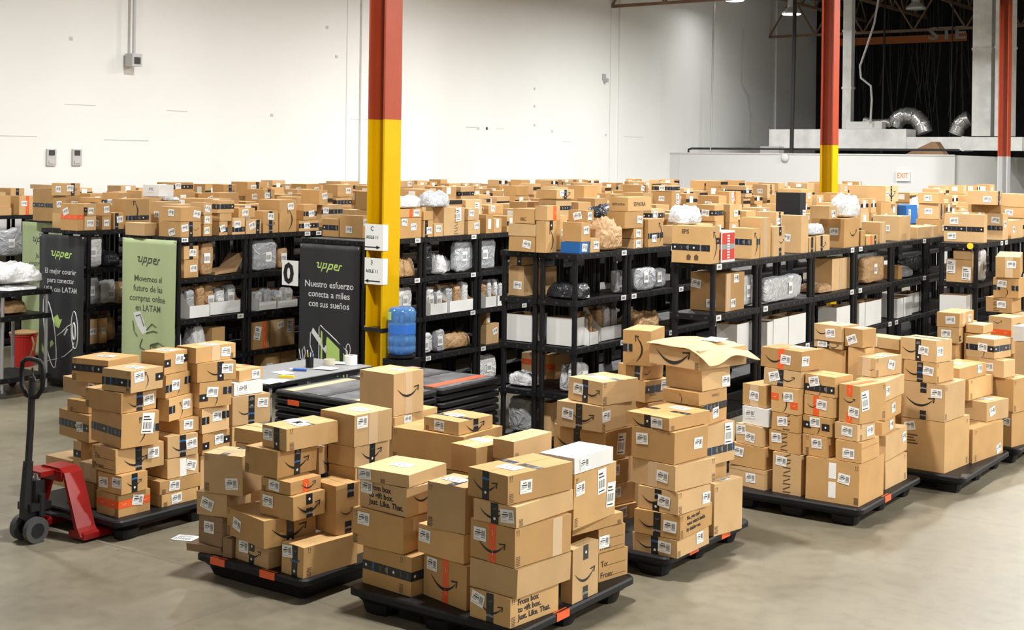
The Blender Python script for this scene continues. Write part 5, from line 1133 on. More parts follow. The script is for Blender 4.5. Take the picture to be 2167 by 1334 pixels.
IT=[
('R1',2,'sbag','white','upright white mailer, first mailer along second shelf of courier banner row','',-12.898,9.878,1.395,0.1,0.221,0.371),
('R1',2,'bag','black','dark crumpled mailer, second mailer along second shelf of courier banner row','',-12.98,10.15,1.395,0.26,0.236,0.198),
('R1',3,'sbag','grey','leaning grey mailer, first mailer along third shelf of courier banner row','',-12.898,9.851,0.957,0.1,0.203,0.345),
('R1',3,'sbag','white','boxy white mailer, second mailer along third shelf of courier banner row','',-12.92,10.096,0.957,0.1,0.217,0.289),
('R1',3,'box','-','brown carton with label, first carton along third shelf of courier banner row','R:s.6,.5',-12.97,10.282,0.957,0.2,0.1,0.249),
('R1',4,'box','-','brown carton with label, first carton along fourth shelf of courier banner row','R:s.6,.5',-12.948,9.849,0.52,0.2,0.157,0.283),
('R1',4,'box','-','small carton with label, second carton along fourth shelf of courier banner row','R:s.5,.5',-12.92,9.991,0.52,0.2,0.102,0.288),
('R1',4,'bag','kraft','crumpled kraft mailer, first mailer along fourth shelf of courier banner row','',-13.0,10.146,0.52,0.26,0.143,0.373),
('R2',2,'box','-','tan carton with black tape, first carton along second shelf of big green banner row','R:s.6,.5 R:k.5',-11.2,9.775,1.591,0.2,0.211,0.143),
('R2',2,'box','-','tan carton with label, second carton along second shelf of big green banner row','R:s.65,.5',-11.2,9.776,1.395,0.2,0.206,0.194),
('R2',2,'flat','kraft','flattened tilted carton, third carton along second shelf of big green banner row','',-11.281,10.379,1.395,0.26,0.445,0.263),
('R2',2,'sbag','kraft','upright kraft envelope, first mailer along second shelf of big green banner row','',-11.19,10.039,1.395,0.1,0.183,0.373),
('R2',2,'bag','white','small white mailer, second mailer along second shelf of big green banner row','',-11.322,10.815,1.395,0.196,0.141,0.208),
('R2',2,'sbag','grey','long grey mailer slumped forward, third mailer along second shelf of big green banner row','',-11.17,10.883,1.395,0.1,0.381,0.373),
('R2',2,'sbag','white','crinkled silver mailer, fourth mailer along second shelf of big green banner row','',-11.344,11.145,1.395,0.06,0.288,0.323),
('R2',2,'sbag','kraft','narrow kraft envelope, fifth mailer along second shelf of big green banner row','',-11.26,11.266,1.395,0.1,0.16,0.25),
('R2',3,'bin','-','white open-front bin, first bin along third shelf of big green banner row','',-11.17,9.871,0.957,0.2,0.294,0.323),
('R2',3,'bin','-','wide white open-front bin, second bin along third shelf of big green banner row','',-11.238,10.281,0.957,0.2,0.496,0.338),
('R2',3,'bin','-','white open-front bin, third bin along third shelf of big green banner row','',-11.17,10.879,0.957,0.2,0.282,0.239),
('R2',3,'bin','-','white open-front bin, fourth bin along third shelf of big green banner row','',-11.17,11.195,0.957,0.2,0.328,0.218),
('R2',4,'bag','white','white mailer, first mailer along fourth shelf of big green banner row','',-11.268,9.651,0.52,0.26,0.132,0.366),
('R2',4,'bag','white','peaked white mailer, second mailer along fourth shelf of big green banner row','',-11.24,9.946,0.52,0.26,0.192,0.373),
('R2',4,'box','-','plain carton, first carton along fourth shelf of big green banner row','R:s.6,.3',-11.21,10.181,0.52,0.2,0.196,0.307),
('R2',4,'box','-','large brown carton, second carton along fourth shelf of big green banner row','R:s.25,.6 R:or.7',-11.21,10.828,0.52,0.2,0.262,0.307),
('R2',4,'box','-','large brown carton with labels, third carton along fourth shelf of big green banner row','R:s.4,.8 R:s.8,.8',-11.21,11.166,0.52,0.2,0.39,0.308),
('R2',5,'box','-','plain brown carton, first carton along lowest shelf of big green banner row','R:s.3,.5',-11.21,11.01,0.082,0.2,0.232,0.373),
('R2',5,'box','-','plain brown carton, second carton along lowest shelf of big green banner row','R:s.4,.5',-11.21,11.265,0.082,0.2,0.257,0.373),
('R3',2,'bag','kraft','kraft mailer, first mailer along second shelf of row behind the yellow column','',-9.51,11.207,1.395,0.26,0.162,0.223),
('R3',2,'bag','kraft','crumpled kraft mailer, second mailer along second shelf of row behind the yellow column','',-9.538,11.402,1.395,0.26,0.226,0.216),
('R3',2,'sbag','black','upright black mailer, third mailer along second shelf of row behind the yellow column','',-9.48,11.747,1.395,0.1,0.131,0.366),
('R3',2,'bag','white','black and white mailer, fourth mailer along second shelf of row behind the yellow column','',-9.49,11.911,1.395,0.26,0.196,0.243),
('R3',2,'bag','white','white mailer lying over another, fifth mailer along second shelf of row behind the yellow column','',-9.602,12.159,1.395,0.176,0.292,0.194),
('R3',2,'sbag','clear','clear plastic mailer, sixth mailer along second shelf of row behind the yellow column','',-9.46,12.375,1.395,0.1,0.35,0.373),
('R3',2,'sbag','grey','silver mailer hanging over the edge, seventh along second shelf of row behind the yellow column','',-9.458,12.807,1.395,0.1,0.38,0.373),
('R3',3,'sbag','white','plump white mailer, first mailer along third shelf of row behind the yellow column','',-9.43,11.28,0.957,0.1,0.259,0.345),
('R3',3,'bin','-','white open-front bin, first bin along third shelf of row behind the yellow column','',-9.44,11.817,0.957,0.2,0.317,0.303),
('R3',3,'bin','-','white open-front bin, second bin along third shelf of row behind the yellow column','',-9.44,12.229,0.957,0.2,0.449,0.317),
('R3',3,'bin','-','white open-front bin, third bin along third shelf of row behind the yellow column','',-9.44,12.799,0.957,0.2,0.223,0.31),
('R3',3,'bin','-','white open-front bin, fourth bin along third shelf of row behind the yellow column','',-9.44,13.032,0.957,0.2,0.21,0.308),
('R3',4,'sbag','white','white and yellow mailer, first mailer along fourth shelf of row behind the yellow column','',-9.458,11.688,0.52,0.1,0.241,0.246),
('R3',4,'sbag','grey','flat grey mailer on edge, second mailer along fourth shelf of row behind the yellow column','',-9.43,11.916,0.52,0.1,0.166,0.26),
('R3',4,'bag','kraft','large kraft mailer, third mailer along fourth shelf of row behind the yellow column','',-9.538,12.282,0.52,0.26,0.558,0.201),
('R3',4,'box','-','small carton with label, first carton along fourth shelf of row behind the yellow column','R:s.6,.4',-9.48,12.809,0.761,0.2,0.089,0.132),
('R3',4,'box','-','plain carton with label, second carton along fourth shelf of row behind the yellow column','R:s.7,.6',-9.48,12.899,0.52,0.2,0.26,0.239),
('R3',5,'sbag','white','large white mailer near the floor, first along lowest shelf of row behind the yellow column','',-9.458,12.824,0.082,0.1,0.43,0.316),
('R4',2,'bag','black','black and white mailer, first mailer along second shelf of row with double bare end','',-6.901,10.703,1.395,0.413,0.25,0.162),
('R4',2,'sbag','grey','upright grey box mailer, second mailer along second shelf of row with double bare end','',-6.818,11.45,1.395,0.1,0.139,0.232),
('R4',2,'sbag','grey','silver mailer, third mailer along second shelf of row with double bare end','',-6.77,11.876,1.395,0.1,0.429,0.238),
('R4',2,'sbag','grey','silver mailer beside another, fourth mailer along second shelf of row with double bare end','',-6.818,12.24,1.395,0.1,0.291,0.207),
('R4',3,'bin','e','white bin seen from its side, first along third shelf of row with double bare end','',-6.91,10.668,0.957,0.307,0.179,0.269),
('R4',3,'bin','e','white bin seen from its side, second along third shelf of row with double bare end','',-7.382,10.713,0.957,0.293,0.27,0.263),
('R4',3,'bin','-','white open-front bin, third bin along third shelf of row with double bare end','',-6.8,10.844,0.957,0.2,0.166,0.299),
('R4',3,'bin','-','white open-front bin, fourth bin along third shelf of row with double bare end','',-6.868,11.291,0.957,0.2,0.44,0.321),
('R4',3,'bag','kraft','kraft mailer, first mailer along third shelf of row with double bare end','',-6.87,11.975,0.957,0.26,0.561,0.247),
('R4',4,'sbag','white','crinkled white mailer, first mailer along fourth shelf of row with double bare end','',-6.79,10.715,0.52,0.1,0.257,0.292),
('R4',4,'bag','white','white mailer, second mailer along fourth shelf of row with double bare end','',-7.406,10.725,0.52,0.297,0.25,0.145),
('R4',4,'bag','clear','rounded clear bag, third mailer along fourth shelf of row with double bare end','',-6.895,10.725,0.52,0.101,0.25,0.274),
('R5',2,'box','-','large carton with clear tape, first carton along second shelf of single row','R:s.55,.85 R:s.4,.2 R:c.15 L:s.1,.7 L:s.6,.2',-5.417,10.836,1.395,0.353,0.385,0.335),
('R5',2,'box','-','tall brown carton, second carton along second shelf of single row','R:c.5',-5.378,13.393,1.395,0.2,0.493,0.329),
('R5',2,'box','-','narrow plain carton, third carton along second shelf of single row','',-5.34,15.085,1.395,0.2,0.139,0.158),
('R5',2,'sbag','clear','clear wrapped mailer, first mailer along second shelf of single row','',-5.328,11.206,1.395,0.1,0.309,0.29),
('R5',2,'sbag','clear','large clear bag over white board, second mailer along second shelf of single row','',-5.29,11.904,1.395,0.1,0.886,0.243),
('R5',2,'bag','kraft','crumpled kraft paper, third mailer along second shelf of single row','',-5.38,12.954,1.395,0.26,0.378,0.097),
('R5',2,'sbag','kraft','torn kraft envelope, fourth mailer along second shelf of single row','',-5.328,14.404,1.395,0.1,0.646,0.295),
('R5',2,'sbag','grey','long silver mailer, fifth mailer along second shelf of single row','',-5.421,14.466,1.395,0.078,0.671,0.333),
('R5',2,'bag','grey','grey mailer, sixth mailer along second shelf of single row','',-5.38,15.409,1.395,0.26,0.444,0.13),
('R5',2,'sbag','black','dark mailer resting high, seventh mailer along second shelf of single row','',-5.502,16.161,1.395,0.1,0.734,0.189),
('R5',3,'bin','b','tall white bin, first bin along third shelf of single row','',-5.378,11.078,0.957,0.2,0.242,0.297),
('R5',3,'bin','b','narrow white bin, second bin along third shelf of single row','',-5.32,11.527,0.957,0.2,0.122,0.276),
('R5',3,'bin','b','tall white bin, third bin along third shelf of single row','',-5.32,11.768,0.957,0.2,0.331,0.29),
('R5',3,'bin','b','tall white bin, fourth bin along third shelf of single row','',-5.32,12.15,0.957,0.2,0.401,0.291),
('R5',3,'bin','b','white bin, fifth bin along third shelf of single row','',-5.32,13.323,0.957,0.2,0.368,0.272),
('R5',3,'bin','b','narrow white bin, sixth bin along third shelf of single row','',-5.32,13.846,0.957,0.2,0.17,0.268),
('R5',3,'bin','b','tall white bin, seventh bin along third shelf of single row','',-5.32,14.188,0.957,0.2,0.477,0.264),
('R5',3,'bin','b','narrow white bin, eighth bin along third shelf of single row','',-5.32,15.034,0.957,0.2,0.193,0.226),
('R5',3,'bin','b','tall white bin, ninth bin along third shelf of single row','',-5.32,15.293,0.957,0.2,0.283,0.226),
('R5',3,'bin','b','tall white bin, tenth bin along third shelf of single row','',-5.378,15.728,0.957,0.2,0.544,0.238),
('R6',2,'box','-','brown carton with shipping labels, first carton along second shelf of short far row','L:s.1,.85 L:s.8,.4',-4.615,15.281,1.395,0.294,0.172,0.254),
('R6',2,'box','-','low plain carton, second carton along second shelf of short far row','',-4.577,15.287,1.65,0.217,0.167,0.1),
('R6',2,'sbag','white','white mailer on edge, first mailer along second shelf of short far row','',-4.47,15.483,1.395,0.1,0.223,0.372),
('R6',3,'bin','b','white bin, first bin along third shelf of short far row','',-4.614,15.1,0.957,0.292,0.218,0.31),
('R0',2,'sbag','grey','silver mailer, first mailer along second shelf of pale green banner row','',-15.07,10.269,1.395,0.1,0.367,0.361),
('R4',2,'box','-','tan carton with big label, first carton along second shelf of row with double bare end','L:s.6,.35',-7.424,10.713,1.395,0.188,0.27,0.289),
('R4',2,'box','-','small carton on the tan one, second along second shelf of row with double bare end','L:k.8',-7.434,10.715,1.685,0.147,0.27,0.083),
('R4',2,'box','-','narrow plain carton, third carton along second shelf of row with double bare end','',-7.286,10.885,1.395,0.08,0.27,0.27),
('R4',4,'box','-','orange-banded carton, first carton along fourth shelf of row with double bare end','L:O.7',-7.493,11.005,0.52,0.124,0.27,0.29),
('R4',4,'box','-','orange-banded carton, second carton along fourth shelf of row with double bare end','L:O.5',-7.416,11.305,0.52,0.131,0.27,0.243),
('R4',5,'sbag','grey','tall grey mailer, first mailer along lowest shelf of row with double bare end','',-7.384,10.703,0.082,0.295,0.25,0.351),
('R4',5,'box','-','plain brown carton, first carton along lowest shelf of row with double bare end','',-7.067,10.735,0.082,0.094,0.27,0.324),
]
rnd = random.Random(3)
# ================================================================ materials
def newmat(name):
    m = bpy.data.materials.new(name); m.use_nodes = True
    nt = m.node_tree; return m, nt, nt.nodes['Principled BSDF']
def P(name, col, rough=0.6, metal=0.0, noise_s=0, noise_a=0.0, bump=0.0, spec=0.5, trans=0.0, emit=None, estr=0, coat=0):
    m, nt, b = newmat(name)
    b.inputs['Base Color'].default_value = (*col, 1); b.inputs['Roughness'].default_value = rough; b.inputs['Metallic'].default_value = metal
    b.inputs['Specular IOR Level'].default_value = spec; b.inputs['Transmission Weight'].default_value = trans
    if coat: b.inputs['Coat Weight'].default_value = coat
    if emit: b.inputs['Emission Color'].default_value = (*emit, 1); b.inputs['Emission Strength'].default_value = estr
    if noise_s:
        tc = nt.nodes.new('ShaderNodeTexCoord'); n = nt.nodes.new('ShaderNodeTexNoise'); n.inputs['Scale'].default_value = noise_s; n.inputs['Detail'].default_value = 4 if bump < .9 else 2.5; n.inputs['Distortion'].default_value = 2.2 if bump >= .9 else 0
        nt.links.new(tc.outputs['Object'], n.inputs['Vector'])
        if noise_a:
            r = nt.nodes.new('ShaderNodeValToRGB'); r.color_ramp.elements[0].position = .3; r.color_ramp.elements[1].position = .7
            r.color_ramp.elements[0].color = tuple(c*(1-noise_a) for c in col)+(1,); r.color_ramp.elements[1].color = tuple(min(1, c*(1+noise_a)) for c in col)+(1,)
            nt.links.new(n.outputs['Fac'], r.inputs['Fac']); nt.links.new(r.outputs['Color'], b.inputs['Base Color'])
        if bump:
            bp = nt.nodes.new('ShaderNodeBump'); bp.inputs['Strength'].default_value = bump; bp.inputs['Distance'].default_value = .03
            nt.links.new(n.outputs['Fac'], bp.inputs['Height']); nt.links.new(bp.outputs['Normal'], b.inputs['Normal'])
    return m
def cardboard(name):
    m, nt, b = newmat(name); N = nt.nodes; L = nt.links
    oi = N.new('ShaderNodeObjectInfo'); tc = N.new('ShaderNodeTexCoord')
    n = N.new('ShaderNodeTexNoise'); n.inputs['Scale'].default_value = 5; n.inputs['Detail'].default_value = 5
    L.new(tc.outputs['Object'], n.inputs['Vector'])
    mr = N.new('ShaderNodeMapRange'); mr.inputs['From Min'].default_value = .25; mr.inputs['From Max'].default_value = .75; mr.inputs['To Min'].default_value = .9; mr.inputs['To Max'].default_value = 1.08
    L.new(n.outputs['Fac'], mr.inputs['Value'])
    mx = N.new('ShaderNodeMix'); mx.data_type = 'RGBA'; mx.blend_type = 'MULTIPLY'; mx.inputs['Factor'].default_value = 1
    L.new(oi.outputs['Color'], mx.inputs[6]); L.new(mr.outputs['Result'], mx.inputs[7]); L.new(mx.outputs[2], b.inputs['Base Color'])
    b.inputs['Roughness'].default_value = .62; b.inputs['Specular IOR Level'].default_value = .35
    return m
CARD = cardboard('corrugated_cardboard')
INK = P('black_ink', (.012, .012, .013), .5); INKB = P('brown_ink', (.10, .06, .03), .6)
TAPEK = P('black_tape', (.016, .017, .019), .3, spec=.5); TAPEO = P('orange_tape', (.78, .11, .025), .35); TAPEC = P('clear_tape', (.60, .43, .26), .18, spec=.6)
TGREY = P('tape_print_grey', (.32, .33, .34), .4); TBLUE = P('tape_print_blue', (.05, .2, .55), .4); TWHITE = P('tape_print_white', (.75, .75, .75), .4)
LABEL = P('label_paper', (.82, .82, .80), .5); WHITECARD = P('white_cardboard', (.72, .72, .70), .55, noise_s=4, noise_a=.04)
KRAFTIN = P('kraft_inside', (.33, .19, .085), .7, noise_s=6, noise_a=.1)
BLACKP = P('black_plastic', (.007, .007, .008), .5, spec=.28, noise_s=20, noise_a=.2)
GREYP = P('worn_black_plastic', (.03, .03, .032), .4, noise_s=8, noise_a=.35)
BAG = {'white': P('white_poly', (.62, .62, .62), .35, noise_s=7, noise_a=.04, bump=.95), 'grey': P('silver_poly', (.36, .37, .39), .3, noise_s=7, noise_a=.12, bump=.95),
       'black': P('black_poly', (.022, .023, .027), .28, noise_s=7, noise_a=.25, bump=.95), 'clear': P('clear_wrap', (.50, .52, .54), .15, noise_s=7, noise_a=.16, bump=.95, spec=.8),
       'kraft': P('kraft_paper', (.42, .25, .115), .6, noise_s=7, noise_a=.12, bump=.95)}
PRICE = P('shelf_tag_white', (.75, .75, .73), .5)
YELLOW = P('yellow_paint', (.63, .37, .0), .5, noise_s=3, noise_a=.04, spec=.2); REDP = P('red_primer', (.33, .048, .016), .5, noise_s=3, noise_a=.08)
JACKR = P('jack_red', (.24, .005, .004), .35, noise_s=5, noise_a=.2, spec=.5); STEEL = P('dark_steel', (.03, .03, .033), .4, metal=.6); RUBBER = P('grey_rubber', (.06, .06, .06), .6); CHROME = P('bright_steel', (.55, .55, .55), .3, metal=.9)
WALL = P('white_wall_paint', (.80, .805, .785), .75, noise_s=.6, noise_a=.025); OFFW = P('office_wall_paint', (.66, .66, .655), .75, noise_s=.8, noise_a=.02)
SEAM = P('wall_joint', (.60, .60, .59), .7); DARKMARK = P('wall_scuff', (.52, .52, .51), .7); HOLE = P('dark_hole', (.05, .05, .05), .8)
DUCT = P('foil_duct', (.80, .80, .78), .38, metal=.1, noise_s=3, noise_a=.12, bump=.25); FOIL = P('flexible_foil', (.55, .55, .54), .25, metal=.8, noise_s=8, noise_a=.2, bump=.5)
JOIST = P('rusty_joist', (.20, .125, .075), .6, noise_s=3, noise_a=.25); DECKM = P('roof_deck', (.26, .25, .235), .7, noise_s=1, noise_a=.1); UNLIT = P('unlit_far_end_black', (.006, .006, .007), .9, noise_s=6, noise_a=.6)
PIPEW = P('grey_conduit', (.5, .5, .5), .45, metal=.2); PIPEK = P('black_pipe', (.015, .015, .015), .4)
BANK = P('banner_black', (.022, .023, .027), .6); BANG = P('banner_green', (.41, .49, .26), .65); BTXT = P('banner_white_print', (.72, .72, .72), .6); BGRN = P('banner_lime_print', (.48, .68, .18), .6); BDRK = P('banner_dark_print', (.07, .085, .05), .6); BGREY = P('banner_grey_print', (.55, .55, .53), .6)
REDB = P('red_bucket', (.55, .022, .02), .3, spec=.5); SILVER = P('silver_tube', (.45, .45, .46), .4, metal=.5)
WATER = P('blue_jug', (.13, .36, .80), .07, trans=.55, spec=.7); WLAB = P('jug_label', (.03, .16, .6), .4)
EXITR = P('exit_letters', (.9, .1, .03), .4, emit=(1, .09, .02), estr=1.6); EXITW = P('exit_housing', (.8, .8, .76), .5)
LAMPG = P('lamp_lens', (1, 1, 1), .3, emit=(1, .97, .9), estr=4); LAMPB = P('lamp_housing', (.5, .5, .5), .4, metal=.4)
TABLE = P('grey_laminate', (.27, .27, .27), .4); WOODT = P('pale_wood_strip', (.62, .42, .24), .55, noise_s=8, noise_a=.15); CLEARP = P('tape_roll', (.72, .66, .5), .2, trans=.2)
BLUEC = P('blue_print', (.03, .12, .42), .4); REDC = P('red_print', (.6, .045, .03), .45); YELC = P('yellow_sticker', (.85, .6, .03), .45); ORSIGN = P('orange_band', (.42, .12, .02), .6); GREYL = P('sign_grey', (.35, .35, .35), .6); GREENC = P('green_print', (.12, .42, .12), .45)

def floor_mat():
    m, nt, b = newmat('concrete_floor'); N = nt.nodes; L = nt.links
    tc = N.new('ShaderNodeTexCoord'); sep = N.new('ShaderNodeSeparateXYZ'); L.new(tc.outputs['Object'], sep.inputs[0])
    n1 = N.new('ShaderNodeTexNoise'); n1.inputs['Scale'].default_value = .55; n1.inputs['Detail'].default_value = 8; n1.inputs['Roughness'].default_value = .65; L.new(tc.outputs['Object'], n1.inputs['Vector'])
    r = N.new('ShaderNodeValToRGB'); r.color_ramp.elements[0].position = .3; r.color_ramp.elements[1].position = .72
    r.color_ramp.elements[0].color = (.12, .103, .072, 1); r.color_ramp.elements[1].color = (.215, .188, .132, 1); L.new(n1.outputs['Fac'], r.inputs['Fac'])
    n2 = N.new('ShaderNodeTexNoise'); n2.inputs['Scale'].default_value = 9; n2.inputs['Detail'].default_value = 6; L.new(tc.outputs['Object'], n2.inputs['Vector'])
    r2 = N.new('ShaderNodeValToRGB'); r2.color_ramp.elements[0].position = .25; r2.color_ramp.elements[1].position = .55; r2.color_ramp.elements[0].color = (.78, .76, .73, 1); r2.color_ramp.elements[1].color = (1, 1, 1, 1); L.new(n2.outputs['Fac'], r2.inputs['Fac'])
    mx = N.new('ShaderNodeMix'); mx.data_type = 'RGBA'; mx.blend_type = 'MULTIPLY'; mx.inputs['Factor'].default_value = .8; L.new(r.outputs['Color'], mx.inputs[6]); L.new(r2.outputs['Color'], mx.inputs[7])
    # small dark specks
    v = N.new('ShaderNodeTexNoise'); v.inputs['Scale'].default_value = 30; v.inputs['Detail'].default_value = 2; L.new(tc.outputs['Object'], v.inputs['Vector'])
    r3 = N.new('ShaderNodeValToRGB'); r3.color_ramp.elements[0].position = .22; r3.color_ramp.elements[1].position = .27; r3.color_ramp.elements[0].color = (.45, .4, .34, 1); r3.color_ramp.elements[1].color = (1, 1, 1, 1); L.new(v.outputs['Fac'], r3.inputs['Fac'])
    mx3 = N.new('ShaderNodeMix'); mx3.data_type = 'RGBA'; mx3.blend_type = 'MULTIPLY'; mx3.inputs['Factor'].default_value = 1; L.new(mx.outputs[2], mx3.inputs[6]); L.new(r3.outputs['Color'], mx3.inputs[7])
    # saw-cut joints every 4.4 m
    def joint(o, off):
        a = N.new('ShaderNodeMath'); a.operation = 'ADD'; a.inputs[1].default_value = off; L.new(sep.outputs[o], a.inputs[0])
        p = N.new('ShaderNodeMath'); p.operation = 'PINGPONG'; p.inputs[1].default_value = 2.2; L.new(a.outputs[0], p.inputs[0])
        c = N.new('ShaderNodeMath'); c.operation = 'LESS_THAN'; c.inputs[1].default_value = .006; L.new(p.outputs[0], c.inputs[0]); return c
    j1 = joint('X', 1.6); j2 = joint('Y', 2.8); mxx = N.new('ShaderNodeMath'); mxx.operation = 'MAXIMUM'; L.new(j1.outputs[0], mxx.inputs[0]); L.new(j2.outputs[0], mxx.inputs[1])
    mx2 = N.new('ShaderNodeMix'); mx2.data_type = 'RGBA'; mx2.blend_type = 'MIX'; L.new(mxx.outputs[0], mx2.inputs['Factor']); L.new(mx3.outputs[2], mx2.inputs[6]); mx2.inputs[7].default_value = (.12, .10, .08, 1)
    L.new(mx2.outputs[2], b.inputs['Base Color'])
    rr = N.new('ShaderNodeMapRange'); rr.inputs['To Min'].default_value = .32; rr.inputs['To Max'].default_value = .55; L.new(n1.outputs['Fac'], rr.inputs['Value']); L.new(rr.outputs['Result'], b.inputs['Roughness'])
    b.inputs['Specular IOR Level'].default_value = .4
    return m
FLOORM = floor_mat()

# ================================================================ mesh helpers
class MB:
    def __init__(s): s.v = []; s.f = []; s.m = []; s.mats = []; s.smooth = False
    def mi(s, mat):
        if mat not in s.mats: s.mats.append(mat)
        return s.mats.index(mat)
    def add(s, vs, fs, mat):
        o = len(s.v); s.v += [tuple(v) for v in vs]; k = s.mi(mat)
        for f in fs: s.f.append([i+o for i in f]); s.m.append(k)
    def box(s, x0, y0, z0, x1, y1, z1, mat):
        s.add([(x0,y0,z0),(x1,y0,z0),(x1,y1,z0),(x0,y1,z0),(x0,y0,z1),(x1,y0,z1),(x1,y1,z1),(x0,y1,z1)],
              [(0,3,2,1),(4,5,6,7),(0,1,5,4),(1,2,6,5),(2,3,7,6),(3,0,4,7)], mat)
    def cyl(s, p0, p1, r0, r1, mat, n=12, cap=True):
        p0, p1 = Vector(p0), Vector(p1); d = (p1-p0).normalized(); a = d.orthogonal().normalized(); b = d.cross(a)
        vs = []
        for p, r in ((p0, r0), (p1, r1)):
            for i in range(n):
                t = 2*math.pi*i/n; vs.append(p+(a*math.cos(t)+b*math.sin(t))*r)
        fs = [(i, (i+1) % n, n+(i+1) % n, n+i) for i in range(n)]
        if cap: fs += [tuple(range(n-1, -1, -1)), tuple(range(n, 2*n))]
        s.add(vs, fs, mat)
    def tube(s, pts, r, mat, n=8, closed=False):
        pts = [Vector(p) for p in pts]; rings = []; N = len(pts); up = None
        for i, p in enumerate(pts):
            if closed: d = (pts[(i+1) % N]-pts[i-1]).normalized()
            else: d = (pts[min(i+1, N-1)]-pts[max(i-1, 0)]).normalized()
            if up is None: up = d.orthogonal().normalized()
            up = (up-d*up.dot(d)).normalized(); b = d.cross(up)
            rings.append([p+(up*math.cos(2*math.pi*k/n)+b*math.sin(2*math.pi*k/n))*r for k in range(n)])
        vs = [v for R in rings for v in R]; fs = []
        for i in range(N if closed else N-1):
            j = (i+1) % N
            for k in range(n): fs.append((i*n+k, i*n+(k+1) % n, j*n+(k+1) % n, j*n+k))
        if not closed: fs += [tuple(range(n-1, -1, -1)), tuple(range((N-1)*n, N*n))]
        s.add(vs, fs, mat)
    def prism(s, poly, axis, a0, a1, mat):
        # poly: 2D outline; axis: extrusion axis; coordinates fill the other two axes in cyclic order
        def P3(q, a): return {'x': (a, q[0], q[1]), 'y': (q[0], a, q[1]), 'z': (q[0], q[1], a)}[axis]
        n = len(poly); vs = [P3(q, a0) for q in poly]+[P3(q, a1) for q in poly]
        fs = [tuple(range(n)), tuple(range(2*n-1, n-1, -1))]+[(i, n+i, n+(i+1) % n, (i+1) % n) for i in range(n)]
        s.add(vs, fs, mat)
    def lathe(s, prof, c, mat, n=24):
        vs = []; N = len(prof)
        for r, z in prof:
            for k in range(n):
                t = 2*math.pi*k/n; vs.append((c[0]+r*math.cos(t), c[1]+r*math.sin(t), c[2]+z))
        fs = []
        for i in range(N-1):
            for k in range(n): fs.append((i*n+k, i*n+(k+1) % n, (i+1)*n+(k+1) % n, (i+1)*n+k))
        fs += [tuple(range(n-1, -1, -1)), tuple(range((N-1)*n, N*n))]
        s.add(vs, fs, mat)
    def mesh(s, name):
        me = bpy.data.meshes.new(name); me.from_pydata(s.v, [], s.f)
        for m in s.mats: me.materials.append(m)
        if len(s.mats) > 1: me.polygons.foreach_set('material_index', s.m)
        if s.smooth: me.polygons.foreach_set('use_smooth', [True]*len(me.polygons))
        if me.validate(verbose=False): print('INVALID MESH', name)
        me.update(); return me
def obj(name, mb, parent=None, loc=None, rz=0, normals=False):
    me = mb.mesh(name) if isinstance(mb, MB) else mb
    if normals:
        import bmesh
        bm = bmesh.new(); bm.from_mesh(me); bmesh.ops.recalc_face_normals(bm, faces=bm.faces); bm.to_mesh(me); bm.free()
    o = bpy.data.objects.new(name, me); C.objects.link(o)
    if parent: o.parent = parent
    if loc is not None: o.location = loc
    if rz: o.rotation_euler = (0, 0, rz)
    return o
def empty(name, loc=(0, 0, 0), rz=0):
    o = bpy.data.objects.new(name, None); C.objects.link(o); o.location = loc; o.rotation_euler = (0, 0, rz); o.empty_display_size = .1; return o
def tag(o, label, cat, group=None, kind=None):
    o['label'] = label; o['category'] = cat
    if group: o['group'] = group
    if kind: o['kind'] = kind
    return o
def struct(name, mb, label=None, **k):
    o = obj(name, mb, **k); o['kind'] = 'structure'
    if label: o['label'] = label
    return o
_txt = {}
def text2d(s, bold=0.0, shear=0.0, spacing=1.0):
    key = (s, bold, shear, spacing)
    if key in _txt: return _txt[key]
    cu = bpy.data.curves.new('t', 'FONT'); cu.body = s; cu.size = 1; cu.offset = bold; cu.shear = shear; cu.resolution_u = 2; cu.space_character = spacing; cu.fill_mode = 'FRONT'
    o = bpy.data.objects.new('t', cu); C.objects.link(o); dg = bpy.context.evaluated_depsgraph_get(); ev = o.evaluated_get(dg); me = ev.to_mesh()
    vs = [(v.co.x, v.co.y) for v in me.vertices]; fs = [tuple(p.vertices) for p in me.polygons]
    ev.to_mesh_clear(); bpy.data.objects.remove(o); bpy.data.curves.remove(cu)
    x0 = min(v[0] for v in vs); x1 = max(v[0] for v in vs)
    _txt[key] = ([(v[0]-x0, v[1]) for v in vs], fs, x1-x0); return _txt[key]

# ================================================================ the setting
m = MB(); m.add([(-18.2, -8, 0), (16, -8, 0), (16, 46, 0), (-18.2, 46, 0)], [(0, 1, 2, 3)], FLOORM); struct('floor', m, 'stained beige concrete warehouse floor')
WX = -18.0
m = MB(); m.box(WX-.2, -8, 0, WX, 43.2, 8.3, WALL); struct('wall_left', m, 'long white tilt-up concrete wall')
m = MB(); m.box(15.8, -8, 0, 16, 46, 8.3, WALL); struct('wall_right', m)
m = MB(); m.box(WX-.2, -8.2, 0, 16, -8, 8.3, WALL); struct('wall_front', m)
m = MB(); m.box(WX-.2, -8, 8.2, 16, 46, 8.35, DECKM)
for k in range(0): pass
struct('ceiling', m, 'dark steel roof deck')
# black net curtain standing in for the unlit space past the far end
m = MB(); pts = []
nx = 120
for i in range(nx+1):
    x = WX + (16-WX)*i/nx; pts.append((x, 43.2+.07*math.sin(i*2.1)+.05*math.sin(i*.77)))
vs = [(x, y, 0) for x, y in pts]+[(x, y, 8.2) for x, y in pts]
m.add(vs, [(i, i+1, nx+2+i, nx+1+i) for i in range(nx)], UNLIT); struct('wall_back', m, 'black net curtain standing in for unlit space at the far end')
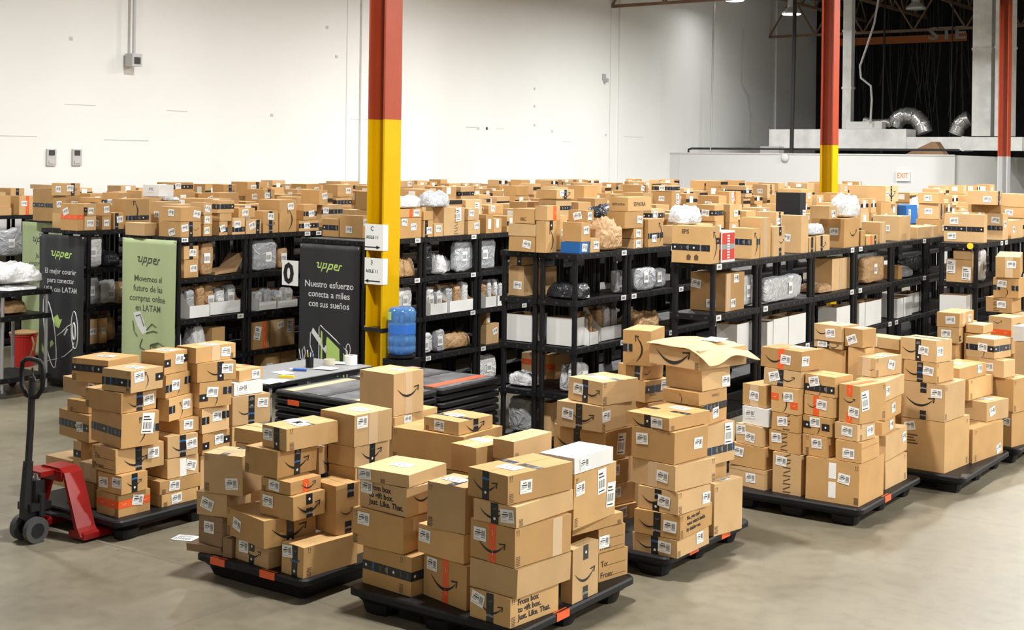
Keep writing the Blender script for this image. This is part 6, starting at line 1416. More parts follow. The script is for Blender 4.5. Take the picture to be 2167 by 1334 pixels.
# wall joints and scuffs
m = MB()
for y in (19.75, 29.75, 39.5):
    m.box(WX, y-.012, 0, WX+.004, y+.012, 8.2, SEAM); m.box(WX, y+.38, 0, WX+.05, y+.46, 8.2, WALL)
struct('trim_1', m, 'vertical panel joints and strips of the white wall')
def wallpt(px, py, x):   # helper used once for layout: world point on plane x
    dx, dy = px-1083.5, py-340.0; c, s = math.cos(.013), math.sin(.013); a = dx*c+dy*s; b = -dx*s+dy*c
    th = math.radians(35.3); X = math.cos(th)*a/2850-math.sin(th); Y = math.sin(th)*a/2850+math.cos(th); t = x/X
    return (x, Y*t, 2.69-b/2850*t)
def onyw(px, py, y):
    dx, dy = px-1083.5, py-340.0; c, s = math.cos(.013), math.sin(.013); a = dx*c+dy*s; b = -dx*s+dy*c
    th = math.radians(35.3); X = math.cos(th)*a/2850-math.sin(th); Y = math.sin(th)*a/2850+math.cos(th); t = y/Y
    return (X*t, y, 2.69-b/2850*t)
m = MB()
for (px, py, L, ang, h) in ((268, 297, .9, .02, .014), (375, 235, .45, .0, .012), (30, 288, .8, .02, .012), (170, 222, .6, .02, .01), (1000, 270, .5, 0, .02), (1058, 273, .3, 0, .014), (760, 253, .5, .02, .012), (1200, 300, .4, .02, .012), (1340, 290, 1.0, .0, .012)):
    p = wallpt(px, py, WX); m.box(WX, p[1]-L/2, p[2]-h/2, WX+.003, p[1]+L/2, p[2]+h/2, DARKMARK)
for (px, py) in ((1131, 188), (1131, 225), (1131, 265), (1030, 272), (1012, 272), (1168, 278), (1282, 286), (692, 58), (712, 120), (575, 244), (150, 82)):
    p = wallpt(px, py, WX); m.box(WX, p[1]-.035, p[2]-.03, WX+.004, p[1]+.035, p[2]+.03, HOLE if px in (1030,) else DARKMARK)
struct('trim_2', m, 'grey scuffs and patched holes on the white wall')
for px in (107, 161):
    p = wallpt(px, 333, WX); m = MB()
    m.box(WX, p[1]-.085, p[2]-.13, WX+.03, p[1]+.085, p[2]+.13, PIPEW); o = tag(empty('outlet_box', (0, 0, 0)), 'grey double outlet box on the white wall, ' + ('farther from' if px == 107 else 'nearer to') + ' the hanging conduit', 'outlet')
    obj('cover_plate', m, o); m = MB(); m.box(WX+.03, p[1]-.05, p[2]+.03, WX+.04, p[1]+.05, p[2]+.11, HOLE); m.box(WX+.03, p[1]-.05, p[2]-.1, WX+.04, p[1]+.05, p[2]-.05, DARKMARK); obj('socket', m, o)
p = wallpt(1278, 170, WX); m = MB(); m.cyl((WX, p[1], p[2]), (WX+.12, p[1], p[2]), .07, .05, PIPEW); m.box(WX, p[1]-.1, p[2]+.02, WX+.05, p[1]+.02, p[2]+.16, PIPEW)
tag(obj('wall_bracket', m), 'small grey bracket high on the white wall', 'bracket')
# hanging conduit with box
p = wallpt(283, 128, -17.86); m = MB(); m.cyl((-17.86, p[1], p[2]+.1), (-17.86, p[1], 8.2), .028, .028, PIPEW); o = tag(empty('hanging_conduit'), 'grey conduit dropping from the roof to a junction box by the white wall', 'conduit')
obj('conduit_pipe', m, o); m = MB(); m.box(-17.95, p[1]-.1, p[2]-.1, -17.77, p[1]+.1, p[2]+.11, PIPEW); m.box(-17.769, p[1]-.06, p[2]-.06, -17.76, p[1]+.06, p[2]+.05, HOLE); obj('junction_box', m, o)

# office block at the far end
OY = 33.0; OX = -10.15; OZ = 2.96
m = MB(); m.box(WX, OY, 0, OX, OY+.15, OZ, OFFW); struct('wall_office_front', m, 'low grey-white office front wall')
m = MB(); m.box(OX-.15, OY+.15, 0, OX, 43, OZ, WALL); struct('wall_office_side', m, 'low white office side wall')
m = MB(); m.box(WX, OY+.15, OZ-.15, OX-.15, 43, OZ-.03, OFFW); struct('roof_office', m)
m = MB(); p = onyw(1436, 400, OY); m.box(p[0]-.008, OY-.004, 0, p[0]+.008, OY, OZ, SEAM); m.box(WX, OY-.02, OZ-.02, OX, OY+.02, OZ+.015, SEAM); struct('trim_3', m)
p = onyw(1912, 373, OY); o = tag(empty('exit_sign', (p[0], OY, p[2])), 'lit exit sign with red letters on the office wall', 'sign')
m = MB(); m.box(-.17, -.06, -.12, .17, 0, .12, EXITW); obj('housing', m, o)
v, f, wd = text2d('EXIT', .02); sc = .28/wd; m = MB(); m.add([(-.14+x*sc, -.062, -.05+y*sc*1.35) for x, y in v], f, EXITR); m2 = obj('letters', m, o)
p = onyw(1662, 333, OY); m = MB(); m.lathe([(.0, 0), (.11, .0), (.105, .05), (.07, .09), (.01, .1)], (0, 0, 0), OFFW); m.smooth = True
o = obj('wall_dome', m); o.location = (p[0], OY, p[2]-.02); o.rotation_euler = (math.radians(90), 0, 0); tag(o, 'round white dome fixture near the top of the office wall', 'fixture')
# ducts on the office roof
def ductbox(m, x0, y0, z0, x1, y1, z1, step, ax):
    m.box(x0, y0, z0, x1, y1, z1, DUCT)
    a, b = (x0, x1) if ax == 'x' else (z0, z1); n = max(1, int((b-a)/step))
    for k in range(1, n):
        q = a+(b-a)*k/n
        if ax == 'x': m.box(q-.03, y0-.02, z0-.02, q+.03, y1+.02, z1+.02, DUCT)
        else: m.box(x0-.02, y0-.02, q-.03, x1+.02, y1+.02, q+.03, DUCT)
y = 36.0; a = onyw(1628, 274, y); b = onyw(1917, 316, y); c = onyw(2112, 282, y)
m = MB(); ductbox(m, a[0], y, b[2], b[0], y+.8, a[2], 1.4, 'x'); tag(obj('supply_duct', m), 'long foil-wrapped duct lying along the office roof', 'duct')
m = MB(); ductbox(m, b[0], y+.05, b[2]-.02, c[0]+.6, y+.85, c[2]-.1, 1.1, 'x'); tag(obj('supply_duct', m), 'foil duct section running on behind the far red column', 'duct')
for (xa, xb, yy, lab) in ((2056, 2096, 36.4, 'vertical foil riser duct nearer the dark far end'), (2104, 2138, 36.1, 'vertical foil riser duct behind the far red column')):
    q0 = onyw(xa, 280, yy); q1 = onyw(xb, 280, yy); m = MB(); ductbox(m, q0[0], yy, q0[2]-.1, q1[0], yy+.5, 8.15, 1.6, 'z'); tag(obj('riser_duct', m), lab, 'duct')
q0 = onyw(2143, 320, 36.6); m = MB(); ductbox(m, q0[0]+.25, 37.2, OZ, q0[0]+1.9, 38.0, 8.15, 1.5, 'z'); tag(obj('riser_duct', m), 'broad foil riser duct at the edge by the far column', 'duct')
q0 = onyw(1783, 270, 36.9); q1 = onyw(1801, 270, 36.9); m = MB(); ductbox(m, q0[0], 36.85, OZ+.3, q1[0], 37.1, 8.15, 1.3, 'z'); tag(obj('riser_duct', m), 'slim white riser duct in front of the dark far end', 'duct')
q0 = onyw(1797, 262, 36.3); q1 = onyw(1873, 273, 36.3); m = MB(); m.box(q0[0], 36.04, a[2]+.005, q1[0], 36.34, q0[2]+.05, WHITECARD); tag(obj('duct_box', m), 'white box on the long roof duct', 'box')
def flexduct(pxs, y, r, lab):
    pts = []
    for i in range(len(pxs)-1):
        for k in range(10):
            t = k/10; pts.append([pxs[i][j]*(1-t)+pxs[i+1][j]*t for j in (0, 1)])
    pts.append(pxs[-1]); W = [onyw(px, py, y) for px, py in pts]
    m = MB(); m.tube(W, r, FOIL, 12)
    for i, v in enumerate(m.v):
        k = i//12; cpt = Vector(W[k]); m.v[i] = tuple(cpt+(Vector(v)-cpt)*(1.0 if k % 2 else .84))
    m.smooth = True; tag(obj('flexible_duct', m), lab, 'duct')
flexduct([(1828, 256), (1850, 262), (1885, 260)], 36.56, .13, 'thin crinkled foil hose over the white duct box')
flexduct([(1893, 268), (1900, 252), (1915, 244), (1935, 246), (1950, 262), (1957, 282)], 37.0, .24, 'arched foil hose on the office roof')
flexduct([(2022, 285), (2030, 265), (2042, 254), (2052, 250)], 37.0, .22, 'foil hose bending beside the riser ducts')
# roof clutter
q = onyw(1960, 326, 35.0); m = MB(); m.prism([(-.55, 0), (.55, 0), (.3, .36), (.2, .36)], 'y', -.2, .2, CARD); o = obj('roof_carton', m, loc=(q[0], 35.0, OZ)); o.color = (.3, .18, .09, 1); tag(o, 'sloping brown cardboard piece on the office roof edge', 'carton')
m = MB(); q0 = onyw(1457, 318, 33.3); q1 = onyw(2030, 327, 33.3); m.tube([(q0[0], 33.3, OZ+.02), (q0[0], 33.3, OZ+.1), (q0[0]+.1, 33.3, OZ+.13), (q1[0], 33.3, OZ+.13)], .03, PIPEK); tag(obj('roof_pipe', m), 'thin black pipe along the office roof edge', 'pipe')
q = onyw(1630, 318, 33.6); m = MB(); m.box(q[0]-.25, 33.5, OZ, q[0]+.3, 33.8, OZ+.2, PIPEW); tag(obj('junction_box', m), 'grey metal box beside the pipe on the office roof', 'box')
for px, pt, r, y, lab, mt in ((1504, 318, .03, 33.3, 'white conduit dropping to the office roof pipe', PIPEW), (1675, 318, .055, 33.2, 'thick black drain pipe above the office wall', PIPEK), (1866, 270, .03, 38.8, 'thin black pole among the hanging cords', PIPEK), (2010, 270, .02, 37.6, 'thin dark cable before the dark far end', PIPEK)):
    q = onyw(px, pt, y); q2 = onyw(px+8, 0, y); m = MB(); m.cyl((q[0], y, OZ+.02), (q2[0]-.0, y, 8.2), r, r, mt); tag(obj('vertical_pipe', m), lab, 'pipe')
m = MB(); m.tube([onyw(px, py, 35.8) for px, py in ((1862, -20), (1850, 50), (1834, 100), (1820, 140), (1822, 165), (1843, 182), (1845, 210), (1842, 262))], .03, PIPEW); tag(obj('looping_cable', m), 'pale cable looping down in front of the dark far end', 'cable')
m = MB(); m.tube([wallpt(px, py, WX+.08) for px, py in ((1574, 60), (1572, 180), (1586, 205), (1592, 250), (1590, 300))], .012, PIPEW); tag(obj('wall_cable', m), 'thin loose cable down the far end of the white wall', 'cable')
m = MB()
for k in range(46):
    px = 1760+rnd.random()*290; q = onyw(px, 100, 42.8+rnd.random()*.25); z0 = 3+rnd.random()*2.5; m.tube([(q[0], q[1], 8.1), (q[0]+rnd.uniform(-.15, .15), q[1], (8+z0)/2), (q[0]+rnd.uniform(-.3, .3), q[1], z0)], .012, GREYP, 4)
tag(obj('far_end_cords', m), 'loose dark cords hanging at the dark far end', 'cords', kind='stuff')
q0 = onyw(1752, 100, 42.7); q1 = onyw(2052, 72, 42.7); m = MB(); m.box(q0[0], 42.4, q0[2], q1[0], 42.45, q1[2], ORSIGN); o = tag(empty('hanging_sign'), 'unlit orange banner sign with grey letters across the dark far end', 'sign')
obj('panel', m, o)
for hx in (.2, .8):
    hm = MB(); hxx = q0[0]+(q1[0]-q0[0])*hx; hm.cyl((hxx, 42.425, min(q0[2], q1[2])+.1), (hxx, 42.425, 8.2), .012, .012, STEEL, 6); obj('hanger_rod', hm, o)
v, f, wd = text2d('STE', .02); q = onyw(1968, 85, 42.58); sc = 1.2/wd; m = MB(); m.add([(q[0]+x*sc, 42.385, q[2]+y*sc*.7) for x, y in v], f, GREYL); obj('letters', m, o)
# roof trusses
def truss(m, p0, p1, zb, zt, n):
    p0, p1 = Vector(p0), Vector(p1); d = p1-p0
    def pt(t, z): q = p0+d*t; return (q.x, q.y, z)
    for z in (zb, zt): m.tube([pt(0, z), pt(1, z)], .055, JOIST, 4)
    for k in range(n):
        m.tube([pt(k/n, zb), pt((k+.5)/n, zt)], .03, JOIST, 4); m.tube([pt((k+.5)/n, zt), pt((k+1)/n, zb)], .03, JOIST, 4)
for y, lab in ((29.8, 'rusty open-web roof girder nearer the camera'), (39.4, 'rusty open-web roof girder before the dark far end')):
    m = MB(); truss(m, (WX, y, 0), (15.8, y, 0), 6.7, 7.95, 22); tag(obj('roof_girder', m), lab, 'girder')
for i, x in enumerate((-16.2, -14.2, -12.2, -10.2, -8.2, -6.2, -4.2, -2.2)):
    m = MB(); truss(m, (x, 20, 0), (x, 43, 0), 7.45, 8.12, 22); tag(obj('roof_joist', m), 'thin open-web roof joist, %s from the long white wall' % NUM[i], 'joist', 'roof joists')
# columns
def column(x, y, zpaint, lab, low=None):
    o = tag(empty('steel_column', (x, y, 0)), lab, 'column', 'painted steel columns')
    for nm, z0, z1, mt in (('yellow_guard_section' if not low else 'grey_section', 0, zpaint, low or YELLOW), ('red_section', zpaint, 8.2, REDP)):
        m = MB(); h = .125; d = .11; t = .022
        m.prism([(-d, -h), (-d+t, -h), (-d+t, -.01), (d-t, -.01), (d-t, -h), (d, -h), (d, h), (d-t, h), (d-t, .01), (-d+t, .01), (-d+t, h), (-d, h)], 'z', z0, z1, mt); obj(nm, m, o, normals=True)
    m = MB(); m.box(-.15, -.15, 0, .15, .15, .02, STEEL); obj('base_plate', m, o)
    return o
column(-8.78, 10.2, 3.08, 'nearest yellow and red steel column carrying paper aisle signs')
column(-8.75, 21.6, 3.02, 'yellow and red steel column behind the single shelving row')
column(-8.55, 31.4, 2.93, 'far red and grey steel column before the office corner', PIPEW)
def sign(z, t1, arrow, lab):
    o = tag(empty('aisle_sign', (-8.78, 10.075-.004, z)), lab, 'sign')
    m = MB(); m.box(-.122, -.004, -.135, .112, 0, .125, LABEL); m.add([(.112, -.004, -.135), (.1145, -.002, -.135), (.1145, .07, -.135), (.1145, .07, .12), (.1145, -.002, .125), (.112, -.004, .125)], [(0, 1, 4, 5), (1, 2, 3, 4)], LABEL); obj('paper', m, o)
    m = MB()
    for s, zz, h in ((t1, .06, .06), ('AISLE 11', -.02, .045)):
        v, f, wd = text2d(s, .015); m.add([(-.03+(x-wd/2)*h, -.0055, zz+y*h) for x, y in v], f, INK)
    sg = 1 if arrow == 'r' else -1
    m.add([(-.02-.1*sg, -.0055, -.098), (-.02+.06*sg, -.0055, -.098), (-.02+.06*sg, -.0055, -.11), (-.02-.1*sg, -.0055, -.11)], [(0, 1, 2, 3)], INK); m.add([(-.02+.05*sg, -.0055, -.085), (-.02+.1*sg, -.0055, -.104), (-.02+.05*sg, -.0055, -.123)], [(0, 1, 2)], INK); obj('print', m, o)
sign(1.92, 'C', 'r', 'upper paper aisle sign on the yellow column, arrow pointing right'); sign(1.585, '3', 'l', 'lower paper aisle sign on the yellow column, arrow pointing left')
m = MB(); m.box(-8.895, 10.07, .98, -8.665, 10.33, 1.02, STEEL); tag(obj('strap', m), 'black strap round the yellow column beside the water jug', 'strap')
# lamps
def lamp(x, y, vis):
    ld = bpy.data.lights.new('high_bay_light', 'AREA'); ld.shape = 'DISK'; ld.size = .5; ld.energy = LAMP_W*vis; ld.color = LAMP_COL; ld.spread = math.radians(170)
    lo = bpy.data.objects.new('high_bay_light', ld); C.objects.link(lo); lo.location = (x, y, LAMP_Z-.02)
    return lo
def fixture(x, y, z, on, lab):
    o = tag(empty('high_bay_lamp', (x, y, z)), lab, 'lamp')
    m = MB(); m.lathe([(.05, .5), (.1, .42), (.12, .2), (.2, .12), (.27, .05), (.27, .015)], (0, 0, 0), LAMPB); m.tube([(0, 0, .5), (0, 0, 8.2-z)], .015, LAMPB, 6); obj('housing', m, o)
    m = MB(); m.lathe([(.01, .0), (.25, .0), (.26, .02)], (0, 0, 0), LAMPG if on else LAMPB); obj('lens', m, o)
ROWN = sorted({y for x, y, p in LAMPS}); COLN = sorted({x for x, y, p in LAMPS})
for x, y, pw in LAMPS:
    lamp(x, y, pw); fixture(x, y, LAMP_Z, True, 'round lit high-bay lamp, %s from the long white wall in the %s cross row' % (NUM[COLN.index(x)], NUM[ROWN.index(y)]))
for px, py, y, on, lab in ((1555, 2, 34.0, 1, 'lit round high-bay lamp cut by the top of the view'), (1675, 31, 34.5, 1, 'lit round high-bay lamp beside the red column'), (1938, 20, 37, 0, 'unlit high-bay lamp among the far trusses')):
    q = onyw(px, py, y); fixture(q[0], q[1], q[2], on, lab)
    if on: lo = lamp(q[0], q[1], .045); lo.location.z = q[2]-.02

# ================================================================ cartons
BROWNS = [(.55, .335, .140), (.50, .29, .112), (.58, .375, .18), (.45, .26, .098), (.52, .335, .16)]
ARROW = None
def smile_poly(n=14):
    # curved swoosh with an arrow head, unit width, centred
    top, bot = [], []
    for i in range(n+1):
        t = i/n; x = -.5+.93*t; base = -.17*math.sin(math.pi*min(1, t*1.02))*1.0+.10*(1-2*abs(t-.5))*0
        th = .012+.075*math.sin(math.pi*t)**.8
        y = .12-.30*(1-(2*t-1)**2); top.append((x, y+th*.5)); bot.append((x, y-th*.5))
    return top, bot
_st, _sb = smile_poly()
def smile(width, flip=False, rot=0):
    """list of polygons in 2D"""
    ps = []
    for i in range(len(_st)-1): ps.append([_st[i], _sb[i], _sb[i+1], _st[i+1]])
    # arrow head: hook shape at the right end
    ps.append([(.22, .135), (.25, .095), (.43, .12), (.46, .17)]); ps.append([(.46, .17), (.43, .12), (.385, -.02), (.43, -.035)])
    out = []
    for p in ps:
        q = []
        for x, y in p:
            x *= width; y *= width*.8
            if flip: x = -x
            if rot: x, y = -y, x
            q.append((x, y))
        out.append(q)
    return out
def carton(name, lab, f, x, y, z, yaw, wd, dp, h, cat='carton', group=None, col=None, white=False, detail=True, parts=True, seed=None):
    R = random.Random(seed if seed is not None else hash((round(x*100), round(y*100), round(z*100))) & 0xffff)
    if col is None: col = BROWNS[R.randrange(5)]; k = R.uniform(.9, 1.1); col = tuple(c*k for c in col)
    mat = WHITECARD if white else CARD
    j = min(.004, wd*.015); W, D = wd/2-j*1.6, dp/2-j*1.6
    tx, ty = R.uniform(-j, j), R.uniform(-j, j)
    cb = [(-W, -D, 0), (W, -D, 0), (W, D, 0), (-W, D, 0)]; ct = [(px+tx+R.uniform(-j, j)*.5, py+ty+R.uniform(-j, j)*.5, h-.0032) for px, py, _ in cb]
    m = MB(); crushed = 'crumpled' in lab and 'lid' in lab
    long_x = wd >= dp
    if not detail: m.add(cb+ct, [(0, 3, 2, 1), (4, 5, 6, 7), (0, 1, 5, 4), (1, 2, 6, 5), (2, 3, 7, 6), (3, 0, 4, 7)], mat)
    else:
        # top built of two flaps meeting in a narrow groove
        g = .0022; dz = .004; b0, b1 = R.uniform(0, .003), R.uniform(0, .003)
        def lerp(a, b, t): return tuple(a[i]*(1-t)+b[i]*t for i in range(3))
        if long_x: e0, e1 = (ct[0], ct[3]), (ct[1], ct[2])      # seam along x: ends at x=-W and x=+W
        else: e0, e1 = (ct[1], ct[0]), (ct[2], ct[3])            # seam along y
        span = dp if long_x else wd; t = g/span
        def ends(e): a = lerp(*e, .5-t); c = lerp(*e, .5+t); mid = lerp(*e, .5); return (a[0], a[1], a[2]+b0), (mid[0], mid[1], mid[2]-dz), (c[0], c[1], c[2]+b1)
        A, B = ends(e0), ends(e1)
        v = cb+ct+[*A, *B]      # 8,9,10 at e0; 11,12,13 at e1
        if long_x:
            fs = [(0, 3, 2, 1), (0, 1, 5, 4), (2, 3, 7, 6), (1, 2, 6, 13, 12, 11, 5), (3, 0, 4, 8, 9, 10, 7), (4, 5, 11, 8), (8, 11, 12, 9), (9, 12, 13, 10), (10, 13, 6, 7)]
        else:
            fs = [(0, 3, 2, 1), (1, 2, 6, 5), (3, 0, 4, 7), (0, 1, 5, 8, 9, 10, 4), (2, 3, 7, 13, 12, 11, 6), (5, 6, 11, 8), (8, 11, 12, 9), (9, 12, 13, 10), (10, 13, 7, 4)]
        m.add(v, fs, mat)
    if name == 'open_carton': pass
    root = obj(name, m, None, (x, y, z), math.radians(yaw)); root.color = (*col, 1)
    tag(root, lab, cat, group)
    if not parts or not f: return root
    tape, labs, inks = [], [], {}
    faces = {'L': (cb[0], cb[1], ct[1], ct[0], (0, -1, 0), wd, h), 'R': (cb[1], cb[2], ct[2], ct[1], (1, 0, 0), dp, h), 'T': (ct[0], ct[1], ct[2], ct[3], (0, 0, 1), wd, dp)}
    def mp(F, u, v, off):
        a, b, c, d, n, _, _ = faces[F]; q = [(a[i]*(1-u)+b[i]*u)*(1-v)+(d[i]*(1-u)+c[i]*u)*v for i in range(3)]
        return tuple(q[i]+n[i]*off for i in range(3))
    def rect(mb, F, u0, v0, u1, v1, off, mat, thick=0):
        vs = [mp(F, u0, v0, off), mp(F, u1, v0, off), mp(F, u1, v1, off), mp(F, u0, v1, off)]
        if thick:
            vs += [mp(F, u0, v0, off-thick), mp(F, u1, v0, off-thick), mp(F, u1, v1, off-thick), mp(F, u0, v1, off-thick)]
            mb.add(vs, [(0, 1, 2, 3), (0, 4, 5, 1), (1, 5, 6, 2), (2, 6, 7, 3), (3, 7, 4, 0)], mat)
        else: mb.add(vs, [(0, 1, 2, 3)], mat)
    def poly2(mb, F, cu, cv, pts, off, mat, rot=0):
        _, _, _, _, _, fw_, fh_ = faces[F]; c, s = math.cos(rot), math.sin(rot)
        mb.add([mp(F, cu+(px*c-py*s)/fw_, cv+(px*s+py*c)/fh_, off) for px, py in pts], [tuple(range(len(pts)))], mat)
    def ttext(mb, F, cu, cv, s, size, off, mat, bold=0.02, rot=0, center=True):
        v, fcs, w_ = text2d(s, bold); _, _, _, _, _, fw_, fh_ = faces[F]; c, sn = math.cos(rot), math.sin(rot); o = len(mb.v)
        pts = []
        for px, py in v:
            px = (px-(w_/2 if center else 0))*size; py = (py-.35)*size
            pts.append(mp(F, cu+(px*c-py*sn)/fw_, cv+(px*sn+py*c)/fh_, off))
        mb.add(pts, fcs, mat)
    def band(F, u0, v0, u1, v1, kind):
        nm = {'k': 'black_tape', 'o': 'orange_tape', 'c': 'clear_tape', 'w': 'white_tape'}[kind]; mt = {'k': TAPEK, 'o': TAPEO, 'c': TAPEC, 'w': LABEL}[kind]
        mb = MB(); tape.append((nm, mb)); rect(mb, F, u0, v0, u1, v1, .0012, mt, .0012)
        _, _, _, _, _, fw_, fh_ = faces[F]; Lu, Lv = (u1-u0)*fw_, (v1-v0)*fh_
        if kind in 'kc' and kind == 'k':
            hor = Lu > Lv; L_ = max(Lu, Lv); n = max(1, int(L_/.055)); 
            for i in range(n):
                t = (i+.5)/n
                cu, cv = (u0+(u1-u0)*t, (v0+v1)/2) if hor else ((u0+u1)/2, v0+(v1-v0)*t)
                q = (i*5+R.randrange(2)) % 4; rt = math.pi/2 if hor else 0; o_ = .0022
                if q == 0: poly2(mb, F, cu, cv, [(.009*math.cos(k*math.pi/4), .009*math.sin(k*math.pi/4)) for k in range(8)], o_, TWHITE if F != 'T' else TGREY)
                elif q == 1: ttext(mb, F, cu, cv, 'prime', .024, o_, TBLUE if i % 2 else TGREY, .03, rt)
                elif q == 2:
                    for p in smile(.035): poly2(mb, F, cu, cv, p, o_, TBLUE if R.random() < .5 else TGREY, rt)
                else:
                    for k in (-1, 0, 1): poly2(mb, F, cu, cv, [(-.017+k*.006, k*.009-.0018), (.017-k*.004, k*.009-.0018), (.017-k*.004, k*.009+.0018), (-.017+k*.006, k*.009+.0018)], o_, TGREY, rt)
        if kind == 'o':
            hor = Lu > Lv; L_ = max(Lu, Lv); n = max(1, int(L_/.09))
            for i in range(n):
                t = (i+.5)/n; cu, cv = (u0+(u1-u0)*t, (v0+v1)/2) if hor else ((u0+u1)/2, v0+(v1-v0)*t)
                for p in smile(.035): poly2(mb, F, cu, cv, p, .0022, LABEL, math.pi/2 if not hor else 0)
    def ship(F, cu, cv, tilt, big=False):
        _, _, _, _, _, fw_, fh_ = faces[F]
        lw, lh = (.098, .075) if F != 'T' else (.15, .1)
        if big: lw, lh = .10, .15
        if fw_ < .2: lw = min(lw, fw_*.6); 
        lh = min(lh, fh_*.8); c, s = math.cos(tilt), math.sin(tilt)
        ew = lw/2*abs(math.cos(tilt))+lh/2*abs(math.sin(tilt))+.003; eh = lh/2*abs(math.cos(tilt))+lw/2*abs(math.sin(tilt))+.003
        if eh > fh_/2: tilt = 0; lh = min(lh, fh_*.8); eh = lh/2
        if ew > fw_/2: ew = fw_/2
        c, s = math.cos(tilt), math.sin(tilt)
        cu = min(max(cu, ew/fw_), 1-ew/fw_); cv = min(max(cv, eh/fh_), 1-eh/fh_)
        mb = MB(); lp = MB(); a, b = lw/2, lh/2
        poly2(mb, F, cu, cv, [(-a, -b), (a, -b), (a, b), (-a, b)], .0026, LABEL, tilt)
        def r(x0, y0, x1, y1): poly2(lp, F, cu, cv, [(x0*a, y0*b), (x1*a, y0*b), (x1*a, y1*b), (x0*a, y1*b)], .0032, INK, tilt)
        if big or F == 'T':
            for k in range(9): r(-.75+k*.17, -.55, -.75+k*.17+(.05 if k % 3 else .1), .1)
            r(-.8, .3, .5, .4); r(-.8, .55, .2, .68); r(-.8, -.85, .6, -.75)
        else:
            r(-.55, .5, .05, .62); r(-.75, .12, .15, .3); r(-.82, -.1, .1, -.02); r(-.85, -.3, -.2, -.24); r(-.8, -.72, .1, -.68)
            for k in range(7): r(.25+k*.085, -.28, .25+k*.085+(.05 if k % 2 else .03), .62)
            r(.2, -.5, .85, -.42)
        labs.append((mb, lp))
    def topback(F, u):      # tape folding over onto the top face
        if F == 'R': band('T', 1-min(.5, .0)-1e-3 if 0 else .0, .0, .0, .0, 'k')
    TW = .055
    for tk in f.split():
        F, r = tk.split(':'); code = r[0]; k2 = ''
        ink = inks.setdefault(({'a': 'printed_smile', 'v': 'printed_smile', 'i': 'printed_barcode', 't': 'printed_text', 'g': 'printed_text', 'n': 'printed_text', 'X': 'printed_text'}.get(code, 'printed_pattern'), F), MB())
        q = r[1:]
        if q and q[0].isalpha(): k2 = q[0]; q = q[1:]
        a = [float(t) for t in q.split(',')] if q else []
        _, _, _, _, _, fw_, fh_ = faces[F]
        if code in 'koc' and k2 != 'f':
            u = a[0] if a else .5; hw = min(TW/2/fw_*(1.5 if code == 'c' else 1), .3)
            if F == 'T' : band('T', u-hw, .0, u+hw, 1, code if not (long_x and code == 'k') else code)
            else:
                v0, v1 = {'t': (1-min(.45, .085/fh_), 1), 'b': (0, min(.4, .075/fh_))}.get(k2, (0, 1))
                band(F, u-hw, v0, u+hw, v1, code)
        elif code in 'KO':
            v = a[0] if a else .5; hh = min(TW/2/fh_, .3); c = 'k' if code == 'K' else 'o'
            u0, u1 = {'l': (0, min(.4, .075/fw_)), 'r': (1-min(.4, .075/fw_), 1)}.get(k2, (0, 1))
            band(F, u0, v-hh, u1, v+hh, c)
        elif code == 's':
            if a and a[0] > 0: ship(F, a[0], a[1], R.uniform(-.1, .1)+(R.choice([0, 0, 0, .25, -.2]) if R.random() < .3 else 0), big=('tall label' in lab or 'shipping labels' in lab or (F == 'R' and fh_ > .2 and R.random() < .3)))
        elif code == 'a' or code == 'v':
            wv = (a[2] if len(a) > 2 else .5)*(fw_ if code == 'a' else fh_*1.6); wv = min(wv, fw_*.9 if code == 'a' else fh_*.85)
            wv = min(wv, 1.9*min(a[1], 1-a[1])*fh_ if code == 'v' else 1.9*min(a[0], 1-a[0])*fw_)
            for p in smile(wv, False, 1 if code == 'v' else 0): poly2(ink, F, a[0], a[1], p, .0015, INK)
        elif code == 'i':
            u = a[0]; 
            bw, bh = min(.035, fw_*.12), min(.055, fh_*.35)
            uu = u if u > .5 else max(u, .025/fw_)
            for k in range(6): poly2(ink, F, uu, .04+bh/2/fh_, [(-bw/2, -bh/2+k*bh/6), (bw/2, -bh/2+k*bh/6), (bw/2, -bh/2+k*bh/6+bh/12), (-bw/2, -bh/2+k*bh/6+bh/12)], .0014, INKB)
            ink = inks.setdefault(('printed_arrows', F), MB())
            if fh_ > .12:
                for s in (-1, 1): poly2(ink, F, uu, .9, [(s*.008-.0015, -.012), (s*.008+.0015, -.012), (s*.008+.0015, .004), (s*.008+.005, .004), (s*.008, .012), (s*.008-.005, .004), (s*.008-.0015, .004)], .0014, INKB)
                poly2(ink, F, uu, .9-.018/fh_, [(-.015, -.001), (.015, -.001), (.015, .001), (-.015, .001)], .0014, INKB)
        elif code == 't':
            for s, vv in (('To:', .62), ('From:', .22)):
                ttext(ink, F, max(a[0], .03)+.02, vv, s, min(.05, fh_*.3), .0014, INK, .01, 0, False)
                rect(ink, F, .3, vv-.09, .92, vv-.075, .0014, INK)
        elif code == 'g':
            for k, s in enumerate(('From box', 'to gift box.', 'Just. Like. That.')): ttext(ink, F, a[0], .80-.26*k, s, min(.052, fh_*.28), .0014, INK, .03, 0, False)
        elif code == 'n' and 'shaking' in lab:
            for k, s in enumerate(("No, you can't", "guess what's inside", 'by shaking me.')): ttext(ink, F, a[0], .80-.25*k, s, min(.036, fh_*.24), .0014, INK, .03, 0, False)
        elif code == 'n' and 'black-banded carton at row end' in lab: 
            ttext(ink, F, a[0], a[1], 'EPS', .05, .0014, INKB, .03); 
            for k in (0, 1): poly2(ink, F, .45+.2*k, .16, [(-.018, -.025), (.018, -.025), (.022, .01), (0, .028), (-.022, .01)], .0014, INKB)
        elif code == 'n':
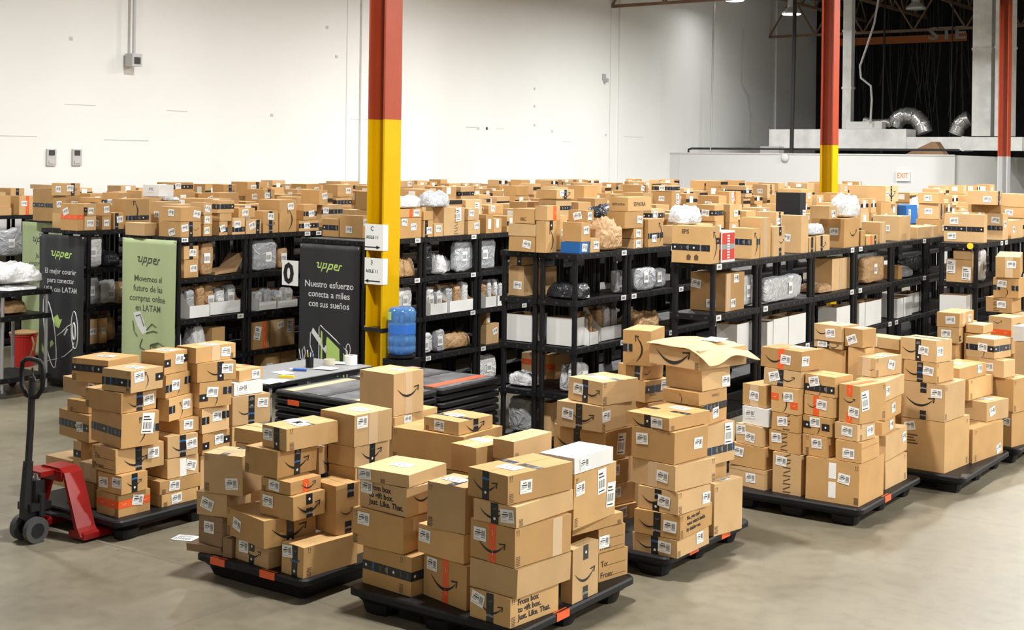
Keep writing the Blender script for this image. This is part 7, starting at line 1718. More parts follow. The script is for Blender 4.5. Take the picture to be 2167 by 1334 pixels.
            for k in range(4): rect(ink, F, a[0]-.14, a[1]-.1+.055*k, a[0]+.14-.05*(k % 3), a[1]-.075+.055*k, .0014, INKB)
        elif code == 'w': band(F, a[0]-.03/fw_, max(.0, (a[1] if len(a) > 1 else .5)-.06/fh_-(.08 if len(a) < 2 else 0)), a[0]+.03/fw_, min(1, (a[1] if len(a) > 1 else .5)+.06/fh_), 'w')
        elif code == 'h':
            u = a[0]; n = max(2, int(fh_/.03))
            for k in range(n):
                v = (k+.5)/n; poly2(ink, F, u, v, [(-.035, -.012), (.03, .002), (.035, .012), (-.03, -.002)], .0014, INKB, .2 if k % 2 else -.2)
        elif code == 'f':
            v = a[0] if a else .6; rect(ink, F, 0, v-.006, 1, v+.006, .0014, INKB)
        elif code == 'X': ttext(ink, F, a[0], a[1], 'SEPHORA', min(.06, fw_*.16), .0014, INK, .01)
        elif code == 'e':
            for k in range(5): poly2(ink, F, .16+.16*k, .84, [(.022*math.cos(q_), .022*math.sin(q_)) for q_ in [a_*math.pi/5 for a_ in range(10)]], .0014, TWHITE)
        elif code == 'q':
            for k in (0, 1):
                rect(ink, 'R', .05+.0, .08+.5*k, .97, .42+.52*k, .0014, REDC); rect(ink, 'L', .1, .08+.5*k, .97, .42+.52*k, .0014, REDC)
            rect(ink, 'R', .05, .42, .97, .58, .0013, TGREY)
            for k in range(9): rect(ink, 'R', .42, .12+.088*k, .6, .17+.088*k, .0022, LABEL)
    for nm, mb in tape: obj(nm, mb, root)
    for mb, lp in labs:
        l_ = obj('shipping_label', mb, root)
        if lp.v: obj('label_print', lp, l_)
    for (nm, F), mb in inks.items():
        if mb.v: obj(nm, mb, root)
    return root

# mailer bags
def bagmesh(wd, dp, h, mat, seed, stand=False, label=True, clear=False):
    R = random.Random(seed); m = MB(); nu, nv = 40, 24; off = Vector((R.random()*50, R.random()*50, R.random()*50))
    px_, py_, pz_ = (.5, .34, .34) if stand else (.5, .5, .8)
    def sp(c, p): return math.copysign(abs(c)**p, c)
    vs = []
    for j in range(nv+1):
        ph = -math.pi/2+math.pi*j/nv
        for i in range(nu):
            th = 2*math.pi*i/nu; cx, cy, cz = math.cos(ph)*math.cos(th), math.cos(ph)*math.sin(th), math.sin(ph)
            x, y, z = sp(cx, px_), sp(cy, py_), sp(cz, pz_)
            q = Vector((x*wd, y*dp, z*h))*(4.2/max(wd, dp, h)); w1 = noise.noise(q*.7+off); w2 = 1-abs(noise.noise(q*1.5+off*2))*2; w3 = 1-abs(noise.noise(q*3.4+off*3))*2
            k = 1+.16*w1+.10*w2*abs(w2)+.045*w3
            if stand: vs.append((x*wd/2*k*1.0, y*dp/2*(1+.10*w1+.03*w3), (z*(1+.10*w1+.05*w3)+1)/2*h+.12*h*max(0, z)*noise.noise(Vector((y*1.3, 3, seed))))) 
            else:
                zz = z*(1+.30*w1+.18*w2+.09*w3) if z > 0 else z*.25
                vs.append((x*wd/2*(1+.14*w1+.05*w3), y*dp/2*(1+.14*w2*.6+.05*w3), zz*h))
    fs = [(j*nu+i, j*nu+(i+1) % nu, (j+1)*nu+(i+1) % nu, (j+1)*nu+i) for j in range(nv) for i in range(nu)]
    m.add(vs, fs, mat); m.smooth = True
    lo = [min(v[a] for v in m.v) for a in range(3)]; hi = [max(v[a] for v in m.v) for a in range(3)]
    s = [d/(hi[a]-lo[a]) for a, d in enumerate((wd, dp, h))]
    m.v = [((v[0]-(lo[0]+hi[0])/2)*s[0], (v[1]-(lo[1]+hi[1])/2)*s[1], (v[2]-lo[2])*s[2]) for v in m.v]
    return m
def bag(name, lab, mat, x, y, z, wd, dp, h, stand, seed, cat='mailer bag', group=None, tilt=0):
    rt = tag(empty(name, (x, y, z)), lab, cat, group); m = bagmesh(wd, dp, h, mat, seed, stand); b = obj('pouch', m, rt)
    R = random.Random(seed+9)
    if stand and dp > .12 and mat is not BAG['black']:
        px = max(v[0] for v in m.v)
        lw, lh = .09, .11; yy = R.uniform(-.15, .15)*dp; zz = h*R.uniform(.4, .6); best = [v for v in m.v if abs(v[1]-yy) < .07 and abs(v[2]-zz) < .08]; px = max((v[0] for v in best), default=px)+.003
        q = MB(); q.add([(px, yy-lw/2, zz-lh/2), (px, yy+lw/2, zz-lh/2), (px, yy+lw/2, zz+lh/2), (px, yy-lw/2, zz+lh/2)], [(0, 1, 2, 3)], LABEL)
        for k in range(6): q.add([(px+.001, yy-.035+k*.012, zz-.03), (px+.001, yy-.03+k*.012, zz-.03), (px+.001, yy-.03+k*.012, zz+.02), (px+.001, yy-.035+k*.012, zz+.02)], [(0, 1, 2, 3)], INK)
        obj('shipping_label', q, rt)
    return rt
GP = {'P1': 'cartons on the pallet by the jack', 'P2': 'cartons on the orange-rimmed pallet', 'P3': 'cartons on the foremost pallet', 'P4': 'cartons on the pallet with the burst lid', 'P5': 'cartons on the widest pallet', 'P6': 'cartons on the tall-carton pallet', 'P7': 'cartons on the banded-carton pallet', 'P9': 'cartons behind the foremost pallet', 'P10': 'cartons on the farthest pallet', 'P11': 'cartons beside the right-hand shelving'}
for i, (pal, lab, f, x, y, z, yw, wd, dp, h) in enumerate(PB):
    if 'burst crumpled lid' in lab: BURST = (lab, f, x, y, z, yw, wd, dp, h); continue
    white = lab.startswith('white')
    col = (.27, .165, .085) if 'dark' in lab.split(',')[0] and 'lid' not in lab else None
    nm = 'white_box' if white else 'shipping_carton'
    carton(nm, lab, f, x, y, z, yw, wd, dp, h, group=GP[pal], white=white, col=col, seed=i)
# the large carton with a burst lid: body + an overhanging buckled lid flap
lab, f, x, y, z, yw, wd, dp, h = BURST
rt = carton('shipping_carton', lab, 'L:a.5,.55,.7 L:i.95', x, y, z, yw, wd, dp, h*.93, group=GP['P4'], seed=77)
m = MB(); nx_, ny_ = 14, 14; vs = []
for i in range(nx_+1):
    for j in range(ny_+1):
        u, v = i/nx_, j/ny_; px = -wd/2-.01+u*(wd+.02); py = -dp/2-.01+v*(dp+.02)
        ov = max(0, u-.75)*4
        pz = h*.93+.004+.028*math.sin(math.pi*v)*(.5+.5*u)+.012*math.sin(u*9+v*4)*u - .0*ov
        px += ov*(.085+.012*math.sin(v*9)); pz = pz*(1-.0*ov)-ov*(.05+.035*ov+.02*math.sin(v*7+1))
        vs.append((px, py, max(pz, h*.93+.003) if u < .75 else pz))
n1 = ny_+1; fs = [(i*n1+j, (i+1)*n1+j, (i+1)*n1+j+1, i*n1+j+1) for i in range(nx_) for j in range(ny_)]
m.add(vs, fs, CARD); lid = obj('buckled_lid', m, rt); lid.color = rt.color; sm = lid.modifiers.new('s', 'SOLIDIFY'); sm.thickness = .005; sm.offset = 1
m = MB(); cx, cy, cz = wd*.32, dp*.1, h*.93+.05
m.add([(wd*.15, -.06, h*.93+.045), (wd*.42, -.03, h*.93+.04), (wd*.40, .1, h*.93+.052), (wd*.13, .07, h*.93+.055)], [(0, 1, 2, 3)], LABEL)
for k in range(6): m.add([(wd*.2+k*.018, -.02, h*.93+.056), (wd*.2+k*.018+.008, -.02, h*.93+.056), (wd*.2+k*.018+.008, .05, h*.93+.060), (wd*.2+k*.018, .05, h*.93+.060)], [(0, 1, 2, 3)], INK)
obj('shipping_label', m, lid)
for i, (row, lab, f, x, y, z, yw, wd, dp, h) in enumerate(TB):
    col = None; white = False
    if f.startswith('B:'):
        mt = f[2:]; bag('kraft_mailer' if mt == 'kraft' else 'poly_mailer', lab.replace(' carton along', ' thing along'), BAG[mt], x, y, z, wd, dp, h, False, 700+i, group='loose bags on the shelf tops'); continue
    if lab.startswith('blue'): col = (.02, .12, .36)
    if lab.startswith('black carton'): col = (.012, .012, .015)
    if lab.startswith('red and') or lab.startswith('white box'): white = True
    carton('shelf_carton', lab, f, x, y, z, yw, wd, dp, h, group='cartons along top of '+RN[row], col=col, white=white, seed=500+i)
# the many farther cartons, seen only in slivers
m = MB(); CT = [P('far_cardboard', c, .65) for c in BROWNS]
for x, y, z, yw, wd, dp, h, q in SB:
    c, s = math.cos(math.radians(yw)), math.sin(math.radians(yw)); W, D = wd/2, dp/2
    def tr(px, py, pz): return (x+px*c-py*s, y+px*s+py*c, z+pz)
    vs = [tr(*p) for p in ((-W, -D, 0), (W, -D, 0), (W, D, 0), (-W, D, 0), (-W, -D, h), (W, -D, h), (W, D, h), (-W, D, h))]
    m.add(vs, [(0, 3, 2, 1), (4, 5, 6, 7), (0, 1, 5, 4), (1, 2, 6, 5), (2, 3, 7, 6), (3, 0, 4, 7)], CT[q % 5])
    if q & 8:
        a = -D+dp*.3; lw = min(.1, dp*.35); m.add([tr(W+.003, a, h*.35), tr(W+.003, a+lw, h*.35), tr(W+.003, a+lw, min(h*.95, h*.35+.1)), tr(W+.003, a, min(h*.95, h*.35+.1))], [(0, 1, 2, 3)], LABEL)
    if q & 16: m.add([tr(W+.002, -D, h*.4), tr(W+.002, D, h*.4), tr(W+.002, D, h*.4+.05), tr(W+.002, -D, h*.4+.05)], [(0, 1, 2, 3)], TAPEK)
    if q & 32: lw = min(.1, wd*.4); m.add([tr(-lw/2, -D-.003, h*.3), tr(lw/2, -D-.003, h*.3), tr(lw/2, -D-.003, h*.85), tr(-lw/2, -D-.003, h*.85)], [(0, 1, 2, 3)], LABEL)
tag(obj('distant_cartons', m), 'mass of brown cartons on the far shelf tops', 'cartons', kind='stuff')

# ================================================================ shelving
def shelf_mb(x0, x1, y0, y1, zt, m=None):
    m = m or MB(); t = .052
    m.box(x0+.012, y0+.012, zt-.02, x1-.012, y1-.012, zt, BLACKP)
    # rim with a stepped lip
    m.box(x0, y0, zt-t, x0+.02, y1, zt-.004, BLACKP); m.box(x1-.02, y0, zt-t, x1, y1, zt-.004, BLACKP); m.box(x0+.02, y0, zt-t, x1-.02, y0+.02, zt-.004, BLACKP); m.box(x0+.02, y1-.02, zt-t, x1-.02, y1, zt-.004, BLACKP)
    n = int((y1-y0)/.13)
    for k in range(n):
        yy = y0+.1+k*(y1-y0-.2)/max(1, n-1); m.box(x1, yy-.012, zt-.034, x1+.003, yy+.012, zt-.016, GREYP)
    n = int((x1-x0)/.13)
    for k in range(n):
        xx = x0+.08+k*(x1-x0-.16)/max(1, n-1); m.box(xx-.012, y0-.003, zt-.034, xx+.012, y0, zt-.016, GREYP)
    return m
def unit(x0, x1, y0, y1, lab, grp, detailed, tags):
    if detailed:
        o = tag(empty('shelving_unit', (x0, y0, 0)), lab, 'shelving unit', grp)
        for k in range(5): obj('shelf', shelf_mb(0, x1-x0, 0, y1-y0, 1.83-.4375*k), o)
        for ax in (.035, x1-x0-.035):
            for ay in (.035, y1-y0-.035):
                m = MB()
                for k in range(5):
                    zt = 1.83-.4375*k-.02; zb = 1.83-.4375*(k+1) if k < 4 else 0
                    m.cyl((ax, ay, zb), (ax, ay, zt-.03), .026, .026, BLACKP, 10); m.cyl((ax, ay, zt-.06), (ax, ay, zt), .031, .033, BLACKP, 10)
                obj('post', m, o)
        for k in range(4):
            if tags and rnd.random() < .85:
                m = MB(); yy = (y1-y0)*rnd.choice([.08, .9, .88]); zt = 1.83-.4375*k; m.box(x1-x0+.003, yy-.045, zt-.05, x1-x0+.006, yy+.045, zt-.002, PRICE)
                for q in range(4): m.box(x1-x0+.006, yy-.03+q*.014, zt-.038, x1-x0+.0065, yy-.022+q*.014, zt-.014, INK)
                obj('shelf_tag', m, o)
    else:
        m = MB()
        for k in range(5): m.box(x0, y0, 1.83-.4375*k-.05, x1, y1, 1.83-.4375*k, BLACKP)
        for ax in (x0+.035, x1-.035):
            for ay in (y0+.035, y1-.035): m.cyl((ax, ay, 0), (ax, ay, 1.83-.05), .026, .026, BLACKP, 6, False)
        tag(obj('shelving_unit', m), lab, 'shelving unit', grp)
for r, (xr, wd, y0, ul, dbl) in ROWS.items():
    y = y0; k = 0
    while y < YEND[r]:
        L = ul[k] if k < len(ul) else ul[-1]
        nmb = NUM[k] if k < len(NUM) else '%dth' % (k+1)
        uw = (wd-.012)/2 if dbl else wd
        nd = {'R1': 2, 'R2': 3, 'R3': 4, 'R4': 3, 'R5': 7, 'R6': 3, 'R0': 1, 'RM': 0}[r]
        unit(xr-uw, xr, y, y+L-.008, 'black plastic shelving unit, %s along the near side of %s' % (nmb, RN[r]) if dbl else 'black plastic shelving unit, %s along %s' % (nmb, RN[r]), 'black plastic shelving units', k < nd, True)
        if dbl: unit(xr-wd, xr-wd+uw, y, y+L-.008, 'black plastic shelving unit, %s along the far side of %s' % (nmb, RN[r]), 'black plastic shelving units', k < 1 and r in ('R2', 'R4', 'R1', 'R3'), False)
        y += L; k += 1

# ================================================================ things on the shelves
def bin_(lab, x, y, z, wd, dp, h, mode, grp, seed):
    # open-front parts bin: opening faces +x; mode 'b' = tall back towards +x ; 'e' seen from the end
    m = MB(); t = .006; W, D = wd/2, dp/2; fr = h*.42
    def wall(x0, y0, x1, y1, za0, za1):  # vertical panel between two plan points with heights at each end
        dx, dy = x1-x0, y1-y0; L = math.hypot(dx, dy); nx, ny = -dy/L*t, dx/L*t
        out = [(x0, y0, 0), (x1, y1, 0), (x1, y1, za1), (x0, y0, za0)]; inn = [(x0+nx, y0+ny, t), (x1+nx, y1+ny, t), (x1+nx, y1+ny, za1), (x0+nx, y0+ny, za0)]
        m.add(out, [(0, 1, 2, 3)], WHITECARD); m.add(inn, [(3, 2, 1, 0)], KRAFTIN); m.add([out[3], out[2], inn[2], inn[3]], [(0, 1, 2, 3)], KRAFTIN)
    if mode in ('b', 'e'): hf, hb = h, h*.98
    else: hf, hb = fr, h
    wall(-W, -D, W, -D, hb, hf) if mode != 'x' else None
    # sides with sloping cut
    if mode == '-':
        for s in (-1, 1):
            poly = [(-W, 0), (W, 0), (W, fr), (W*.35, fr*1.15), (-W*.5, h), (-W, h)]
            yy = s*(D-t/2); m.prism(poly, 'y', yy-t/2, yy+t/2, KRAFTIN)
            m.add([(p[0], s*(D+.0005), p[1]) for p in poly], [tuple(range(6)) if s < 0 else tuple(range(5, -1, -1))], WHITECARD)
        m.f = m.f; 
    else: wall(W, D, -W, D, hf, hb)
    wall(W, -D, W, D, hf, hf); wall(-W, D, -W, -D, hb, hb); m.box(-W, -D, 0, W, D, t, KRAFTIN)
    return m
for i, (row, lvl, kind, mt, lab, f, x, y, z, wd, dp, h) in enumerate(IT):
    g = 'things on the shelves of '+RN[row]
    if kind == 'box': carton('shelf_carton', lab, f, x, y, z, 0, wd, dp, h, group=g, seed=900+i)
    elif kind in ('bag', 'sbag'): bag('kraft_mailer' if mt == 'kraft' else 'poly_mailer', lab, BAG[mt], x, y, z, wd, dp, h, kind == 'sbag', 40+i, group=g)
    elif kind == 'bin':
        m = bin_(lab, x, y, z, wd, dp, h, mt if mt in 'be' else '-', g, i); o = obj('parts_bin', m, None, (x, y, z)); tag(o, lab, 'bin', g)
        if mt == '-':   # mailers standing in the bin are things of their own
            n = 2 if dp < .35 else 3
            for k in range(n):
                kk = ['white', 'grey', 'kraft', 'white', 'clear'][(i+k) % 5]; bd = dp/n-.03
                bag('kraft_mailer' if kk == 'kraft' else 'poly_mailer', '%s mailer, %s in %s' % ({'clear': 'clear', 'grey': 'silver'}.get(kk, kk), NUM[k], lab.split(', ')[1]), BAG[kk], x-.02, y-dp/2+(k+.5)*dp/n, z+.008, min(.14, wd*.7), bd, min(h*1.02, .34)*(.85+.15*((i+k) % 3)/2), True, 300+i*5+k, group='mailers standing in white bins')
    elif kind == 'flat':
        m = MB(); m.prism([(-dp/2, 0), (dp*.2, .02), (dp/2, h*.8), (dp/2-.01, h*.82), (dp*.17, .06), (-dp/2, .03)], 'x', -wd/2, wd/2, CARD); o = obj('flattened_carton', m, None, (x, y, z), normals=True); o.color = (.36, .22, .11, 1); tag(o, lab, 'carton', g)
# things lying on the row tops
def topbag(row, px, y0, y1, z, h, mt, lab, wd=.32, inset=.03):
    xr = ROWS[row][0]; bag('poly_mailer' if mt != 'kraft' else 'kraft_mailer', lab, BAG[mt], xr-inset-wd/2, (y0+y1)/2, z, wd, y1-y0, h, False, int(px), group='loose bags on the shelf tops')
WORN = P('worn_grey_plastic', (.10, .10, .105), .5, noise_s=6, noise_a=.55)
# ================================================================ pallets
def pallet(name, x0, y0, x1, y1, z0, lab, nested=False, tapes=(), feet=True, wood=(), fx=None, skirt=False):
    o = tag(empty(name, (x0, y0, z0)), lab, 'pallet', 'black plastic pallets'); w_, d_ = x1-x0, y1-y0
    def rr(ins, r, n=5):
        pts = []
        for cx, cy, a0 in ((w_-ins-r, ins+r, -90), (w_-ins-r, d_-ins-r, 0), (ins+r, d_-ins-r, 90), (ins+r, ins+r, 180)):
            for k in range(n+1):
                a = math.radians(a0+90*k/n); pts.append((cx+r*math.cos(a), cy+r*math.sin(a)))
        return pts
    zt = .15 if not nested else .045
    m = MB(); prof = [(.0, zt-.042, .06), (.0, zt-.012, .06), (.008, zt-.001, .06), (.035, zt-.001, .05)]
    if not nested: prof = [(.045, zt-.075, .05), (.022, zt-.046, .055)]+prof
    else: prof = [(.03, zt-.044, .05)]+prof
    rings = [[(px, py, z) for px, py in rr(i, r)] for i, z, r in prof]; n = len(rings[0]); vs = [v for R_ in rings for v in R_]; fs = []
    for a in range(len(rings)-1):
        for k in range(n): fs.append((a*n+k, a*n+(k+1) % n, (a+1)*n+(k+1) % n, (a+1)*n+k))
    fs += [tuple(range((len(rings)-1)*n, len(rings)*n)), tuple(range(n-1, -1, -1))]
    m.add(vs, fs, BLACKP); obj('deck', m, o)
    if feet and not nested:
        for i in range(3):
            for j in range(3):
                wide = .15 if (j == 0) else .10
                cx = (fx or (.17, w_/2, w_-.17))[i]; cy = (.13, d_/2, d_-.13)[j]; a, b = (.11 if not fx else .07), .085
                m = MB(); n_ = 16; vs = []
                for zz, sx, sy in ((0, a*.8, b*.8), (.012, a*.86, b*.86), (zt-.08, a, b)):
                    for k in range(n_):
                        t = 2*math.pi*k/n_; c_, s_ = math.cos(t), math.sin(t); q = 4.0; rr_ = (abs(c_)**q+abs(s_)**q)**(-1/q)*(1-.03*(k % 2)); vs.append((cx+sx*c_*rr_, cy+sy*s_*rr_, zz))
                fs = [(a_*n_+k, a_*n_+(k+1) % n_, (a_+1)*n_+(k+1) % n_, (a_+1)*n_+k) for a_ in range(2) for k in range(n_)]+[tuple(range(n_-1, -1, -1)), tuple(range(2*n_, 3*n_))]
                m.add(vs, fs, BLACKP); obj('foot', m, o)
    if skirt:
        m = MB(); s_ = .055; n_ = len(rr(.05, .05)); R0_ = [rr(.05, .05), rr(.075, .05)]; vs = [(px, py, zt-.07) for px, py in R0_[0]]+[(px, py, .012) for px, py in R0_[1]]+[(px, py, .012) for px, py in rr(.10, .05)]+[(px, py, zt-.07) for px, py in rr(.10, .05)]
        fs = [(a_*n_+k, a_*n_+(k+1) % n_, ((a_+1) % 4)*n_+(k+1) % n_, ((a_+1) % 4)*n_+k) for a_ in range(4) for k in range(n_)]
        m.add(vs, fs, BLACKP); obj('skirt', m, o, normals=True)
    for side, t in tapes:
        m = MB(); L = .065
        if side == 'f':
            m.box(t-L, -.002, zt-.045, t+L, .0, zt-.002, TAPEO); m.add([(t-L, -.002, zt-.002), (t+L, -.002, zt-.002), (t+L, .03, zt-.0004), (t-L, .03, zt-.0004)], [(0, 1, 2, 3)], TAPEO)
        else:
            m.box(w_, t-L, zt-.045, w_+.002, t+L, zt-.002, TAPEO); m.add([(w_+.002, t-L, zt-.002), (w_+.002, t+L, zt-.002), (w_-.03, t+L, zt-.0004), (w_-.03, t-L, zt-.0004)], [(0, 1, 2, 3)], TAPEO)
        obj('orange_tape', m, o)
    for k, (a, b, mt) in enumerate(wood):
        m = MB(); m.box(a, .05, zt+.0022, b, d_-.05, zt+.0055, mt); obj('grip_strip', m, o)
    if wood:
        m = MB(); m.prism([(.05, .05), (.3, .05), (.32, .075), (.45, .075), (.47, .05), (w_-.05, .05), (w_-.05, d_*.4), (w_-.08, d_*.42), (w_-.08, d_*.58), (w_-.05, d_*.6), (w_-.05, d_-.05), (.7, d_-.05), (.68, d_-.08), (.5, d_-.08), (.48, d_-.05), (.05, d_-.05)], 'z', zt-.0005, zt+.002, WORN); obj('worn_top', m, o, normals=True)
    return o
PT = {'P1': [('f', .08)], 'P2': [('f', .22), ('f', .66)], 'P3': [('r', .42)], 'P4': [('r', .35), ('r', .82)], 'P5': [('r', .55)]}
PLAB = {'P1': 'black plastic pallet raised by the red pallet jack', 'P2': 'black plastic pallet with two orange tape strips on its front rim', 'P3': 'foremost black plastic pallet, carrying the white box', 'P4': 'black plastic pallet under the burst-lid carton stack', 'P5': 'black plastic pallet under the widest load of cartons', 'P6': 'black plastic pallet under the huge blank carton', 'P7': 'black plastic pallet under the black-banded carton stack', 'P9': 'black plastic pallet under the smile-printed cube stack', 'P10': 'black plastic pallet farthest along the right aisle', 'P11': 'black plastic pallet against the short far shelving row'}
PR = dict(PAL); PR['P1'] = (-8.70, 6.05, -7.58, 7.55); PR['P9'] = (-6.95, 7.3, -5.45, 8.55); PR['P5'] = (-4.76, 9.6, -3.6, 10.95); PR['P6'] = (-4.3, 11.1, -3.3, 12.45); PR['P4'] = (-5.14, 7.64, -4.14, 8.86); PR['P7'] = (-4.35, 12.55, -3.24, 13.8); PR['P10'] = (-4.33, 13.9, -3.1, 15.14); del PR['P11']
for k, (x0, y0, x1, y1) in PR.items(): pallet('plastic_pallet', x0, y0, x1, y1, 0, PLAB[k], tapes=PT.get(k, ()), fx=(.085, .58, 1.035) if k == 'P1' else None, skirt=(k == 'P2'), feet=(k != 'P2'))
# piled empty pallets behind
for s, (ya, yb) in enumerate(((8.2, 9.09), (9.11, 10.0))):
    n = 12
    for k in range(n):
        z = .06*k+.004; top = k == n-1; j = rnd.uniform(-.008, .008)
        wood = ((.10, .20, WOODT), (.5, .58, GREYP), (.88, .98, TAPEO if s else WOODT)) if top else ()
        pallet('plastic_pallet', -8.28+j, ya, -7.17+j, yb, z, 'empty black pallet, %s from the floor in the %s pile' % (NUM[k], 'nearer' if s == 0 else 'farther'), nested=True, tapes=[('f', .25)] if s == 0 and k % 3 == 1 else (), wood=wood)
# ================================================================ pallet jack
J = tag(empty('pallet_jack', (-8.12, 5.72, 0)), 'red pallet jack with black pump and looped handle, forks under the left pallet', 'pallet jack')
m = MB()
for s in (-1, 1): m.cyl((s*.075-.022, 0, .09), (s*.075+.022, 0, .09), .09, .09, RUBBER, 24); m.cyl((s*.075-.026, 0, .09), (s*.075+.026, 0, .09), .045, .045, STEEL, 16)
for s in (-1, 1):
    m = MB(); m.cyl((s*.075-.022, 0, .09), (s*.075+.022, 0, .09), .09, .09, RUBBER, 28); w_ = obj('steering_wheel', m, J); m = MB(); m.cyl((s*.075-.027, 0, .09), (s*.075+.027, 0, .09), .05, .05, STEEL, 16); obj('hub', m, w_)
m = MB(); m.cyl((-.05, 0, .09), (.05, 0, .09), .02, .02, STEEL); m.box(-.045, -.05, .16, .045, .09, .24, STEEL); m.cyl((0, 0, .1), (0, 0, .2), .03, .04, STEEL); m.cyl((0, .06, .2), (0, .06, .42), .055, .05, STEEL); m.cyl((.07, .05, .18), (.07, .05, .33), .025, .025, STEEL); m.cyl((0, .06, .42), (0, .06, .46), .025, .025, CHROME); m.box(-.08, -.04, .22, .08, .12, .27, STEEL)
obj('hydraulic_pump', m, J)
m = MB(); m.tube([(0, -.03, .26), (0, -.02, .45), (0, 0, .8), (0, .01, 1.14)], .024, STEEL, 12); m.cyl((0, -.035, .24), (0, -.015, .56), .042, .034, STEEL, 12); hd = obj('handle_shaft', m, J)
m = MB(); m.tube([(0, .005, 1.0), (.06, .006, 1.01), (.115, .008, 1.07), (.125, .01, 1.17), (.115, .01, 1.235), (.07, .01, 1.26), (0, .01, 1.265), (-.07, .01, 1.26), (-.115, .01, 1.235), (-.125, .01, 1.17), (-.115, .008, 1.07), (-.06, .006, 1.01)], .017, BLACKP, 10, True); m.smooth = True; lp = obj('handle_loop', m, J)
m = MB(); m.tube([(0, .01, 1.2), (.04, -.02, 1.17), (.075, -.02, 1.12)], .008, STEEL, 8); obj('release_lever', m, lp)
m = MB(); prof = [(-.36, .03), (-.30, .10), (-.15, .46), (-.09, .49), (.09, .49), (.15, .46), (.30, .10), (.36, .03)]; inn = [(p[0]*.93, p[1]-.022) for p in prof]
prof[0] = (-.34, .045); prof[-1] = (.34, .045)
n = len(prof); vs = []
for yy in (.17, .32):
    vs += [(p[0], yy, p[1]) for p in prof]+[(p[0]*.92, yy, max(.04, p[1]-.03)) for p in prof]
fs = []
for k in range(n-1):
    fs += [(k, k+1, 2*n+k+1, 2*n+k), (n+k+1, n+k, 3*n+k, 3*n+k+1), (k+1, k, n+k, n+k+1), (2*n+k, 2*n+k+1, 3*n+k+1, 3*n+k)]
fs += [(0, 2*n, 3*n, n), (n-1, 2*n-1, 4*n-1, 3*n-1)]
m.add(vs, fs, JACKR); m.box(-.16, .05, .44, .05, .19, .475, JACKR); m.box(-.13, .16, .40, .13, .175, .47, JACKR); obj('lift_frame', m, J, normals=True)
m = MB(); m.tube([(-.0, .04, .2), (.1, .2, .16), (.2, .3, .1)], .018, STEEL); m.tube([(0, .04, .2), (-.1, .2, .16), (-.2, .3, .1)], .018, STEEL); obj('linkage', m, J)
for s in (-1, 1):
    m = MB(); cx = s*.265; m.prism([(cx-.085, .02), (cx+.085, .02), (cx+.085, .06), (cx+.06, .072), (cx-.06, .072), (cx-.085, .06)], 'y', .19, 1.3, JACKR); fk = obj('fork', m, J, normals=True)
    m = MB(); m.cyl((cx-.03, 1.2, .036), (cx+.03, 1.2, .036), .035, .035, RUBBER, 14); obj('load_roller', m, fk)
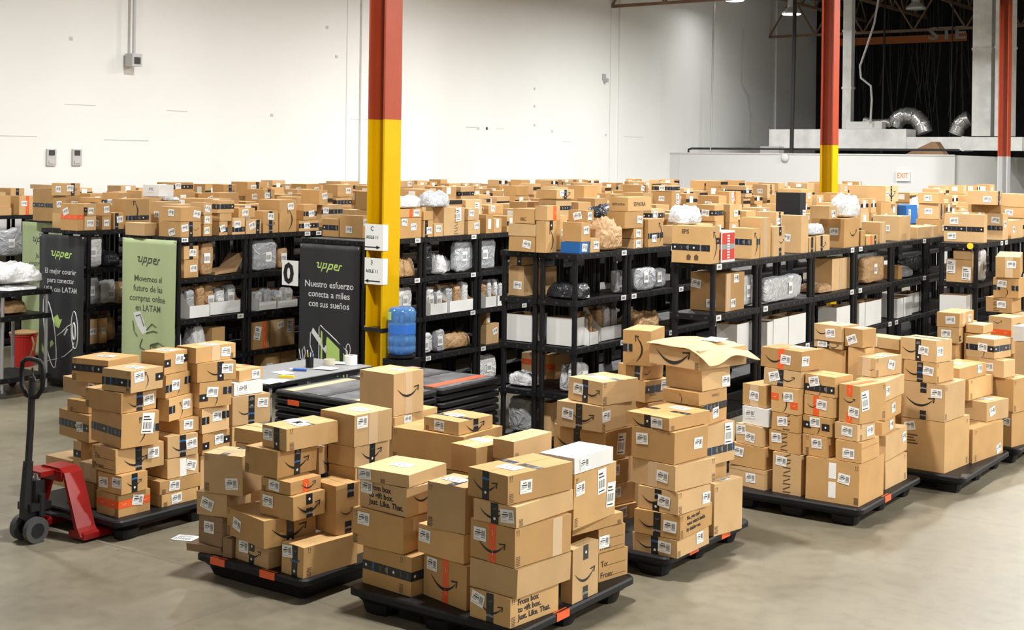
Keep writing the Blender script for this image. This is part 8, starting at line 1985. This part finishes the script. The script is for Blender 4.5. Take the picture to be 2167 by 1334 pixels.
# ================================================================ banners
def banner(x0, x1, y, z0, z1, mat, lab, lines, tcol, logocol, art, seed, az=(0, 1)):
    art = [(k_, [(x_, az[0]+az[1]*z_) for x_, z_ in p_], r_, m_) for k_, p_, r_, m_ in art]
    o = tag(empty('hanging_banner', ((x0+x1)/2, y, z0)), lab, 'banner', 'banners on the row ends'); W = (x1-x0)/2; H_ = z1-z0
    def off(u, v): # fold depth
        return .006*math.sin(u*9+seed)+.010*math.sin(u*4.3+v*1.5+seed*2)*(.4+.6*(1-v))+.012*max(0, v-.75)*math.sin(u*17+seed)
    def pt(x, z, e=0): 
        u, v = x/W, z/H_; return (x*(1-.02*math.sin(v*3)), -.03-off(u, v)-e, z)
    m = MB(); nu, nv = 36, 30; vs = [pt(-W+2*W*i/nu, H_*j/nv) for i in range(nu+1) for j in range(nv+1)]; n1 = nv+1
    m.add(vs, [(i*n1+j, (i+1)*n1+j, (i+1)*n1+j+1, i*n1+j+1) for i in range(nu) for j in range(nv)], mat); m.smooth = True
    c = obj('cloth', m, o); sd = c.modifiers.new('s', 'SOLIDIFY'); sd.thickness = .002; sd.offset = 1
    def txt(s, x, z, size, mt, bold=0.01, shear=0.0, nm='lettering', parts=None):
        v, f, w_ = text2d(s, bold, shear); k = size; mb = parts or MB()
        mb.add([pt(x+(q[0]-w_/2)*k, z+q[1]*k, .0035) for q in v], f, mt); return mb
    mb = MB(); k_ = .86*W/1050
    for st in ([(185, 250), (262, 250), (222, 372), (250, 388), (345, 384)], [(398, 240), (352, 372), (345, 388)], [(515, 262), (392, 488)], [(500, 262), (625, 262), (610, 350), (575, 388), (470, 392)], [(740, 275), (628, 508)], [(725, 275), (848, 280), (830, 365), (800, 405), (715, 412)],
               [(945, 352), (1020, 345), (1048, 300), (1020, 278), (960, 280), (915, 330), (905, 395), (940, 428), (1095, 436)], [(1095, 436), (1148, 295), (1222, 295)]):
        for (xa, ya), (xb, yb) in zip(st, st[1:]):
            dx, dy = xb-xa, yb-ya; L_ = math.hypot(dx, dy); nx_, ny_ = -dy/L_*21, dx/L_*21; ex, ey = dx/L_*16, dy/L_*16
            q_ = [(xa-ex+nx_, ya-ey+ny_), (xb+ex+nx_, yb+ey+ny_), (xb+ex-nx_, yb+ey-ny_), (xa-ex-nx_, ya-ey-ny_)]
            mb.add([pt((a_-700)*k_, H_*.865-(b_-350)*k_, .0035) for a_, b_ in q_], [(0, 1, 2, 3)], logocol)
    obj('logo', mb, o)
    z = H_*.735; step = .105
    for s, sz in lines: obj('text_line', txt(s, 0.0, z, sz*.83, tcol, .008), o); z -= step
    def stroke(pts, r, mt, closed=False):
        q = MB(); P_ = [pt(x*W, zz*H_, .004) for x, zz in pts]; q.tube(P_, r, mt, 5, closed); return q
    for kind, pts, r, mt in art:
        if kind == 'l': obj('line_drawing', stroke(pts, r, mt), o)
        elif kind == 'c': obj('line_drawing', stroke(pts, r, mt, True), o)
        else:
            q = MB(); q.add([pt(x*W, zz*H_, .004) for x, zz in pts], [tuple(range(len(pts)))], mt); obj('printed_shape', q, o)
    for sx in (-1, 1):
        for zz in (.012, H_-.02):
            q = MB(); a = pt(sx*(W-.025), zz); q.cyl((a[0], a[1]-.004, a[2]), (a[0], a[1]+.002, a[2]), .012, .012, CHROME, 10); obj('grommet', q, o)
    return o
def ell(cx, cz, a, b, rot, n=22):
    c, s = math.cos(rot), math.sin(rot); return [(cx+a*math.cos(t)*c-b*math.sin(t)*s, cz+(a*math.cos(t)*s+b*math.sin(t)*c)*.5) for t in (2*math.pi*k/n for k in range(n))]
by1, by2, by3, by0 = ROWS['R1'][2], ROWS['R2'][2], ROWS['R3'][2], ROWS['R0'][2]
sh = [('c', ell(-.45, .29, .62, .22, -1.15), .006, BTXT), ('c', ell(.62, .33, .17, .30, .1), .006, BTXT), ('c', ell(.6, .32, .08, .13, .1), .012, BTXT), ('l', [(-.1, .27), (.1, .3), (.3, .35), (.45, .37)], .006, BTXT), ('l', [(.6, .23), (.5, .17), (.2, .11), (-.2, .075), (-.5, .055), (-.7, .07)], .006, BTXT),
      ('p', [(-.35, .40), (-.1, .44), (.0, .40), (.1, .405), (-.02, .33), (-.2, .34), (-.3, .37)], 0, BGRN), ('p', [(-.85, .13), (-.72, .1), (-.25, .2), (-.35, .23), (-.7, .15), (-.82, .19)], 0, BGRN), ('l', [(.2, .28), (.3, .33)], .012, BGREY)]
banner(-13.64, -12.79, by1-.002, .06, 1.765, BANK, 'black banner about the best courier to connect, green script logo', [('El mejor courier', .105), ('para conectar', .105), ('USA con LATAM', .105)], BTXT, BGRN, sh, 1, (.09, .84))
gr = [('p', [(-.55, .43), (-.3, .45), (.0, .26), (-.2, .22), (-.4, .30)], 0, BTXT), ('l', [(-.45, .40), (-.3, .42), (-.15, .31)], .006, BDRK), ('l', [(-.55, .35), (-.5, .25), (-.4, .2)], .006, BDRK), ('l', [(-.05, .27), (.15, .34), (.3, .31)], .005, BDRK), ('l', [(-.05, .24), (.2, .27), (.35, .26)], .005, BDRK), ('l', [(-.2, .18), (-.3, .1), (-.1, .07)], .006, BDRK), ('c', [(.1, .13), (.4, .16), (.7, .13), (.7, .05), (.4, .02), (.1, .05)], .006, BDRK), ('l', [(.1, .13), (.4, .1), (.7, .13)], .005, BDRK), ('l', [(.4, .1), (.4, .02)], .005, BDRK)]
banner(-11.93, -11.06, by2-.002, .06, 1.80, BANG, 'pale green banner about the future of online shopping', [('Movemos el', .115), ('futuro de las', .115), ('compras online', .115), ('en LATAM', .115)], BDRK, BDRK, gr, 2, (.27, .62))
dk = [('p', [(-.25, .47), (.58, .34), (.58, .2), (-.25, .2)], 0, BGRN), ('l', [(-.32, .2), (-.32, .485), (-.26, .5), (.66, .36), (.66, .2)], .006, BTXT), ('p', [(-.6, .45), (-.55, .48), (-.03, .37), (-.06, .33)], 0, BTXT), ('l', [(-.62, .45), (-.63, .37), (-.52, .31), (-.5, .22)], .005, BTXT), ('l', [(-.97, .34), (-.9, .28), (-.8, .27), (-.76, .32), (-.8, .36), (-.86, .33), (-.8, .24)], .005, BTXT), ('c', ell(.68, .37, .06, .07, 0), .005, BTXT)]
banner(-10.20, -9.34, by3-.002, .06, 1.775, BANK, 'black banner about effort connecting thousands with their dreams', [('Nuestro esfuerzo', .118), ('conecta a miles', .118), ('con sus sueños', .118)], BTXT, BGRN, dk, 3)
banner(-15.59, -14.74, by0-.002, .06, 1.80, BANG, 'pale green banner half hidden behind the courier banner', [('Juntos', .11), ('construimos el', .11), ('futuro de la', .11), ('logística', .11)], BDRK, BDRK, [], 4)
# white card with a zero
o = tag(empty('number_card', (-10.34, by3-.03, 1.31)), 'white card with a black zero at the edge of the black banner', 'card'); m = MB(); m.box(-.12, -.004, 0, .12, 0, .27, LABEL); obj('card', m, o); v, f, wd = text2d('0', .04); m = MB(); m.add([(-.02+(a-wd/2)*.3, -.006, .03+b*.3) for a, b in v], f, INK); obj('numeral', m, o)
# ================================================================ table, its things, jug
T0 = (-9.12, 8.2, -8.36, 9.58)
o = tag(empty('folding_table', (T0[0], T0[1], 0)), 'grey folding table behind the empty pallet pile', 'table'); tw, td = T0[2]-T0[0], T0[3]-T0[1]
m = MB(); m.box(0, 0, .715, tw, td, .745, TABLE); obj('tabletop', m, o); m = MB(); m.box(-.004, -.004, .708, tw+.004, td+.004, .738, BLACKP); obj('edge_trim', m, o)
for ax in (.06, tw-.06):
    for ay in (.12, td-.12): m = MB(); m.cyl((ax, ay, 0), (ax, ay, .71), .014, .014, PIPEW, 8); obj('leg', m, o)
def ontable(px, py):
    dx, dy = px-1083.5, py-340.0; c, s = math.cos(.013), math.sin(.013); a = dx*c+dy*s; b = -dx*s+dy*c; th = math.radians(35.3)
    t = (2.69-.745)*2850/b; return (t*(math.cos(th)*a/2850-math.sin(th)), t*(math.sin(th)*a/2850+math.cos(th)), .746)
def clampT(p): return (min(max(p[0], T0[0]+.07), T0[2]-.07), min(max(p[1], T0[1]+.07), T0[3]-.07), p[2])
p = clampT(ontable(655, 778)); o = tag(empty('pen_cup', p), 'black mesh cup full of pens and scissors on the table', 'pen cup'); m = MB(); m.lathe([(.036, 0), (.038, .1), (.034, .1), (.032, .006)], (0, 0, 0), BLACKP, 20); obj('cup', m, o)
for k, (mt, dx, dy, L) in enumerate(((BLUEC, .012, .01, .15), (TWHITE, -.015, .0, .16), (YELC, .0, -.015, .15), (INK, -.01, .015, .155), (TWHITE, .016, -.01, .14))): m = MB(); m.cyl((dx*.6, dy*.6, .01), (dx*2, dy*2, L), .004, .004, mt, 8); obj('pen', m, o)
p = clampT(ontable(697, 772)); m = MB(); m.lathe([(.05, 0), (.056, .0), (.056, .05), (.05, .05)], (0, 0, 0), CLEARP, 28); tag(obj('tape_roll', m, None, p), 'roll of tan packing tape standing on the table', 'tape roll')
p = clampT(ontable(764, 768)); o = tag(empty('label_roll', p), 'white roll of labels at the far end of the table', 'label roll'); m = MB(); m.lathe([(.02, 0), (.06, .0), (.06, .085), (.02, .085)], (0, 0, 0), LABEL, 28); obj('roll', m, o); m = MB(); m.lathe([(.0185, .001), (.0199, .001), (.0199, .088), (.0185, .088)], (0, 0, 0), KRAFTIN, 20); obj('core', m, o)
p = clampT(ontable(635, 786)); m = MB(); m.cyl((-.06, -.03, .014), (.06, .02, .014), .012, .012, BLUEC, 10); m.cyl((-.09, -.0425, .014), (-.06, -.03, .014), .008, .012, TWHITE, 10); tag(obj('marker_pen', m, None, p), 'blue and white marker lying on the table', 'marker')
p = clampT(ontable(606, 800)); m = MB(); m.box(-.07, -.012, 0, .07, .012, .02, YELC); o = obj('yellow_cutter', m, None, p, .5); tag(o, 'yellow box cutter on the table papers', 'cutter')
for k, (px, py, r) in enumerate(((585, 806, .3), (600, 790, -.2), (575, 818, .1), (720, 770, .5), (690, 782, .2))):
    p = clampT(ontable(px, py)); m = MB(); m.box(-.1, -.07, 0, .1, .07, .0015, LABEL); 
    for q in range(5): m.box(-.08, -.05+q*.02, .0015, .03+.01*q, -.045+q*.02, .0018, TGREY)
    o = obj('paper_sheet', m, None, (p[0], p[1], p[2]+.002*k), r); tag(o, 'white printed sheet on the table, ' + ('at its near end', 'beside the box cutter', 'overhanging the front corner', 'near the label roll', 'between pen cup and pile')[k], 'paper', 'papers on the table')
# water jug on a dispenser stand
jx, jy = -8.49, 10.16
o = tag(empty('water_dispenser', (jx, jy, 0)), 'black dispenser stand under the blue water jug by the yellow column', 'dispenser'); m = MB(); m.prism([(-.13, -.13), (.13, -.13), (.13, .13), (-.13, .13)], 'z', 0, .74, BLACKP); obj('body', m, o, normals=True); m = MB(); m.lathe([(.1, .74), (.14, .755), (.14, .775), (.11, .78)], (0, 0, 0), BLACKP); obj('collar', m, o)
o = tag(empty('water_jug', (jx, jy, .781)), 'large blue water jug on its stand beside the yellow column', 'water jug')
m = MB(); m.lathe([(.06, 0), (.115, .004), (.135, .03), (.138, .07), (.130, .085), (.138, .10), (.138, .17), (.130, .185), (.138, .20), (.138, .30), (.130, .315), (.138, .33), (.138, .41), (.125, .445), (.09, .462), (.02, .466)], (0, 0, 0), WATER, 32); m.smooth = True; obj('bottle', m, o)
m = MB(); a0, a1 = -1.9, .2; vs = []
for k in range(15):
    t = a0+(a1-a0)*k/14; vs += [(.1395*math.cos(t), .1395*math.sin(t), .205), (.1395*math.cos(t), .1395*math.sin(t), .295)]
m.add(vs, [(2*k, 2*k+2, 2*k+3, 2*k+1) for k in range(14)], WLAB); obj('label_wrap', m, o)
m = MB(); vs = []
for k in range(9):
    t = -2.4+.7*k/8; vs += [(.1405*math.cos(t), .1405*math.sin(t), .34), (.1405*math.cos(t), .1405*math.sin(t), .42)]
m.add(vs, [(2*k, 2*k+2, 2*k+3, 2*k+1) for k in range(8)], BGRN); obj('green_sticker', m, o)
# ================================================================ things at the far left
X0, Y0_ = -13.52, 8.82
o = tag(empty('utility_cart', (X0, Y0_, 0)), 'black shelved cart with silver posts at the edge of the view', 'cart')
for z in (.22, .90, 1.17):
    m = MB(); shelf_mb(-.22, .48, -.02, .62, z, m); obj('shelf', m, o)
for ax in (-.18, .44):
    for ay in (.02, .58): m = MB(); m.cyl((ax, ay, .06), (ax, ay, 1.12), .02, .02, SILVER, 12); obj('post', m, o)
for ax in (-.18, .44):
    for ay in (.02, .58): m = MB(); m.cyl((ax-.012, ay, .05), (ax+.012, ay, .05), .05, .05, RUBBER, 14); obj('caster', m, o)
bag('poly_mailer', 'plump white mailer heaped on top of the silver-post cart', BAG['white'], X0+.12, Y0_+.3, 1.173+.07, .68, .6, .24, False, 801)
bag('poly_mailer', 'flat stack-like white mailer with yellow mark under the plump one', BAG['white'], X0+.16, Y0_+.26, 1.172, .62, .56, .07, False, 802)
bag('kraft_mailer', 'brown kraft mailer on the second shelf of the cart', BAG['kraft'], X0+.1, Y0_+.25, .902, .5, .4, .17, False, 803)
o = tag(empty('printer_stand', (-12.86, 7.75, 0)), 'small black stand holding a label printer', 'stand'); m = MB(); m.box(-.3, -.25, .66, .2, .25, .70, BLACKP); obj('top', m, o)
for ax in (-.27, .17):
    for ay in (-.22, .22): m = MB(); m.box(ax-.02, ay-.02, 0, ax+.02, ay+.02, .66, BLACKP); obj('leg', m, o)
o = tag(empty('label_printer', (-12.86, 7.75, .701)), 'black and grey label printer on the small stand', 'printer'); m = MB(); m.prism([(-.2, 0), (.15, 0), (.15, .08), (.08, .13), (-.2, .13)], 'y', -.18, .18, BLACKP); obj('body', m, o, normals=True); m = MB(); m.box(-.18, -.16, .131, .06, .16, .145, PIPEW); obj('cover', m, o); m = MB(); m.box(.151, -.1, .03, .155, -.06, .05, YELC); obj('indicator', m, o)
bx, by = -14.93, 10.40
o = tag(empty('bucket', (bx, by, 0)), 'red bucket under the pale green banner', 'bucket'); m = MB(); m.lathe([(.125, 0), (.165, .38), (.172, .385), (.172, .41), (.165, .41), (.12, .01)], (0, 0, .002), REDB, 28); obj('pail', m, o); m = MB(); m.lathe([(.17, .413), (.178, .413), (.178, .43), (.06, .455), (.01, .455)], (0, 0, .002), KRAFTIN, 28); obj('lid', m, o); m = MB(); m.tube([(.17, 0, .38), (.21, 0, .30), (.22, -.02, .22), (.19, -.03, .15)], .012, KRAFTIN, 8); obj('handle', m, o)
# dropped papers, loose floor bits
def onfloor(px, py):
    dx, dy = px-1083.5, py-340.0; c, s = math.cos(.013), math.sin(.013); a = dx*c+dy*s; b = -dx*s+dy*c; th = math.radians(35.3)
    t = 2.69*2850/b; return (t*(math.cos(th)*a/2850-math.sin(th)), t*(math.sin(th)*a/2850+math.cos(th)), .003)
for k, (px, py, a, b, r, lab) in enumerate(((393, 1140, .085, .065, .35, 'white shipping label sheet lying on the floor between two pallets'), (278, 1134, .028, .02, .7, 'small white paper scrap on the floor by the raised pallet'))):
    p = onfloor(px, py); m = MB(); m.box(-a, -b, 0, a, b, .001, LABEL)
    if k == 0:
        for q in range(7): m.box(-.07+q*.018, -.045, .001, -.062+q*.018, .0, .0013, INK)
        m.box(-.07, .02, .001, .05, .03, .0013, INK); m.box(-.07, .04, .001, .02, .05, .0013, TGREY)
    tag(obj('paper_sheet', m, None, p, r), lab, 'paper')
# yellow disc tag on the short row's shelf edge
q = onyw(2053, 521, ROWS['R6'][2]-.004); m = MB(); m.cyl((q[0], ROWS['R6'][2]-.004, q[2]), (q[0], ROWS['R6'][2]-.0, q[2]), .035, .035, YELC, 20); tag(obj('round_tag', m), 'round yellow tag on the short row shelf edge', 'tag')
# a crumpled brown carton behind the left corner stack of the burst-lid pallet
carton('shipping_carton', 'wrinkled brown carton on the floor beside bare shelving end', 'L:f.8', -6.1, 8.72, .0, 4, .3, .3, .45, seed=999)
